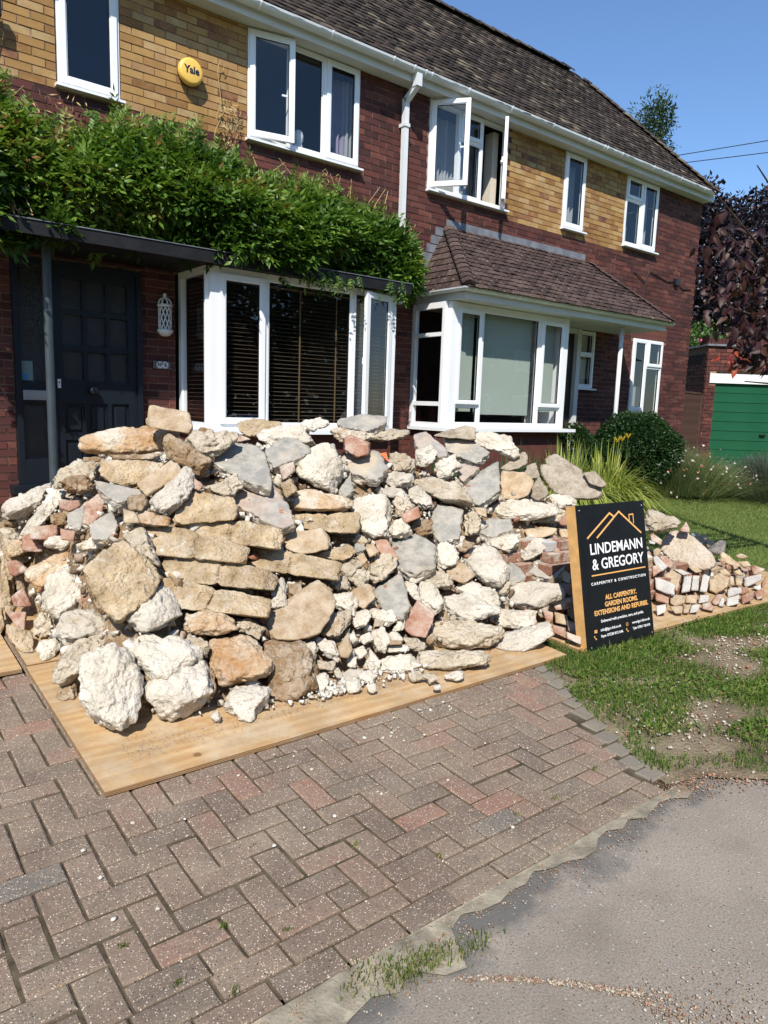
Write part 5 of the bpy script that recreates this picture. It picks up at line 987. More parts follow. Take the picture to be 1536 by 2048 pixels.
g|3.773,4.058,-0.190 3.894,3.794,-0.257 3.894,3.657,-0.319 3.737,3.651,-0.394 3.718,3.814,-0.328 3.661,3.894,-0.317||-0.38,-0.39,0.84|grey slab tilted down to the right near the crest
b|3.642,4.016,-0.209 3.832,3.897,-0.128 3.899,3.822,-0.140 3.852,3.792,-0.238 3.712,3.958,-0.197||-0.60,-0.63,0.49|pale brown concrete on the crest below the middle window post
c|4.030,3.994,-0.202 4.123,3.919,-0.172 4.213,3.791,-0.208 4.235,3.665,-0.328 4.169,3.692,-0.380 4.072,3.860,-0.306 4.020,3.956,-0.260||-0.63,-0.59,0.50|long white chunk at the right of the crest
g|3.538,3.620,-0.531 3.926,3.603,-0.363 3.712,3.380,-0.558 3.512,3.375,-0.651 3.482,3.428,-0.641||-0.38,-0.37,0.85|big blue grey slab tilted up on the right of the heap
p|3.537,3.640,-0.460 3.631,3.698,-0.391 3.705,3.575,-0.413 3.514,3.549,-0.511||-0.38,-0.38,0.84|flat beige slab left of the big blue grey slab
t|3.976,3.636,-0.451 4.100,3.487,-0.457 4.116,3.412,-0.516 4.044,3.405,-0.609 3.938,3.476,-0.661 3.890,3.542,-0.650||-0.64,-0.55,0.54|rounded tan stone right of the big blue grey slab
a|3.142,3.669,-0.487 3.259,3.578,-0.467 3.375,3.438,-0.502 3.394,3.325,-0.609 3.333,3.343,-0.652 3.235,3.453,-0.631 3.197,3.547,-0.566||-0.57,-0.61,0.55|yellowish pebbly concrete left of the big blue grey slab
c|3.003,3.544,-0.539 3.052,3.526,-0.510 3.102,3.426,-0.574 3.081,3.375,-0.653 3.024,3.417,-0.662 2.988,3.487,-0.618||-0.55,-0.63,0.55|small pale block left below the yellowish pebbly concrete
g|3.137,3.446,-0.688 3.210,3.510,-0.629 3.324,3.338,-0.656 3.142,3.181,-0.802 3.014,3.220,-0.838 3.019,3.307,-0.798||-0.36,-0.37,0.85|upright dark grey slab in the middle right of the heap
c|2.504,3.516,-0.575 2.594,3.482,-0.535 2.736,3.378,-0.530 2.691,3.305,-0.653 2.610,3.271,-0.762 2.530,3.294,-0.806 2.527,3.383,-0.706||-0.50,-0.65,0.57|square white plaster block in the middle of the heap
c|2.721,3.365,-0.712 2.808,3.324,-0.678 2.806,3.243,-0.768 2.756,3.255,-0.800 2.670,3.329,-0.798||-0.52,-0.63,0.58|white wedge right of the square plaster block
a|2.835,3.495,-0.579 2.905,3.449,-0.563 2.934,3.371,-0.625 2.880,3.369,-0.678 2.800,3.423,-0.694||-0.53,-0.63,0.56|pebbly chunk above the white wedge
o|2.877,3.352,-0.751 2.931,3.353,-0.699 3.000,3.284,-0.708 2.977,3.233,-0.783 2.906,3.276,-0.804||-0.54,-0.61,0.58|orange stone crusted with white mortar
k|2.131,3.609,-0.531 2.260,3.548,-0.501 2.445,3.380,-0.559 2.437,3.357,-0.595 2.364,3.375,-0.631 2.121,3.540,-0.625||-0.46,-0.69,0.56|white topped brick slab left of the square plaster block
Y|2.121,3.506,-0.639 2.451,3.301,-0.619 2.400,3.237,-0.735 2.247,3.337,-0.738 2.117,3.461,-0.696||-0.46,-0.68,0.58|two yellow bricks joined together under the white topped slab
t|1.983,3.391,-0.718 2.180,3.293,-0.688 2.201,3.246,-0.726 2.176,3.206,-0.791 2.025,3.271,-0.825 1.960,3.349,-0.783||-0.43,-0.68,0.59|yellow brick with a reddish end below the joined pair
y|2.131,3.300,-0.837 2.317,3.224,-0.779 2.335,3.173,-0.822 2.248,3.187,-0.873||-0.45,-0.66,0.60|flat yellow brick piece right of the reddish ended brick
g|2.695,3.349,-0.825 2.878,3.304,-0.773 2.921,3.150,-0.825 2.798,3.017,-0.931 2.669,3.049,-0.967 2.615,3.161,-0.939||-0.34,-0.38,0.86|large speckled grey slab at the very middle of the heap
c|2.996,3.243,-0.845 3.084,3.176,-0.828 3.056,3.080,-0.947 2.968,3.122,-0.987 2.939,3.160,-0.977||-0.55,-0.58,0.60|white block right of the large speckled slab
c|3.213,3.224,-0.932 3.305,3.201,-0.864 3.393,3.087,-0.881 3.405,2.969,-0.976 3.362,2.933,-1.049 3.269,2.954,-1.120 3.224,3.068,-1.060 3.188,3.195,-0.981||-0.58,-0.54,0.61|large bright white plaster slab right of the middle
g|3.558,3.127,-0.993 3.570,3.041,-1.021 3.540,2.948,-1.070 3.428,2.983,-1.106 3.438,3.021,-1.087||-0.38,-0.33,0.86|small grey slab edge tucked right of the bright plaster slab
a|3.350,3.373,-0.704 3.419,3.340,-0.667 3.428,3.273,-0.725 3.380,3.229,-0.819 3.301,3.292,-0.837||-0.59,-0.57,0.57|pebbly block right of the upright dark grey slab
g|3.516,3.363,-0.775 3.588,3.364,-0.743 3.698,3.248,-0.741 3.639,3.171,-0.799 3.478,3.231,-0.846 3.458,3.313,-0.821||-0.38,-0.35,0.86|grey topped chunk below the long white chunk on the right
c|3.738,3.550,-0.713 3.843,3.503,-0.641 3.988,3.338,-0.636 4.102,3.170,-0.669 4.079,3.137,-0.727 3.919,3.268,-0.782 3.801,3.411,-0.778||-0.63,-0.54,0.56|long white chunk left of the sign top
c|3.472,3.271,-0.870 3.634,3.146,-0.819 3.634,3.104,-0.857 3.544,3.114,-0.939 3.459,3.235,-0.915||-0.60,-0.54,0.59|white chunk below the grey topped chunk on the right
c|3.698,3.216,-0.941 3.784,3.188,-0.874 3.858,3.115,-0.861 3.862,3.037,-0.925 3.755,3.096,-0.986 3.672,3.158,-1.019||-0.62,-0.51,0.59|rounded white chunk above the dark square slab by the sign
g|3.762,3.170,-1.010 3.891,3.082,-0.984 3.918,2.936,-1.026 3.788,2.899,-1.099 3.715,2.983,-1.101 3.680,3.094,-1.075||-0.39,-0.32,0.86|dark squarish slab nearest the left side of the sign
b|4.637,3.807,-0.451 4.684,3.765,-0.431 4.818,3.536,-0.479 4.878,3.380,-0.551 4.858,3.314,-0.641 4.809,3.335,-0.683 4.649,3.545,-0.687 4.606,3.705,-0.588||-0.68,-0.51,0.53|long brown grey concrete block above the sign
b|4.701,3.814,-0.389 4.777,3.754,-0.349 4.857,3.540,-0.460 4.838,3.499,-0.527 4.787,3.593,-0.499 4.688,3.764,-0.457||-0.68,-0.52,0.52|thin brown concrete length lying on the long block above the sign
b|4.778,3.479,-0.478 4.837,3.413,-0.461 4.847,3.298,-0.555 4.815,3.312,-0.585 4.766,3.413,-0.556||-0.69,-0.49,0.53|brown concrete end poking out above the top of the sign
b|4.115,3.763,-0.460 4.306,3.674,-0.320 4.283,3.626,-0.401 4.165,3.695,-0.472||-0.64,-0.57,0.52|brown concrete wedge at the right shoulder of the heap
b|4.300,3.701,-0.456 4.394,3.642,-0.401 4.367,3.566,-0.514 4.305,3.621,-0.534||-0.65,-0.55,0.52|small brown piece left of the long block above the sign
b|4.149,3.506,-0.625 4.259,3.503,-0.495 4.263,3.392,-0.600 4.182,3.425,-0.666||-0.65,-0.53,0.54|upright brown piece right of the rounded tan stone
c|4.339,3.485,-0.644 4.440,3.379,-0.619 4.472,3.276,-0.676 4.391,3.310,-0.743 4.354,3.386,-0.717||-0.66,-0.51,0.55|cream chunk touching the top left of the sign
R|2.910,3.731,-0.316 2.947,3.708,-0.307 2.939,3.667,-0.370||-0.53,-0.67,0.52|thin orange terracotta shard on the left near the crest
R|3.020,3.724,-0.324 3.064,3.691,-0.320 3.034,3.693,-0.349||-0.54,-0.66,0.51|thin orange terracotta shard on the right near the crest
c|2.832,3.655,-0.465 2.914,3.623,-0.421 3.034,3.518,-0.430 3.003,3.477,-0.510 2.908,3.540,-0.528||-0.53,-0.65,0.54|white chunk under the brown streaked slab
c|2.775,3.576,-0.535 2.883,3.508,-0.511 2.942,3.446,-0.528 2.910,3.427,-0.581 2.796,3.532,-0.566||-0.53,-0.65,0.55|flat white chunk above the square plaster block
r|2.123,3.677,-0.379 2.211,3.649,-0.347 2.205,3.612,-0.402 2.121,3.621,-0.459||-0.43,-0.73,0.53|brown red brick left of the big white chunk
y|2.075,3.593,-0.467 2.149,3.569,-0.442 2.162,3.516,-0.501 2.082,3.527,-0.549||-0.43,-0.72,0.55|mossy yellow brick end below the brown red brick
g|2.457,3.549,-0.518 2.604,3.624,-0.425 2.532,3.498,-0.516 2.450,3.469,-0.560||-0.32,-0.43,0.85|dark grey slab sliver right of the big white chunk
r|2.845,3.418,-0.679 2.953,3.376,-0.624 2.942,3.328,-0.687 2.846,3.373,-0.729||-0.54,-0.63,0.57|pink brick piece above the mortar crusted stone
r|2.551,3.288,-0.799 2.608,3.255,-0.786 2.624,3.145,-0.887 2.594,3.147,-0.910 2.552,3.222,-0.867||-0.50,-0.62,0.60|orange brick leaning on the large speckled slab
t|2.454,3.256,-0.818 2.500,3.244,-0.794 2.509,3.189,-0.844 2.451,3.206,-0.874||-0.49,-0.64,0.60|small orange tan cube left of the leaning orange brick
t|2.362,3.220,-0.858 2.407,3.208,-0.834 2.411,3.169,-0.873 2.381,3.170,-0.895||-0.48,-0.64,0.60|smallest tan cube left of the leaning orange brick
g|2.394,3.286,-0.800 2.448,3.287,-0.780 2.436,3.217,-0.817 2.373,3.223,-0.837||-0.31,-0.40,0.86|little blue grey fragment above the tan cubes
a|2.414,3.202,-0.921 2.537,3.179,-0.845 2.575,3.101,-0.893 2.475,3.092,-0.983 2.395,3.131,-1.007||-0.49,-0.62,0.61|pebbly cream chunk below the leaning orange brick
a|2.251,3.144,-0.962 2.364,3.125,-0.896 2.346,3.056,-0.980 2.287,3.078,-1.002||-0.47,-0.63,0.62|pale chunk at the right end of the yellow lump
t|2.991,3.133,-0.999 3.085,3.097,-0.947 3.113,2.995,-1.013 3.035,3.018,-1.064 2.987,3.086,-1.045||-0.56,-0.56,0.61|ochre stone left of the bright plaster slab
a|2.759,3.122,-1.021 2.846,3.105,-0.960 2.923,2.991,-1.000 2.879,2.959,-1.068 2.800,3.027,-1.073||-0.53,-0.57,0.62|cream chunk left of the ochre stone
t|3.468,3.404,-0.668 3.534,3.333,-0.670 3.510,3.305,-0.725 3.473,3.353,-0.714||-0.60,-0.57,0.56|small tan brick showing left of the long white chunk
c|3.396,3.049,-1.194 3.485,3.041,-1.116 3.578,2.954,-1.094 3.700,2.764,-1.127 3.639,2.745,-1.201 3.478,2.855,-1.269 3.368,2.980,-1.276||-0.60,-0.49,0.63|long white slab with a small cap, left of the sign bottom
g|2.409,3.118,-1.033 2.621,3.123,-0.953 2.518,2.905,-1.085 2.423,2.853,-1.142 2.384,2.935,-1.120 2.381,3.009,-1.090||-0.32,-0.38,0.87|pale smooth slab standing on edge in the lower heap
t|2.195,3.083,-1.032 2.324,3.047,-0.973 2.332,2.985,-1.028 2.248,2.979,-1.095 2.201,3.059,-1.052||-0.46,-0.62,0.64|tan brick with a dark end left of the standing slab
c|2.710,3.083,-1.011 2.783,3.009,-1.018 2.781,2.905,-1.112 2.716,2.886,-1.183 2.673,2.974,-1.139||-0.52,-0.57,0.63|white chunk right of the standing slab
r|2.484,2.933,-1.218 2.618,2.965,-1.087 2.659,2.856,-1.150 2.556,2.807,-1.272 2.505,2.860,-1.266||-0.50,-0.57,0.65|purplish red block flecked with plaster in the lower heap
c|2.897,3.069,-1.117 3.019,2.967,-1.097 3.125,2.773,-1.168 3.103,2.769,-1.191 2.950,2.850,-1.254 2.850,2.993,-1.221||-0.55,-0.53,0.64|flat white slab right of the purplish block
c|3.007,3.065,-1.102 3.085,3.043,-1.051 3.189,2.878,-1.098 3.158,2.807,-1.187 3.100,2.900,-1.159||-0.56,-0.54,0.63|white slab leaning on the flat slab right of the purplish block
c|3.173,2.923,-1.278 3.268,2.887,-1.221 3.398,2.733,-1.223 3.380,2.697,-1.267 3.295,2.724,-1.322 3.203,2.818,-1.332||-0.58,-0.50,0.65|flat white slab second from the bottom at the right end
a|2.678,2.950,-1.304 2.803,2.922,-1.225 3.031,2.700,-1.217 3.022,2.646,-1.267 2.984,2.632,-1.308 2.887,2.674,-1.354 2.780,2.759,-1.372 2.666,2.876,-1.372||-0.54,-0.53,0.66|long cream slab, upper of the two at the foot of the heap
a|2.438,2.760,-1.335 2.546,2.705,-1.296 2.719,2.545,-1.288 2.741,2.491,-1.313 2.705,2.478,-1.350 2.592,2.544,-1.385 2.476,2.658,-1.385||-0.52,-0.52,0.68|long cream slab, lower of the two at the foot of the heap
c|2.992,2.744,-1.408 3.111,2.740,-1.307 3.286,2.625,-1.239 3.339,2.570,-1.233 3.296,2.547,-1.287 3.202,2.579,-1.346 3.102,2.604,-1.414 3.017,2.679,-1.433||-0.57,-0.48,0.66|lumpy white slab lowest at the right end of the front board
a|2.427,2.860,-1.256 2.479,2.829,-1.244 2.507,2.739,-1.298 2.480,2.734,-1.322 2.423,2.796,-1.311||-0.49,-0.56,0.67|small cream chunk below the purplish block
c|2.233,2.816,-1.298 2.384,2.707,-1.283 2.389,2.649,-1.326 2.296,2.670,-1.373 2.185,2.748,-1.386||-0.47,-0.56,0.69|flat white piece lying on the board below the purplish block
c|2.113,2.793,-1.327 2.179,2.827,-1.255 2.205,2.755,-1.298 2.139,2.713,-1.377||-0.45,-0.57,0.69|pointed white chunk left of the flat piece on the board
a|1.962,2.979,-1.142 2.030,3.002,-1.076 2.130,2.944,-1.065 2.112,2.897,-1.121 1.993,2.901,-1.196 1.941,2.945,-1.187||-0.43,-0.62,0.66|cream pebbly cube right of the big smooth tan stone
c|2.099,3.071,-1.037 2.164,3.062,-1.002 2.216,2.980,-1.045 2.160,2.950,-1.114 2.106,3.016,-1.086||-0.45,-0.62,0.64|small white lump just left of the tan brick with a dark end~
c|2.166,2.987,-1.119 2.240,2.970,-1.084 2.271,2.932,-1.098 2.200,2.912,-1.166 2.148,2.939,-1.177||-0.45,-0.61,0.65|small white lump just below the tan brick with a dark end~
c|2.252,2.914,-1.181 2.314,2.878,-1.169 2.317,2.822,-1.215 2.259,2.783,-1.290 2.218,2.825,-1.282||-0.46,-0.58,0.67|small white lump just above the pointed white chunk~
t|2.019,2.884,-1.223 2.097,2.900,-1.159 2.074,2.826,-1.240 2.040,2.815,-1.271 2.006,2.844,-1.268||-0.43,-0.60,0.67|small tan stone among the white bits of the lower heap
c|2.161,2.890,-1.206 2.215,2.876,-1.182 2.212,2.832,-1.223 2.154,2.849,-1.247||-0.45,-0.59,0.67|small white lump just right of the cream pebbly cube~
c|2.091,2.847,-1.248 2.142,2.831,-1.230 2.142,2.791,-1.265 2.091,2.797,-1.292||-0.44,-0.59,0.68|small white lump just above the little grey slab piece~
c|2.346,2.884,-1.214 2.388,2.862,-1.203 2.396,2.813,-1.240 2.355,2.818,-1.264 2.326,2.857,-1.252||-0.48,-0.57,0.67|small white lump just above the flat white piece~
g|1.958,2.772,-1.330 2.013,2.777,-1.310 2.071,2.728,-1.312 2.004,2.708,-1.342 1.948,2.719,-1.355||-0.28,-0.37,0.89|little grey slab piece at the foot of the white bits
c|1.908,2.666,-1.326 1.986,2.630,-1.309 1.955,2.595,-1.356 1.903,2.622,-1.365||-0.42,-0.57,0.70|small white lump just below the little grey slab piece~
c|2.028,2.722,-1.317 2.082,2.693,-1.307 2.089,2.647,-1.340 2.049,2.647,-1.365 2.019,2.679,-1.358||-0.44,-0.57,0.69|small white lump just below the pointed white chunk~
c|1.775,2.724,-1.361 1.803,2.780,-1.297 1.874,2.743,-1.289 1.840,2.709,-1.337 1.791,2.700,-1.373||-0.40,-0.60,0.70|small white lump just left of the little grey slab piece~
a|1.852,2.821,-1.293 1.869,2.848,-1.259 1.939,2.796,-1.263 1.925,2.763,-1.300||-0.41,-0.60,0.69|small cream pebbly lump just right of the ribbed white plaster piece~
c|1.927,2.792,-1.308 1.956,2.786,-1.295 1.955,2.744,-1.332 1.923,2.756,-1.341||-0.41,-0.59,0.69|small white lump just right of the ribbed white plaster piece~
c|2.423,2.516,-1.346 2.492,2.476,-1.324 2.502,2.445,-1.340 2.452,2.447,-1.376 2.421,2.496,-1.362||-0.51,-0.51,0.69|small white lump just below the long cream slab, lower of the two~
a|2.259,2.609,-1.330 2.320,2.570,-1.318 2.308,2.537,-1.352 2.255,2.560,-1.371||-0.48,-0.54,0.69|small cream pebbly lump just right of the flat white piece~
a|2.302,2.555,-1.332 2.358,2.518,-1.321 2.363,2.482,-1.345 2.310,2.495,-1.372||-0.49,-0.53,0.69|small cream pebbly lump just left of the long cream slab, lower of the two~
c|2.282,2.444,-1.345 2.309,2.426,-1.340 2.304,2.404,-1.359 2.277,2.421,-1.365||-0.49,-0.52,0.70|small white lump just right of the flat white piece~
c|1.991,2.601,-1.333 2.034,2.578,-1.324 2.020,2.550,-1.355 1.986,2.566,-1.364||-0.44,-0.56,0.70|small white lump just right of the little grey slab piece~
c|1.811,2.913,-1.175 1.868,2.881,-1.170 1.862,2.829,-1.222 1.810,2.806,-1.272 1.798,2.869,-1.222||-0.40,-0.62,0.68|ribbed white plaster piece on the brown stained boulder
c|1.904,2.925,-1.179 1.973,2.889,-1.169 1.984,2.804,-1.239 1.948,2.790,-1.273 1.893,2.865,-1.240||-0.41,-0.61,0.68|small white lump just below the cream pebbly cube~
c|2.310,3.014,-1.100 2.391,2.941,-1.107 2.405,2.878,-1.155 2.333,2.901,-1.186 2.295,2.972,-1.149||-0.47,-0.59,0.65|small white lump just below the pale smooth slab~
c|2.314,2.853,-1.269 2.396,2.794,-1.261 2.396,2.756,-1.293 2.311,2.818,-1.301||-0.48,-0.57,0.67|small white lump just right of the pointed white chunk~
t|2.320,2.861,-1.238 2.381,2.813,-1.236 2.375,2.796,-1.254 2.321,2.833,-1.261||-0.47,-0.57,0.67|small ochre crumb just above the flat white piece~
c|2.618,3.085,-1.002 2.667,3.022,-1.021 2.643,2.952,-1.105 2.615,2.997,-1.086||-0.51,-0.59,0.63|small white lump just left of the white chunk right of the~
c|2.029,2.821,-1.272 2.077,2.792,-1.267 2.042,2.762,-1.314 2.011,2.794,-1.306||-0.43,-0.59,0.68|small white lump just left of the pointed white chunk~
a|5.334,3.256,-0.794 5.393,3.182,-0.773 5.416,3.089,-0.813 5.453,2.976,-0.850 5.428,2.982,-0.878 5.348,3.037,-0.938 5.297,3.098,-0.958 5.260,3.180,-0.946 5.262,3.233,-0.904||-0.72,-0.42,0.56|pale topped boulder behind the right edge of the sign
B|5.486,3.193,-1.080 5.609,3.141,-0.961 5.666,3.039,-0.957 5.667,2.876,-1.064 5.682,2.790,-1.101 5.648,2.724,-1.187 5.569,2.790,-1.243 5.548,2.840,-1.236 5.507,2.973,-1.198 5.469,3.077,-1.177||-0.72,-0.38,0.58|large beige pebble dashed slab lying on the brick stack
r|5.570,3.091,-0.955 5.646,3.064,-0.875 5.631,3.019,-0.926 5.612,3.005,-0.960||-0.73,-0.40,0.56|salmon brick wedge behind the beige slab
w|5.031,2.995,-1.104 5.058,2.969,-1.082 5.076,2.871,-1.160 5.038,2.902,-1.202 5.024,2.972,-1.147||-0.80,-0.46,0.39|white painted brick slanting right of the sign
r|5.143,3.000,-1.109 5.165,2.984,-1.094 5.186,2.888,-1.135 5.147,2.882,-1.186 5.136,2.922,-1.171||-0.70,-0.40,0.59|hollow red brick in front of the beige slab
r|4.957,2.938,-1.150 4.995,2.896,-1.136 4.977,2.862,-1.179 4.915,2.898,-1.227||-0.69,-0.40,0.60|broken orange brick close to the right of the sign
w|4.905,2.893,-1.219 4.924,2.862,-1.215 4.977,2.735,-1.254 4.942,2.724,-1.333 4.909,2.785,-1.329 4.879,2.862,-1.303||-0.79,-0.45,0.41|white faced brick lowest sloping beside the sign
t|5.086,2.892,-1.228 5.133,2.871,-1.188 5.156,2.779,-1.220 5.070,2.754,-1.335 5.092,2.793,-1.285||-0.70,-0.39,0.60|tan brick end left of the three white upright bricks
w|5.220,2.824,-1.237 5.258,2.770,-1.220 5.207,2.750,-1.343 5.163,2.808,-1.367||-0.81,-0.43,0.41|left of the three white upright bricks
w|5.341,2.815,-1.241 5.369,2.765,-1.237 5.322,2.742,-1.354 5.290,2.794,-1.364||-0.81,-0.42,0.41|middle of the three white upright bricks
w|5.460,2.802,-1.256 5.473,2.789,-1.241 5.488,2.746,-1.255 5.428,2.735,-1.388 5.403,2.788,-1.382 5.443,2.796,-1.295||-0.82,-0.41,0.40|right of the three white upright bricks
w|5.233,2.921,-1.207 5.267,2.869,-1.196 5.297,2.790,-1.222 5.260,2.838,-1.245||-0.81,-0.44,0.40|white brick lying over the three upright ones
t|5.585,2.804,-1.379 5.621,2.837,-1.317 5.698,2.779,-1.259 5.719,2.684,-1.289 5.680,2.666,-1.346 5.581,2.738,-1.422 5.570,2.801,-1.398|5.578,2.736,-1.351|-0.72,-0.35,0.60|large ochre brick right of the three white uprights
t|5.435,2.916,-1.208 5.474,2.880,-1.183 5.478,2.796,-1.232 5.439,2.839,-1.251||-0.71,-0.37,0.59|ochre brick corner under the beige slab
r|4.806,2.811,-1.304 4.847,2.705,-1.325 4.815,2.689,-1.370 4.776,2.784,-1.354||-0.68,-0.39,0.62|brown brick in the second row beside the sign
t|4.935,2.768,-1.352 4.968,2.747,-1.328 5.014,2.667,-1.326 4.974,2.654,-1.378 4.919,2.703,-1.409 4.908,2.748,-1.394||-0.69,-0.38,0.62|tan brick at a corner of the second row
t|5.096,2.718,-1.349 5.150,2.644,-1.333 5.103,2.625,-1.397 5.056,2.701,-1.405||-0.70,-0.37,0.62|tan brick left of a white one in the second row
w|5.200,2.667,-1.346 5.238,2.600,-1.336 5.213,2.594,-1.391 5.168,2.660,-1.414||-0.81,-0.41,0.42|white brick end in the second row
t|4.707,2.628,-1.354 4.766,2.548,-1.337 4.732,2.531,-1.385 4.699,2.571,-1.397||-0.69,-0.37,0.63|tan brick at the bottom of the stack left of the white one
t|4.820,2.578,-1.352 4.856,2.535,-1.337 4.806,2.528,-1.397 4.780,2.560,-1.407||-0.69,-0.37,0.62|second tan brick at the bottom of the stack
w|4.885,2.557,-1.348 4.919,2.504,-1.337 4.887,2.504,-1.396 4.849,2.556,-1.416||-0.80,-0.41,0.43|white brick at the bottom of the stack below the second row
w|4.582,2.662,-1.338 4.629,2.600,-1.317 4.605,2.587,-1.373 4.561,2.633,-1.406||-0.78,-0.45,0.44|dusty white brick at the bottom beside the sign
r|5.269,2.614,-1.405 5.333,2.598,-1.341 5.355,2.554,-1.340 5.318,2.544,-1.388 5.270,2.578,-1.424||-0.71,-0.35,0.61|tilted brown brick in the gap of the stack
w|5.658,2.687,-1.374 5.680,2.666,-1.351 5.721,2.590,-1.340 5.705,2.577,-1.384 5.636,2.670,-1.435||-0.83,-0.38,0.41|upper of the two long white bricks on the right
w|5.399,2.563,-1.377 5.458,2.484,-1.333 5.428,2.469,-1.406 5.371,2.549,-1.444||-0.82,-0.38,0.42|lower of the two long white bricks on the right
w|5.250,2.542,-1.417 5.289,2.536,-1.348 5.296,2.512,-1.356 5.269,2.502,-1.417||-0.82,-0.39,0.42|grey white brick end left of the lower long white brick
t|5.873,2.765,-1.320 5.894,2.739,-1.309 5.853,2.704,-1.379 5.834,2.746,-1.378||-0.73,-0.34,0.60|brown brick end above the upper long white brick
t|5.964,2.765,-1.327 5.991,2.714,-1.323 5.946,2.693,-1.389 5.923,2.739,-1.392||-0.73,-0.33,0.60|ochre brick end above the upper long white brick
w|6.134,2.790,-1.355 6.148,2.768,-1.345 6.215,2.660,-1.304 6.193,2.651,-1.359 6.149,2.705,-1.402 6.116,2.751,-1.431 6.109,2.770,-1.427||-0.84,-0.37,0.40|red brick with a white face at the upper right of the stack
t|6.078,2.958,-1.177 6.100,2.939,-1.160 6.112,2.769,-1.246 6.087,2.784,-1.269 6.064,2.882,-1.239||-0.74,-0.35,0.58|long ochre slab slanting at the top right of the stack
t|6.205,2.889,-1.246 6.259,2.802,-1.228 6.251,2.756,-1.265 6.209,2.810,-1.286||-0.74,-0.33,0.59|flat ochre piece at the top right of the stack
r|6.345,2.833,-1.296 6.370,2.808,-1.278 6.395,2.715,-1.298 6.369,2.727,-1.325 6.317,2.790,-1.355||-0.74,-0.32,0.59|flat orange tipped piece at the right end of the stack
t|6.254,2.922,-1.207 6.287,2.894,-1.181 6.307,2.817,-1.200 6.276,2.847,-1.222 6.248,2.902,-1.226||-0.74,-0.34,0.58|separate ochre piece standing out against the lawn
t|7.399,3.906,-1.336 7.484,3.848,-1.266 7.495,3.771,-1.303 7.413,3.766,-1.410 7.407,3.847,-1.366||-0.73,-0.38,0.57|ochre chunk behind the beige slab, left one
t|7.378,3.802,-1.305 7.426,3.710,-1.304 7.395,3.668,-1.370 7.342,3.734,-1.396||-0.73,-0.37,0.57|ochre chunk behind the beige slab, right one
w|7.642,4.085,-1.312 7.669,4.052,-1.289 7.682,3.994,-1.330 7.645,4.030,-1.372 7.638,4.071,-1.339||-0.83,-0.44,0.35|white brick corner against the lawn
d|6.644,3.367,-1.275 6.685,3.330,-1.247 6.756,3.295,-1.178 6.786,3.237,-1.176 6.716,3.203,-1.287 6.668,3.253,-1.317||-0.73,-0.36,0.58|dark grey curved tile standing against the lawn
r|5.587,2.545,-1.386 5.597,2.537,-1.378 5.659,2.467,-1.342 5.618,2.456,-1.398 5.551,2.515,-1.445||-0.72,-0.32,0.61|red brick at the bottom right of the stack
r|5.817,2.636,-1.369 5.843,2.600,-1.357 5.828,2.568,-1.392 5.774,2.624,-1.427||-0.73,-0.33,0.61|dark red brick above the bottom right red brick
r|5.813,2.540,-1.389 5.848,2.517,-1.360 5.865,2.477,-1.360 5.826,2.460,-1.416 5.791,2.497,-1.438||-0.73,-0.31,0.61|last red brick at the right end of the stack
w|6.047,2.653,-1.398 6.088,2.598,-1.362 6.069,2.584,-1.414 6.056,2.605,-1.421 6.045,2.643,-1.410||-0.84,-0.36,0.40|white brick over the last red brick
r|6.275,2.688,-1.399 6.325,2.671,-1.347 6.283,2.653,-1.408 6.249,2.663,-1.445||-0.74,-0.31,0.60|pale red brick end at the far right of the stack
r|5.032,2.557,-1.366 5.074,2.507,-1.347 5.060,2.462,-1.388 5.037,2.475,-1.407 5.010,2.542,-1.400||-0.70,-0.35,0.62|shaded brown brick at the bottom in the gap
r|5.209,3.134,-0.963 5.231,3.118,-0.948 5.246,3.030,-0.993 5.218,3.024,-1.032 5.191,3.112,-1.001||-0.71,-0.42,0.57|red brick under the pale topped boulder
w|5.145,3.090,-0.992 5.170,3.036,-1.006 5.163,3.038,-1.020 5.138,3.079,-1.021||-0.80,-0.48,0.37|white sliver of brick beside the sign
t|5.103,3.030,-1.058 5.131,3.010,-1.040 5.147,2.974,-1.046 5.118,2.968,-1.084 5.079,2.994,-1.113||-0.70,-0.41,0.58|small brown brick beside the sign
t|5.837,2.852,-1.277 5.876,2.814,-1.252 5.871,2.747,-1.297 5.830,2.815,-1.307||-0.73,-0.35,0.59|small ochre crumb just above the brown brick end~
t|6.026,2.823,-1.301 6.069,2.779,-1.274 6.056,2.731,-1.317 6.036,2.757,-1.327||-0.73,-0.34,0.59|small ochre crumb just above the ochre brick end~
r|5.951,2.895,-1.191 5.972,2.869,-1.181 5.959,2.852,-1.207 5.938,2.879,-1.217||-0.73,-0.35,0.58|small red brick crumb just left of the long ochre slab~
r|5.962,2.853,-1.242 5.988,2.830,-1.225 5.967,2.796,-1.269 5.945,2.825,-1.280||-0.73,-0.35,0.59|small red brick crumb just below the long ochre slab~
r|5.933,2.877,-1.215 5.952,2.849,-1.207 5.940,2.833,-1.233 5.921,2.860,-1.240||-0.73,-0.35,0.59|small red brick crumb just below the dark grey curved tile~
r|6.057,2.834,-1.256 6.078,2.807,-1.246 6.065,2.791,-1.272 6.044,2.817,-1.282||-0.73,-0.34,0.59|small red brick crumb just left of the flat ochre piece~
t|3.902,3.306,-0.833 4.007,3.199,-0.812 4.055,3.133,-0.818 3.962,3.170,-0.888 3.885,3.256,-0.895||-0.64,-0.51,0.58|tan brick left of the sign under the long white chunk
r|3.979,3.190,-0.899 4.050,3.131,-0.871 4.006,3.065,-0.975 3.952,3.116,-0.991||-0.64,-0.50,0.59|red frogged brick left of the sign
t|4.176,3.239,-0.843 4.238,3.153,-0.847 4.210,3.126,-0.902 4.142,3.183,-0.930||-0.65,-0.49,0.58|tan brick touching the sign side
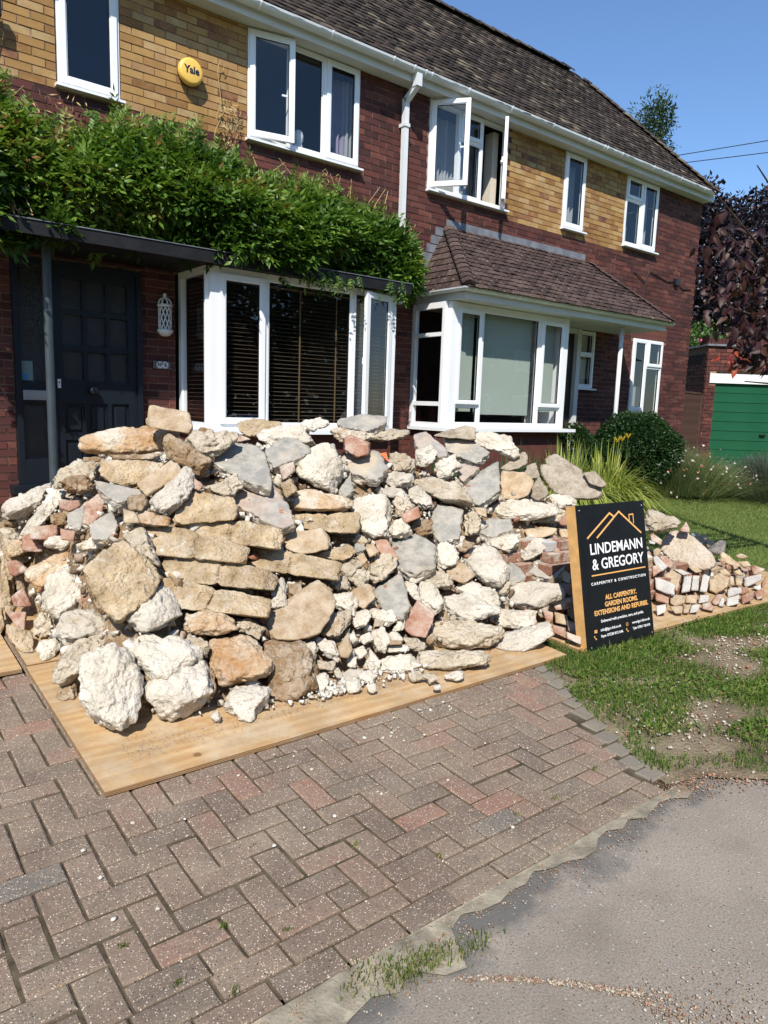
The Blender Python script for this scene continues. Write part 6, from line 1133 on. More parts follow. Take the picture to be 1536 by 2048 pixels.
r|3.868,2.955,-1.143 3.919,2.884,-1.146 3.880,2.841,-1.217 3.841,2.916,-1.200||-0.63,-0.47,0.62|red brick behind the sign, halfway down
t|3.892,2.991,-1.124 3.949,2.983,-1.070 3.968,2.925,-1.096 3.927,2.903,-1.156||-0.63,-0.48,0.61|ochre brick behind the sign, above the halfway red one
r|3.727,2.919,-1.214 3.825,2.806,-1.201 3.793,2.762,-1.265 3.704,2.853,-1.286||-0.62,-0.47,0.63|dark red brick third from the bottom left of the sign
a|3.804,2.835,-1.271 3.858,2.820,-1.229 3.850,2.769,-1.273 3.795,2.735,-1.352 3.777,2.796,-1.325||-0.62,-0.46,0.64|cream ended brick leaning by the sign timber
t|3.663,2.827,-1.278 3.710,2.749,-1.288 3.678,2.706,-1.349 3.627,2.787,-1.340||-0.61,-0.46,0.64|brown brick left of the cream ended one
r|3.560,2.841,-1.256 3.605,2.776,-1.263 3.572,2.751,-1.312 3.542,2.795,-1.307||-0.60,-0.47,0.64|dark brick at the inner corner left of the sign
r|3.494,2.708,-1.303 3.543,2.630,-1.312 3.506,2.596,-1.371 3.471,2.679,-1.345||-0.60,-0.46,0.65|red brick at the bottom left of the sign stack
r|3.648,2.719,-1.300 3.695,2.631,-1.317 3.655,2.592,-1.382 3.616,2.676,-1.360||-0.62,-0.45,0.65|red brown brick behind the sign timber near the bottom
r|3.484,2.591,-1.315 3.528,2.501,-1.335 3.503,2.476,-1.375 3.460,2.569,-1.352||-0.61,-0.44,0.65|red brick lowest behind the sign timber
c|4.110,3.167,-0.918 4.158,3.148,-0.882 4.189,3.098,-0.889 4.116,3.015,-1.036 4.091,3.022,-1.059 4.076,3.087,-1.021 4.086,3.136,-0.971||-0.65,-0.49,0.59|white rock pressed against the sign timber
a|4.055,3.044,-1.027 4.098,3.006,-1.012 4.026,2.911,-1.162 4.026,2.971,-1.116||-0.64,-0.47,0.60|shaded rock behind the sign timber
r|4.272,3.339,-0.746 4.324,3.239,-0.773 4.304,3.204,-0.829 4.242,3.277,-0.836||-0.66,-0.50,0.56|dark red brick just below the cream chunk at the sign top
y|0.896,4.729,-0.885 0.955,4.724,-0.877 0.947,4.683,-0.933 1.000,4.662,-0.947 0.936,4.660,-0.966 0.868,4.664,-0.979 0.855,4.705,-0.928||-0.16,-0.79,0.59|yellow lump top between the torn lump and the low red brick on the left
a|0.856,4.949,-0.844 0.930,4.937,-0.842 0.984,4.868,-0.921 0.926,4.873,-0.930 0.846,4.908,-0.902||-0.15,-0.80,0.58|flat cream slab under the white splinter at the far left
o|0.892,5.012,-0.795 0.957,5.006,-0.786 0.992,4.990,-0.799 0.991,4.973,-0.824 0.928,4.965,-0.851 0.873,4.982,-0.843||-0.15,-0.81,0.57|earthy rubble lump under the pale slab at the far left
o|0.851,4.562,-1.070 0.889,4.557,-1.067 0.904,4.506,-1.127 0.840,4.497,-1.154||-0.15,-0.77,0.62|dark earthy lump above the dusty pink bricks
y|0.768,4.364,-1.175 0.835,4.334,-1.196 0.777,4.291,-1.260 0.768,4.318,-1.229||-0.14,-0.76,0.64|yellow lump end left of the lower dusty pink brick
y|0.721,4.266,-1.170 0.752,4.266,-1.163 0.755,4.192,-1.250 0.727,4.159,-1.295 0.703,4.189,-1.264||-0.13,-0.75,0.64|low yellow lump against the far board
o|1.019,4.415,-0.712 1.057,4.425,-0.685 1.123,4.396,-0.704 1.111,4.359,-0.759 1.063,4.368,-0.763 1.025,4.394,-0.740||-0.19,-0.80,0.57|cluster of brown mortar left of the small grey slab piece
c|1.519,8.534,-0.962 1.560,8.533,-0.952 1.563,8.505,-0.994 1.521,8.499,-1.014||-0.15,-0.83,0.54|small white lump just left of the pale slab sticking out of the~
o|1.887,4.283,-0.177 1.956,4.253,-0.175 1.955,4.237,-0.202 1.873,4.268,-0.211||-0.36,-0.79,0.50|little brown brick sliver behind the coarse pebbly chunk
r|1.972,3.934,-0.197 2.049,3.871,-0.233 1.963,3.901,-0.254||-0.40,-0.77,0.50|orange brick tip right of the coarse pebbly chunk
r|1.571,3.620,-0.420 1.613,3.574,-0.458 1.579,3.569,-0.486 1.552,3.592,-0.470||-0.34,-0.77,0.54|small pinkish stone under the dark brown wedge
a|1.619,3.622,-0.476 1.800,3.593,-0.395 1.830,3.546,-0.440 1.729,3.529,-0.530 1.683,3.567,-0.508||-0.36,-0.76,0.54|earth streaked chunk left of the pinkish grey slab
o|1.286,4.650,-0.378 1.384,4.621,-0.377 1.378,4.602,-0.410 1.280,4.630,-0.411||-0.24,-0.82,0.52|thin brown brick under the long orange topped lump
o|1.263,4.105,-0.327 1.463,4.036,-0.329 1.534,4.019,-0.316 1.503,4.007,-0.352 1.301,4.073,-0.357||-0.28,-0.81,0.52|dark underside stone below the long orange topped lump
t|1.157,3.501,-0.547 1.211,3.471,-0.563 1.228,3.429,-0.613 1.142,3.460,-0.611||-0.27,-0.78,0.57|small pale brick below the brown earth clod
k|1.183,3.475,-0.615 1.256,3.491,-0.556 1.310,3.456,-0.577 1.363,3.421,-0.598 1.343,3.399,-0.638 1.236,3.440,-0.636||-0.28,-0.77,0.57|crumbly orange lump between the standing brick and the pale topped block
r|2.011,3.476,-0.579 2.059,3.412,-0.623 2.049,3.382,-0.668 1.977,3.415,-0.680||-0.42,-0.71,0.57|buff brick end left of the joined yellow pair
a|2.446,3.308,-0.744 2.480,3.243,-0.789 2.434,3.245,-0.824 2.396,3.303,-0.791||-0.48,-0.65,0.59|small cream pebbly lump just above the little blue grey fragment~
c|3.183,3.248,-0.812 3.225,3.210,-0.809 3.179,3.178,-0.885 3.138,3.215,-0.888||-0.57,-0.57,0.59|small white lump just above the white block right of the large speckled slab~
o|3.197,3.242,-0.839 3.273,3.158,-0.846 3.181,3.180,-0.913 3.156,3.216,-0.903||-0.57,-0.57,0.59|brown sliver between the white block and the bright plaster slab
a|4.213,3.288,-0.705 4.256,3.221,-0.715 4.172,3.227,-0.807 4.059,3.357,-0.818 4.063,3.383,-0.790||-0.65,-0.51,0.56|shaded chunk under the right end of the long white chunk
c|4.123,3.172,-0.878 4.182,3.102,-0.871 4.131,3.034,-0.982 4.047,2.978,-1.120 4.087,3.118,-0.961||-0.64,-0.48,0.59|white rock touching the sign timber at half height
a|2.251,3.217,-0.880 2.321,3.188,-0.857 2.363,3.139,-0.877 2.260,3.140,-0.954 2.229,3.182,-0.934||-0.46,-0.64,0.61|brown grey chunk right of the yellow lump end
o|2.037,3.117,-0.961 2.100,3.086,-0.950 2.080,3.031,-1.020 2.027,3.057,-1.030||-0.43,-0.64,0.63|small earthy brown lump just left of the grey white chunk~
a|2.159,3.161,-0.913 2.210,3.086,-0.953 2.208,3.039,-1.003 2.149,3.079,-1.004 2.117,3.140,-0.964||-0.45,-0.64,0.62|grey white chunk in the hollow above the tan brick with a dark end
c|2.708,3.116,-0.958 2.762,3.059,-0.966 2.715,3.041,-1.023 2.656,3.090,-1.026||-0.52,-0.59,0.62|small white lump just left of the cream chunk left of the ochre stone~
a|3.333,2.986,-1.101 3.395,2.951,-1.073 3.336,2.929,-1.146 3.291,2.961,-1.162||-0.59,-0.52,0.62|small cream pebbly lump just right of the white slab leaning~
c|2.424,2.911,-1.164 2.467,2.888,-1.152 2.441,2.854,-1.201 2.375,2.885,-1.223||-0.48,-0.58,0.66|small white lump just left of the purplish red block flecked~
a|2.290,2.944,-1.139 2.337,2.908,-1.138 2.318,2.881,-1.176 2.271,2.917,-1.178||-0.47,-0.59,0.65|small cream pebbly lump just below the pale smooth slab~
o|2.620,2.813,-1.241 2.557,2.832,-1.273 2.563,2.781,-1.311 2.597,2.786,-1.280||-0.50,-0.55,0.67|small earthy brown lump just below the purplish red block flecked~
a|3.544,2.867,-1.239 3.607,2.813,-1.221 3.566,2.755,-1.302 3.521,2.806,-1.307||-0.60,-0.48,0.64|cream stone at the inner end of the second slab from the bottom
o|0.960,3.461,-0.880 0.997,3.418,-0.918 0.999,3.333,-1.016 0.983,3.346,-1.006 0.951,3.403,-0.951||-0.21,-0.74,0.63|shaded face below the beige block
o|1.298,2.902,-1.187 1.329,2.854,-1.219 1.313,2.797,-1.279 1.284,2.780,-1.307 1.282,2.845,-1.248||-0.30,-0.65,0.70|brown edge of earth between the second front boulder and the rusty block
a|1.262,3.006,-1.075 1.347,2.957,-1.087 1.320,2.898,-1.159 1.283,2.932,-1.141||-0.30,-0.68,0.67|shaded chunk left of the rusty faced block
a|1.524,3.052,-1.041 1.613,2.995,-1.052 1.635,2.948,-1.087 1.577,2.928,-1.137 1.518,2.995,-1.102||-0.35,-0.66,0.66|grey pebbly chunk under the right end of the lowest yellow lump"""
NAMES = {'c': 'concrete_chunk', 'a': 'concrete_chunk', 'b': 'concrete_chunk', 'B': 'concrete_slab', 'g': 'grey_slab', 'p': 'plaster_slab', 'y': 'brick_lump', 'Y': 'brick_lump', 't': 'sandstone_block', 'o': 'earthy_stone', 'k': 'stained_block', 'r': 'loose_brick', 'R': 'terracotta_shard', 'w': 'painted_brick', 'd': 'roof_tile_piece'}
CATS = {'c': 'stone', 'a': 'stone', 'b': 'stone', 'B': 'slab', 'g': 'slab', 'p': 'slab', 'y': 'brick lump', 'Y': 'brick lump', 't': 'stone', 'o': 'stone', 'k': 'stone', 'r': 'brick', 'R': 'shard', 'w': 'brick', 'd': 'tile'}
for ln_ in STONES.split('\n'):
    k, rg_, inn, nn, lab = ln_.split('|'); vec = lambda t: [np.array([float(v) for v in q.split(',')]) for q in t.split()]
    nrm = vec(nn)[0]; nrm /= np.linalg.norm(nrm); grp = None
    if lab.endswith('~'): lab = lab[:-1]; grp = 'small lumps of the loose spill and gaps'
    make_stone(k, vec(rg_), vec(inn), nrm, NAMES[k], lab, CATS[k], grp)
# the stack of loose bricks under the top layer on the right hand sheet
nb_ = 0
for lay in range(7):
    z = g(4.5, 2.9)+.035+lay*.069; yf = 2.80+lay*.036; x = 3.40+random.uniform(0, .1)
    xe_ = 6.45-lay*.17
    while x < xe_:
        w = random.choice([.215, .215, .105]); zz = z-.022*max(0, x-4.5); ce = np.interp(x, [3.3, 3.6, 4.5, 5.2, 6.6], [-.62, -.75, -.98, -1.14, -1.34])
        if zz+.07 < ce:
            b = B(); ya = yf+random.uniform(-.015, .02)+(.14 if x < 3.75 else 0); dp = .105 if w > .2 else .21; r_ = random.gauss(0, .05); cx_ = x+w/2
            tf = lambda p, cx_=cx_, ya=ya, r_=r_: (cx_+(p[0]-cx_)-(p[1]-ya)*r_, ya+(p[1]-ya)+(p[0]-cx_)*r_, p[2])
            b.bbox(x+.004, x+w-.004, ya, ya+dp, zz, zz+.064, .004, tf=tf)
            tag(b.obj('loose_brick', random.choice(['rubble_brick', 'rubble_brick', 'rubble_brick', 'tan_stone', 'painted_face' if w < .2 else 'rubble_brick']), origin=(cx_, ya, zz)), 'old brick in the inner courses of the stack behind the thrown bricks', 'brick', 'bricks of the inner courses of the stack'); nb_ += 1
        x += w+.003+random.random()*.004
# body of the heap: a mound of earth and fragments behind the stones
def heap(x, y):
    fr_ = -1.36+1.05*(y-2.72); lf = -1.34+2.2*(x-.80+.15*max(0, y-4.3)); cap = np.interp(x, [-2, .5, .9, 1.1, 1.3, 1.5, 2.8, 3.5, 4.5, 5.2, 6.6], [-1.1, -1.0, -.75, -.52, -.42, -.24, -.2, -.34, -.55, -.95, -1.25])-.06
    er = min(-1.40+2.4*(y-2.80), -1.05+.9*(y-2.95))+.11 if x > 3.45 else 9; bk = -1.2+1.0*(6.0-y); rt = -1.3+1.2*(6.75-x)
    return max(g(x, y)+.0, min(fr_, lf, cap, er, bk, rt)-.15)
xs = np.arange(-1.6, 6.9, .07); ys = np.arange(2.5, 6.0, .07); X, Y = np.meshgrid(xs, ys); Z = np.vectorize(heap)(X, Y); Pm = np.stack([X, Y, Z], -1).reshape(-1, 3); on = Pm[:, 2] > np.vectorize(g)(Pm[:, 0], Pm[:, 1])+.01
Pm[:, 2] += np.where(on, fbm(Pm*7, 3)*.09, -.03); nx = len(xs); F = []
Gz = np.vectorize(g)(X, Y).reshape(-1)
for j in range(len(ys)-1):
    for i in range(nx-1):
        q = (j*nx+i, j*nx+i+1, (j+1)*nx+i+1, (j+1)*nx+i)
        if any(on[list(q)]): F.append(q)
tag(flush('rubble_mound', Pm, np.array(F), 'earth_stone', smooth=True), 'earthy core of the rubble heap seen in the gaps', 'rubble', kind='stuff')
pts = []
while len(pts) < 8500:
    x, y = random.uniform(-.9, 6.7), random.uniform(2.6, 5.2); z = heap(x, y)
    if z > g(x, y)+.02: pts.append((x+random.gauss(0, .01), y-random.uniform(0, .05), z+random.uniform(-.01, .075)))
pebbles('rubble_fragments', pts, .025, .12, [.05, .2, .35, .48, .55, .65, .75, .85, .92, .7], blocky=True, label='broken brick, earth and concrete fragments filling the gaps of the heap')
pts = []
for k in range(1100):
    x = random.gauss(1.95, .22); y = 2.60+abs(random.gauss(0, .13))-abs(random.gauss(0, .03)); pts.append((x, y, g(x, y)+.035))
for k in range(500):
    x = random.uniform(.8, 3.1); y = 2.60+abs(random.gauss(.03, .09))-abs(random.gauss(0, .05)); pts.append((x, y, g(x, y)+.035))
pts = []
for k in range(420):
    x = random.gauss(1.98, .24); y = 2.66+abs(random.gauss(0, .09))-abs(random.gauss(0, .03)); pts.append((x, y, g(x, y)+.04))
pebbles('foot_rubble', pts, .010, .060, [.6, .75, .85, .95], label='white broken bits heaped along the foot of the rubble', blocky=True)
pb = []
for k in range(3800):
    x = random.uniform(.85, 3.15); y = 2.60+abs(random.gauss(.02, .07))-abs(random.gauss(0, .03)); pb.append((x, y, g(x, y)+.033))
pebbles('board_sand_rubble', pb, .0015, .006, [.38, .48, .55], label='sandy dust trodden on the front plywood sheet')
pebbles('board_rubble', pts, .003, .022, [.55, .7, .8, .95], label='white dust and crumbs lying on the front plywood sheet')
# ================================================================= THE SIGN
sg = (empty('builders_sign', (3.475, 2.396, -1.405), 'black builder\'s board on a timber frame, with white and orange lettering, leaning on the bricks', 'sign', local=True))
sg.rotation_euler = (-.1948, 0, -.0434); SW, SH, SD = .649, .874, .085      # local: x across, z up, y away
b = B(); b.box(.0, SW, 0, .012, 0, SH); b.obj('face_panel', 'sign_black', sg)
b = B(); b.box(.001, .045, .0125, SD, .001, SH-.001); b.obj('timber_side', 'timber', sg); b = B(); b.box(SW-.046, SW-.001, .0125, SD, .001, SH-.001); b.obj('timber_side', 'timber', sg)
b = B(); b.box(.0455, SW-.0465, .0125, SD-.001, SH-.046, SH-.002); b.obj('timber_top', 'timber', sg); b = B(); b.box(.0455, SW-.0465, .0125, SD-.001, .002, .046); b.obj('timber_foot', 'timber', sg)
for (u, w) in ((.02, SH-.03), (SW-.02, SH-.03), (.03, .03), (SW-.02, .03)): b = B(); b.lathe((u, -.0005, w), [(.005, 0), (.004, -.001)], 10, 'y'); b.obj('screw', 'aluminium', sg)
def line(pts, w, mat='sign_gold', name='roof_logo', closed=False):
    b = B(); hz = .0
    for i in range(len(pts)-1):
        a, c = Vector((pts[i][0], 0, pts[i][1])), Vector((pts[i+1][0], 0, pts[i+1][1])); d = (c-a).normalized(); n_ = Vector((-d.z, 0, d.x))*w/2; a = a-d*w*.35; c = c+d*w*.35; y = -.0012-i*.0002
        b.add([a-n_+Vector((0, y, 0)), c-n_+Vector((0, y, 0)), c+n_+Vector((0, y, 0)), a+n_+Vector((0, y, 0))], [(0, 1, 2, 3)])
    b.obj(name, mat, sg)
line([(.073, .676), (.297, .813), (.336, .790)], .0115)
line([(.162, .673), (.389, .818), (.597, .672)], .0115)
line([(.489, .755), (.489, .792), (.530, .793), (.530, .737)], .0075, name='chimney_logo')
line([(.085, .450), (.612, .450)], .0075, name='rule_line')
rt = (R(90), 0, 0)
def st(s, x, z, cap, width, mat='sign_white', off=.03, space=1., name='lettering'):
    o = text(name, s, cap/.72, mat, sg, (x, -.0013, z), rt, 'CENTER', 1, off*cap, .0004, space); xs = [v.co.x for v in o.data.vertices]; o.scale = (width/(max(xs)-min(xs)), 1, 1); o.location.x = x-(max(xs)+min(xs))/2*o.scale[0]
st('LINDEMANN', .345, .603, .066, .512, off=.018); st('& GREGORY', .350, .511, .066, .508, off=.018)
st('CARPENTRY & CONSTRUCTION', .340, .400, .0165, .535, off=.03, space=1.45)
st('ALL CARPENTRY.', .345, .308, .029, .310, 'sign_gold', .04); st('GARDEN ROOMS.', .345, .266, .029, .325, 'sign_gold', .04); st('EXTENSIONS AND REFURBS.', .345, .224, .029, .530, 'sign_gold', .04)
st('Delivered with precision, care, and pride.', .345, .172, .017, .42, off=.015)
st('info@lgcc-ltd.co.uk', .222, .120, .016, .195, off=.015); st('Ryan 07528 812 646', .230, .083, .016, .21, off=.015); st('www.lgcc-ltd.co.uk', .522, .120, .016, .185, off=.015); st('Tyler 07951 128 618', .522, .083, .016, .178, off=.015)
b = B(); b.quad((.065, -.0013, .111), (.091, -.0013, .111), (.091, -.0013, .129), (.065, -.0013, .129)); b.obj('envelope_icon', 'sign_gold', sg)
b = B(); b.add([(.065, -.0016, .129), (.078, -.0016, .118), (.091, -.0016, .129), (.091, -.0016, .1275), (.078, -.0016, .1155), (.065, -.0016, .1275)], [(0, 5, 4, 1), (1, 4, 3, 2)]); b.obj('envelope_flap', 'sign_black', sg)
b = B(); r0 = [(.380+.0115*math.cos(t*.5236), -.0013, .119+.0115*math.sin(t*.5236)) for t in range(12)]; r1 = [(.380+.0092*math.cos(t*.5236), -.0013, .119+.0092*math.sin(t*.5236)) for t in range(12)]
b.add(r0+r1, [(i, (i+1) % 12, 12+(i+1) % 12, 12+i) for i in range(12)])
for q_ in ((.3795, .3805, .108, .130), (.369, .391, .1183, .1197)): b.quad((q_[0], -.0014, q_[2]), (q_[1], -.0014, q_[2]), (q_[1], -.0014, q_[3]), (q_[0], -.0014, q_[3]))
b.obj('globe_icon', 'sign_gold', sg)
for (x, z) in ((.072, .083), (.380, .083)):
    b = B(); a_ = [(x-.010+.022*(1-math.cos(t)), z+.012-.022*math.sin(t)) for t in (0, .35, .7, 1.05, 1.4)]
    for i in range(4):
        w_ = (.0045, .0022, .0022, .0045)[i]; p0, p1 = a_[i], a_[i+1]; d = Vector((p1[0]-p0[0], 0, p1[1]-p0[1])).normalized(); n_ = Vector((-d.z, 0, d.x))*w_; A_ = Vector((p0[0], -.0013, p0[1])); C_ = Vector((p1[0], -.0013, p1[1])); b.add([A_-n_, C_-n_, C_+n_, A_+n_], [(0, 1, 2, 3)])
    b.obj('phone_icon', 'sign_gold', sg)
# ================================================================= CLIMBER OVER THE CANOPY
def rnd_dirs(n): v = rng.normal(size=(n, 3)); return v/np.linalg.norm(v, axis=1, keepdims=True)
def pinnate(name, C, D, N, L_, k, ll, lw, mat, parent, vbase=None, **kw):
    """compound leaves: k leaflets along each midrib; C base, D direction, N upward normal"""
    n = len(C); D = D/np.linalg.norm(D, axis=1, keepdims=True); S = np.cross(D, N); S /= np.linalg.norm(S, axis=1, keepdims=True)+1e-9; N2 = np.cross(S, D)
    P, DD, NN, V = [], [], [], []; L_ = np.broadcast_to(L_, n)[:, None]; vb = rng.beta(2, 2.6, n) if vbase is None else vbase
    for i in range(k):
        t = (i//2+1)/(k//2+1) if i < k-1 else 1.; sd = 0 if i == k-1 else (1 if i % 2 else -1)
        p = C+D*L_*t-N2*L_*.25*t*t; d = D*(.55 if sd else 1)+S*sd*.85-N2*(.25+.35*rng.random((n, 1)))+rng.normal(0, .12, (n, 3))
        P.append(p); DD.append(d); NN.append(N2+rng.normal(0, .25, (n, 3))); V.append(np.clip(vb+rng.normal(0, .08, n), 0, 1))
    m = n*k; return leaves(name, np.concatenate(P), np.concatenate(DD), np.concatenate(NN), rng.uniform(ll*.75, ll*1.2, m), rng.uniform(lw*.8, lw*1.2, m), mat, parent, np.concatenate(V), **kw)
wist = empty('climbing_plant', (3.2, 7.3, 1.41), 'dense green wisteria climber mounded over the flat canopy', 'climber')
top = lambda x: -.11+np.interp(x, [.6, 1.2, 1.45, 1.7, 2.05, 2.4, 2.9, 3.4, 3.75, 4.15, 4.5, 4.8, 5.15, 5.5, 5.8, 6.1, 6.3], [2.85, 2.62, 2.58, 2.30, 2.36, 2.62, 2.60, 2.58, 2.40, 2.34, 2.46, 2.36, 2.28, 2.34, 2.16, 1.95, 1.62])
bot = lambda x: np.interp(x, [.6, 1.3, 1.9, 3.0, 4.1, 4.4, 4.8, 5.3, 6.3], [.9, 1.25, 1.42, 1.45, 1.42, 1.38, 1.40, 1.37, 1.44])
def wfront(x, z):       # bumpy outer face of the foliage
    t = (z-bot(x))/(top(x)-bot(x)+1e-6); prof = np.clip(1.06-np.maximum(0, t-.25)**1.6*1.15, .08, 1)
    bum = fbm(np.stack([x*2.9, z*3.2, x*0+3.], -1), 3)*1.2
    return 7.42-(.60+.10*np.sin(x*2.1))*prof-bum*.34*prof
n_ = 8500; x = rng.uniform(.75, 6.15, n_); t = rng.random(n_)**.9; z = bot(x)+(top(x)-.10-bot(x))*t+rng.normal(0, .03, n_); y = wfront(x, z)+np.abs(rng.normal(0, .07, n_))
x = np.minimum(x, 5.42+(y-6.6)*.85+rng.normal(0, .05, n_)); C = np.stack([x, y, z], 1); D = np.stack([rng.normal(0, .8, n_), -np.abs(rng.normal(.6, .35, n_)), rng.normal(.15, .55, n_)], 1); N = np.stack([rng.normal(0, .3, n_), -.5+rng.normal(0, .3, n_), .9+rng.normal(0, .2, n_)], 1)
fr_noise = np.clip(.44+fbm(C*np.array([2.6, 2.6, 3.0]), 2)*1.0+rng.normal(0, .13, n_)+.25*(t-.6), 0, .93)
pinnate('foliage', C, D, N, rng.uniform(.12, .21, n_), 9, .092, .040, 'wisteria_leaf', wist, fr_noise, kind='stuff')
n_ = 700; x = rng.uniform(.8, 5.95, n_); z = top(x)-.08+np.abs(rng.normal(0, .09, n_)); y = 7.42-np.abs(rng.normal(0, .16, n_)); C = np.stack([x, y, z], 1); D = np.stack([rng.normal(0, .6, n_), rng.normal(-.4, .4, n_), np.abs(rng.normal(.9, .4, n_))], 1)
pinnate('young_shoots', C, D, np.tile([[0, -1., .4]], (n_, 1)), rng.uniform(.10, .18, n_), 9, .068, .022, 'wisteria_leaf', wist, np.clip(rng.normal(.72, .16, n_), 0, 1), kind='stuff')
n_ = 26; x = np.concatenate([rng.uniform(4.2, 4.75, 14), rng.uniform(5.1, 5.45, 12)]); C = np.stack([x, np.full(n_, 6.60)+rng.normal(0, .05, n_), bot(x)+rng.uniform(-.06, .06, n_)], 1); pinnate('hanging_sprays', C, np.tile([[0, -.3, -1.]], (n_, 1))+rng.normal(0, .3, (n_, 3)), np.tile([[0, -1., .2]], (n_, 1)), .16, 9, .06, .022, 'wisteria_leaf', wist, kind='stuff')
b = B()
for k in range(10):
    x0 = random.uniform(1.1, 5.6); pth = [(x0, 7.44, 1.45)]
    for j in range(6): q = pth[-1]; pth.append((q[0]+random.uniform(-.25, .25), 7.36+random.uniform(-.1, .1), q[2]+.2))
    b.tube(pth, [.014-.0018*i for i in range(7)], 6)
for (x0, z0, h) in ((3.62, 2.6, .85), (3.70, 2.5, .55), (1.42, 2.6, .5), (4.9, 2.5, .18), (5.1, 2.5, .16), (3.55, 2.6, .4)):
    pth = [(x0, 7.45, z0)]
    for j in range(9): q = pth[-1]; pth.append((q[0]+random.uniform(-.035, .035), 7.47+random.uniform(-.03, .0), q[2]+h/9))
    q = pth[-1]; pth += [(q[0]+.03, 7.45, q[2]+.03), (q[0]+.06, 7.45, q[2]), (q[0]+.05, 7.46, q[2]-.05)]; b.tube(pth, .0045, 5)
b.obj('stems', 'straw', wist, kind='stuff')
n_ = 150; x = np.concatenate([rng.normal(3.62, .06, 100), rng.normal(1.9, .25, 50)]); z = np.concatenate([rng.uniform(2.65, 3.1, 100), rng.uniform(2.5, 2.72, 50)]); C = np.stack([x, np.full(n_, 7.43), z], 1)
leaves('withered_leaves', C, rng.normal(0, 1, (n_, 3))+np.array([0, -.3, -.3]), rng.normal(0, 1, (n_, 3)), rng.uniform(.04, .10, n_), .014, 'straw', wist, kind='stuff')
b = B()
for k in range(14): b.tube([(1.36+random.uniform(-.05, .05), 7.05, 1.5+random.uniform(-.03, .1)), (1.38+random.uniform(-.06, .08), 6.85, 1.62+random.uniform(-.1, .1)), (1.42+random.uniform(-.05, .1), 6.7, 1.45+random.uniform(-.08, .05))], .007, 5)
b.obj('cut_twigs', 'straw', wist)
# ================================================================= PLANTS IN THE BED
def shrub(name, c, r, n, ll, lw, mat, label, cat='shrub', seed=0, trunk=True, shell=.35, v=(.45, .2), group=None, bump=.14):
    o = empty(name, (c[0], c[1], c[2]-r[2]), label, cat, group); d = rnd_dirs(n); q = 1-rng.random(n)**1.6*shell; bm_ = 1+fbm(d*2.6+seed, 3)*bump*2
    P = np.array(c)+d*np.array(r)*(q*bm_)[:, None]; D = d+rng.normal(0, .75, (n, 3)); leaves('crown', P, D, rnd_dirs(n)+d*.8, rng.uniform(ll*.7, ll*1.25, n), rng.uniform(lw*.7, lw*1.2, n), mat, o, np.clip(rng.normal(v[0], v[1], n)+fbm(d*3+seed, 2)*.3, 0, 1), kind='stuff')
    if trunk:
        b = B()
        for k in range(5): a = k*1.3; b.tube([(c[0], c[1], c[2]-r[2]), (c[0]+.3*r[0]*math.cos(a), c[1]+.3*r[1]*math.sin(a), c[2]-r[2]*.3), (c[0]+.6*r[0]*math.cos(a), c[1]+.6*r[1]*math.sin(a), c[2]+r[2]*.4)], [.03, .02, .008], 6)
        b.obj('trunk', 'bark', o)
    return o
shrub('box_shrub', (10.15, 6.42, -.62), (.85, .62, .62), 30000, .046, .028, 'box_leaf', 'rounded dark green box bush in front of the white porch post', seed=3)
shrub('box_shrub', (9.35, 7.0, -.72), (.42, .36, .52), 6000, .05, .03, 'box_leaf', 'shaded low bush between the bay and the rounded box bush', seed=8)
def strap(name, c, n, h, spread, w, mat, label, droop=.5, cat='plant', rr=.15, up=1.0):
    o = empty(name, (c[0], c[1], c[2]), label, cat); K = 6; V = []; a = rng.random(n)*6.28; sp = rng.random(n)**.6*spread; hh = h*rng.uniform(.55, 1.1, n); base = np.array(c)+np.stack([np.cos(a)*rr*rng.random(n), np.sin(a)*rr*rng.random(n), np.zeros(n)], 1); dx, dy = np.cos(a+rng.normal(0, .4, n)), np.sin(a+rng.normal(0, .4, n))
    for i in range(K+1):
        t = i/K; r_ = sp*t**1.3; z = hh*(up*t-droop*(sp/spread)*t**2.4*1.25); ww = w*(1-t**2.2)*.5+.0005
        P = base+np.stack([dx*r_, dy*r_, z], 1); S = np.stack([-dy*ww, dx*ww, np.zeros(n)], 1); V += [P+S, P-S]
    V = np.stack(V, 1).reshape(-1, 3); kk = np.arange(n)[:, None]*(2*K+2); F = np.concatenate([kk+np.array([2*i, 2*i+1, 2*i+3, 2*i+2]) for i in range(K)], 0); v = rng.beta(2, 2, n)
    flush('leaves', V, F, mat, o, np.tile(v, K)); o.children[0]['kind'] = 'stuff'; return o
# iris clump below the right bay: several plants side by side
for i, (x, y, n, h, lab) in enumerate(((5.62, 6.15, 26, .95, 'small iris tuft poking above the heap left of the porch bay'), (5.95, 6.15, 30, 1.0, 'iris tuft with brown tips poking above the heap under the porch bay corner'), (6.75, 6.1, 80, .80, 'iris clump below the wide roller blind, left end'), (7.25, 6.15, 90, .86, 'iris clump below the right of the wide roller blind'), (7.8, 6.1, 90, .84, 'iris clump below the right light of the porch bay'), (8.3, 6.15, 80, .90, 'iris clump with long arching blades below the porch door'))):
    strap('iris_plant', (x, y, g(x, y)+.0), n, h, .30 if i > 1 else .16, .022, 'iris_leaf', lab, .25, rr=.20 if i > 1 else .08)
strap('daylily_plant', (7.45, 5.65, g(7.7, 5.5)-.02), 900, 1.12, 1.0, .024, 'lily_leaf', 'arching yellow green daylily clump, left of the pair, behind the heap', 1.0, rr=.30)
strap('daylily_plant', (8.35, 5.75, g(8.4, 5.7)-.02), 900, 1.1, .95, .024, 'lily_leaf', 'arching yellow green daylily clump, right of the pair, at the lawn edge', 1.0, rr=.30)
fl_ = empty('daylily_flowers', (9.08, 6.0, -1.1), 'yellow trumpet flowers standing in front of the box bush', 'flowers'); 
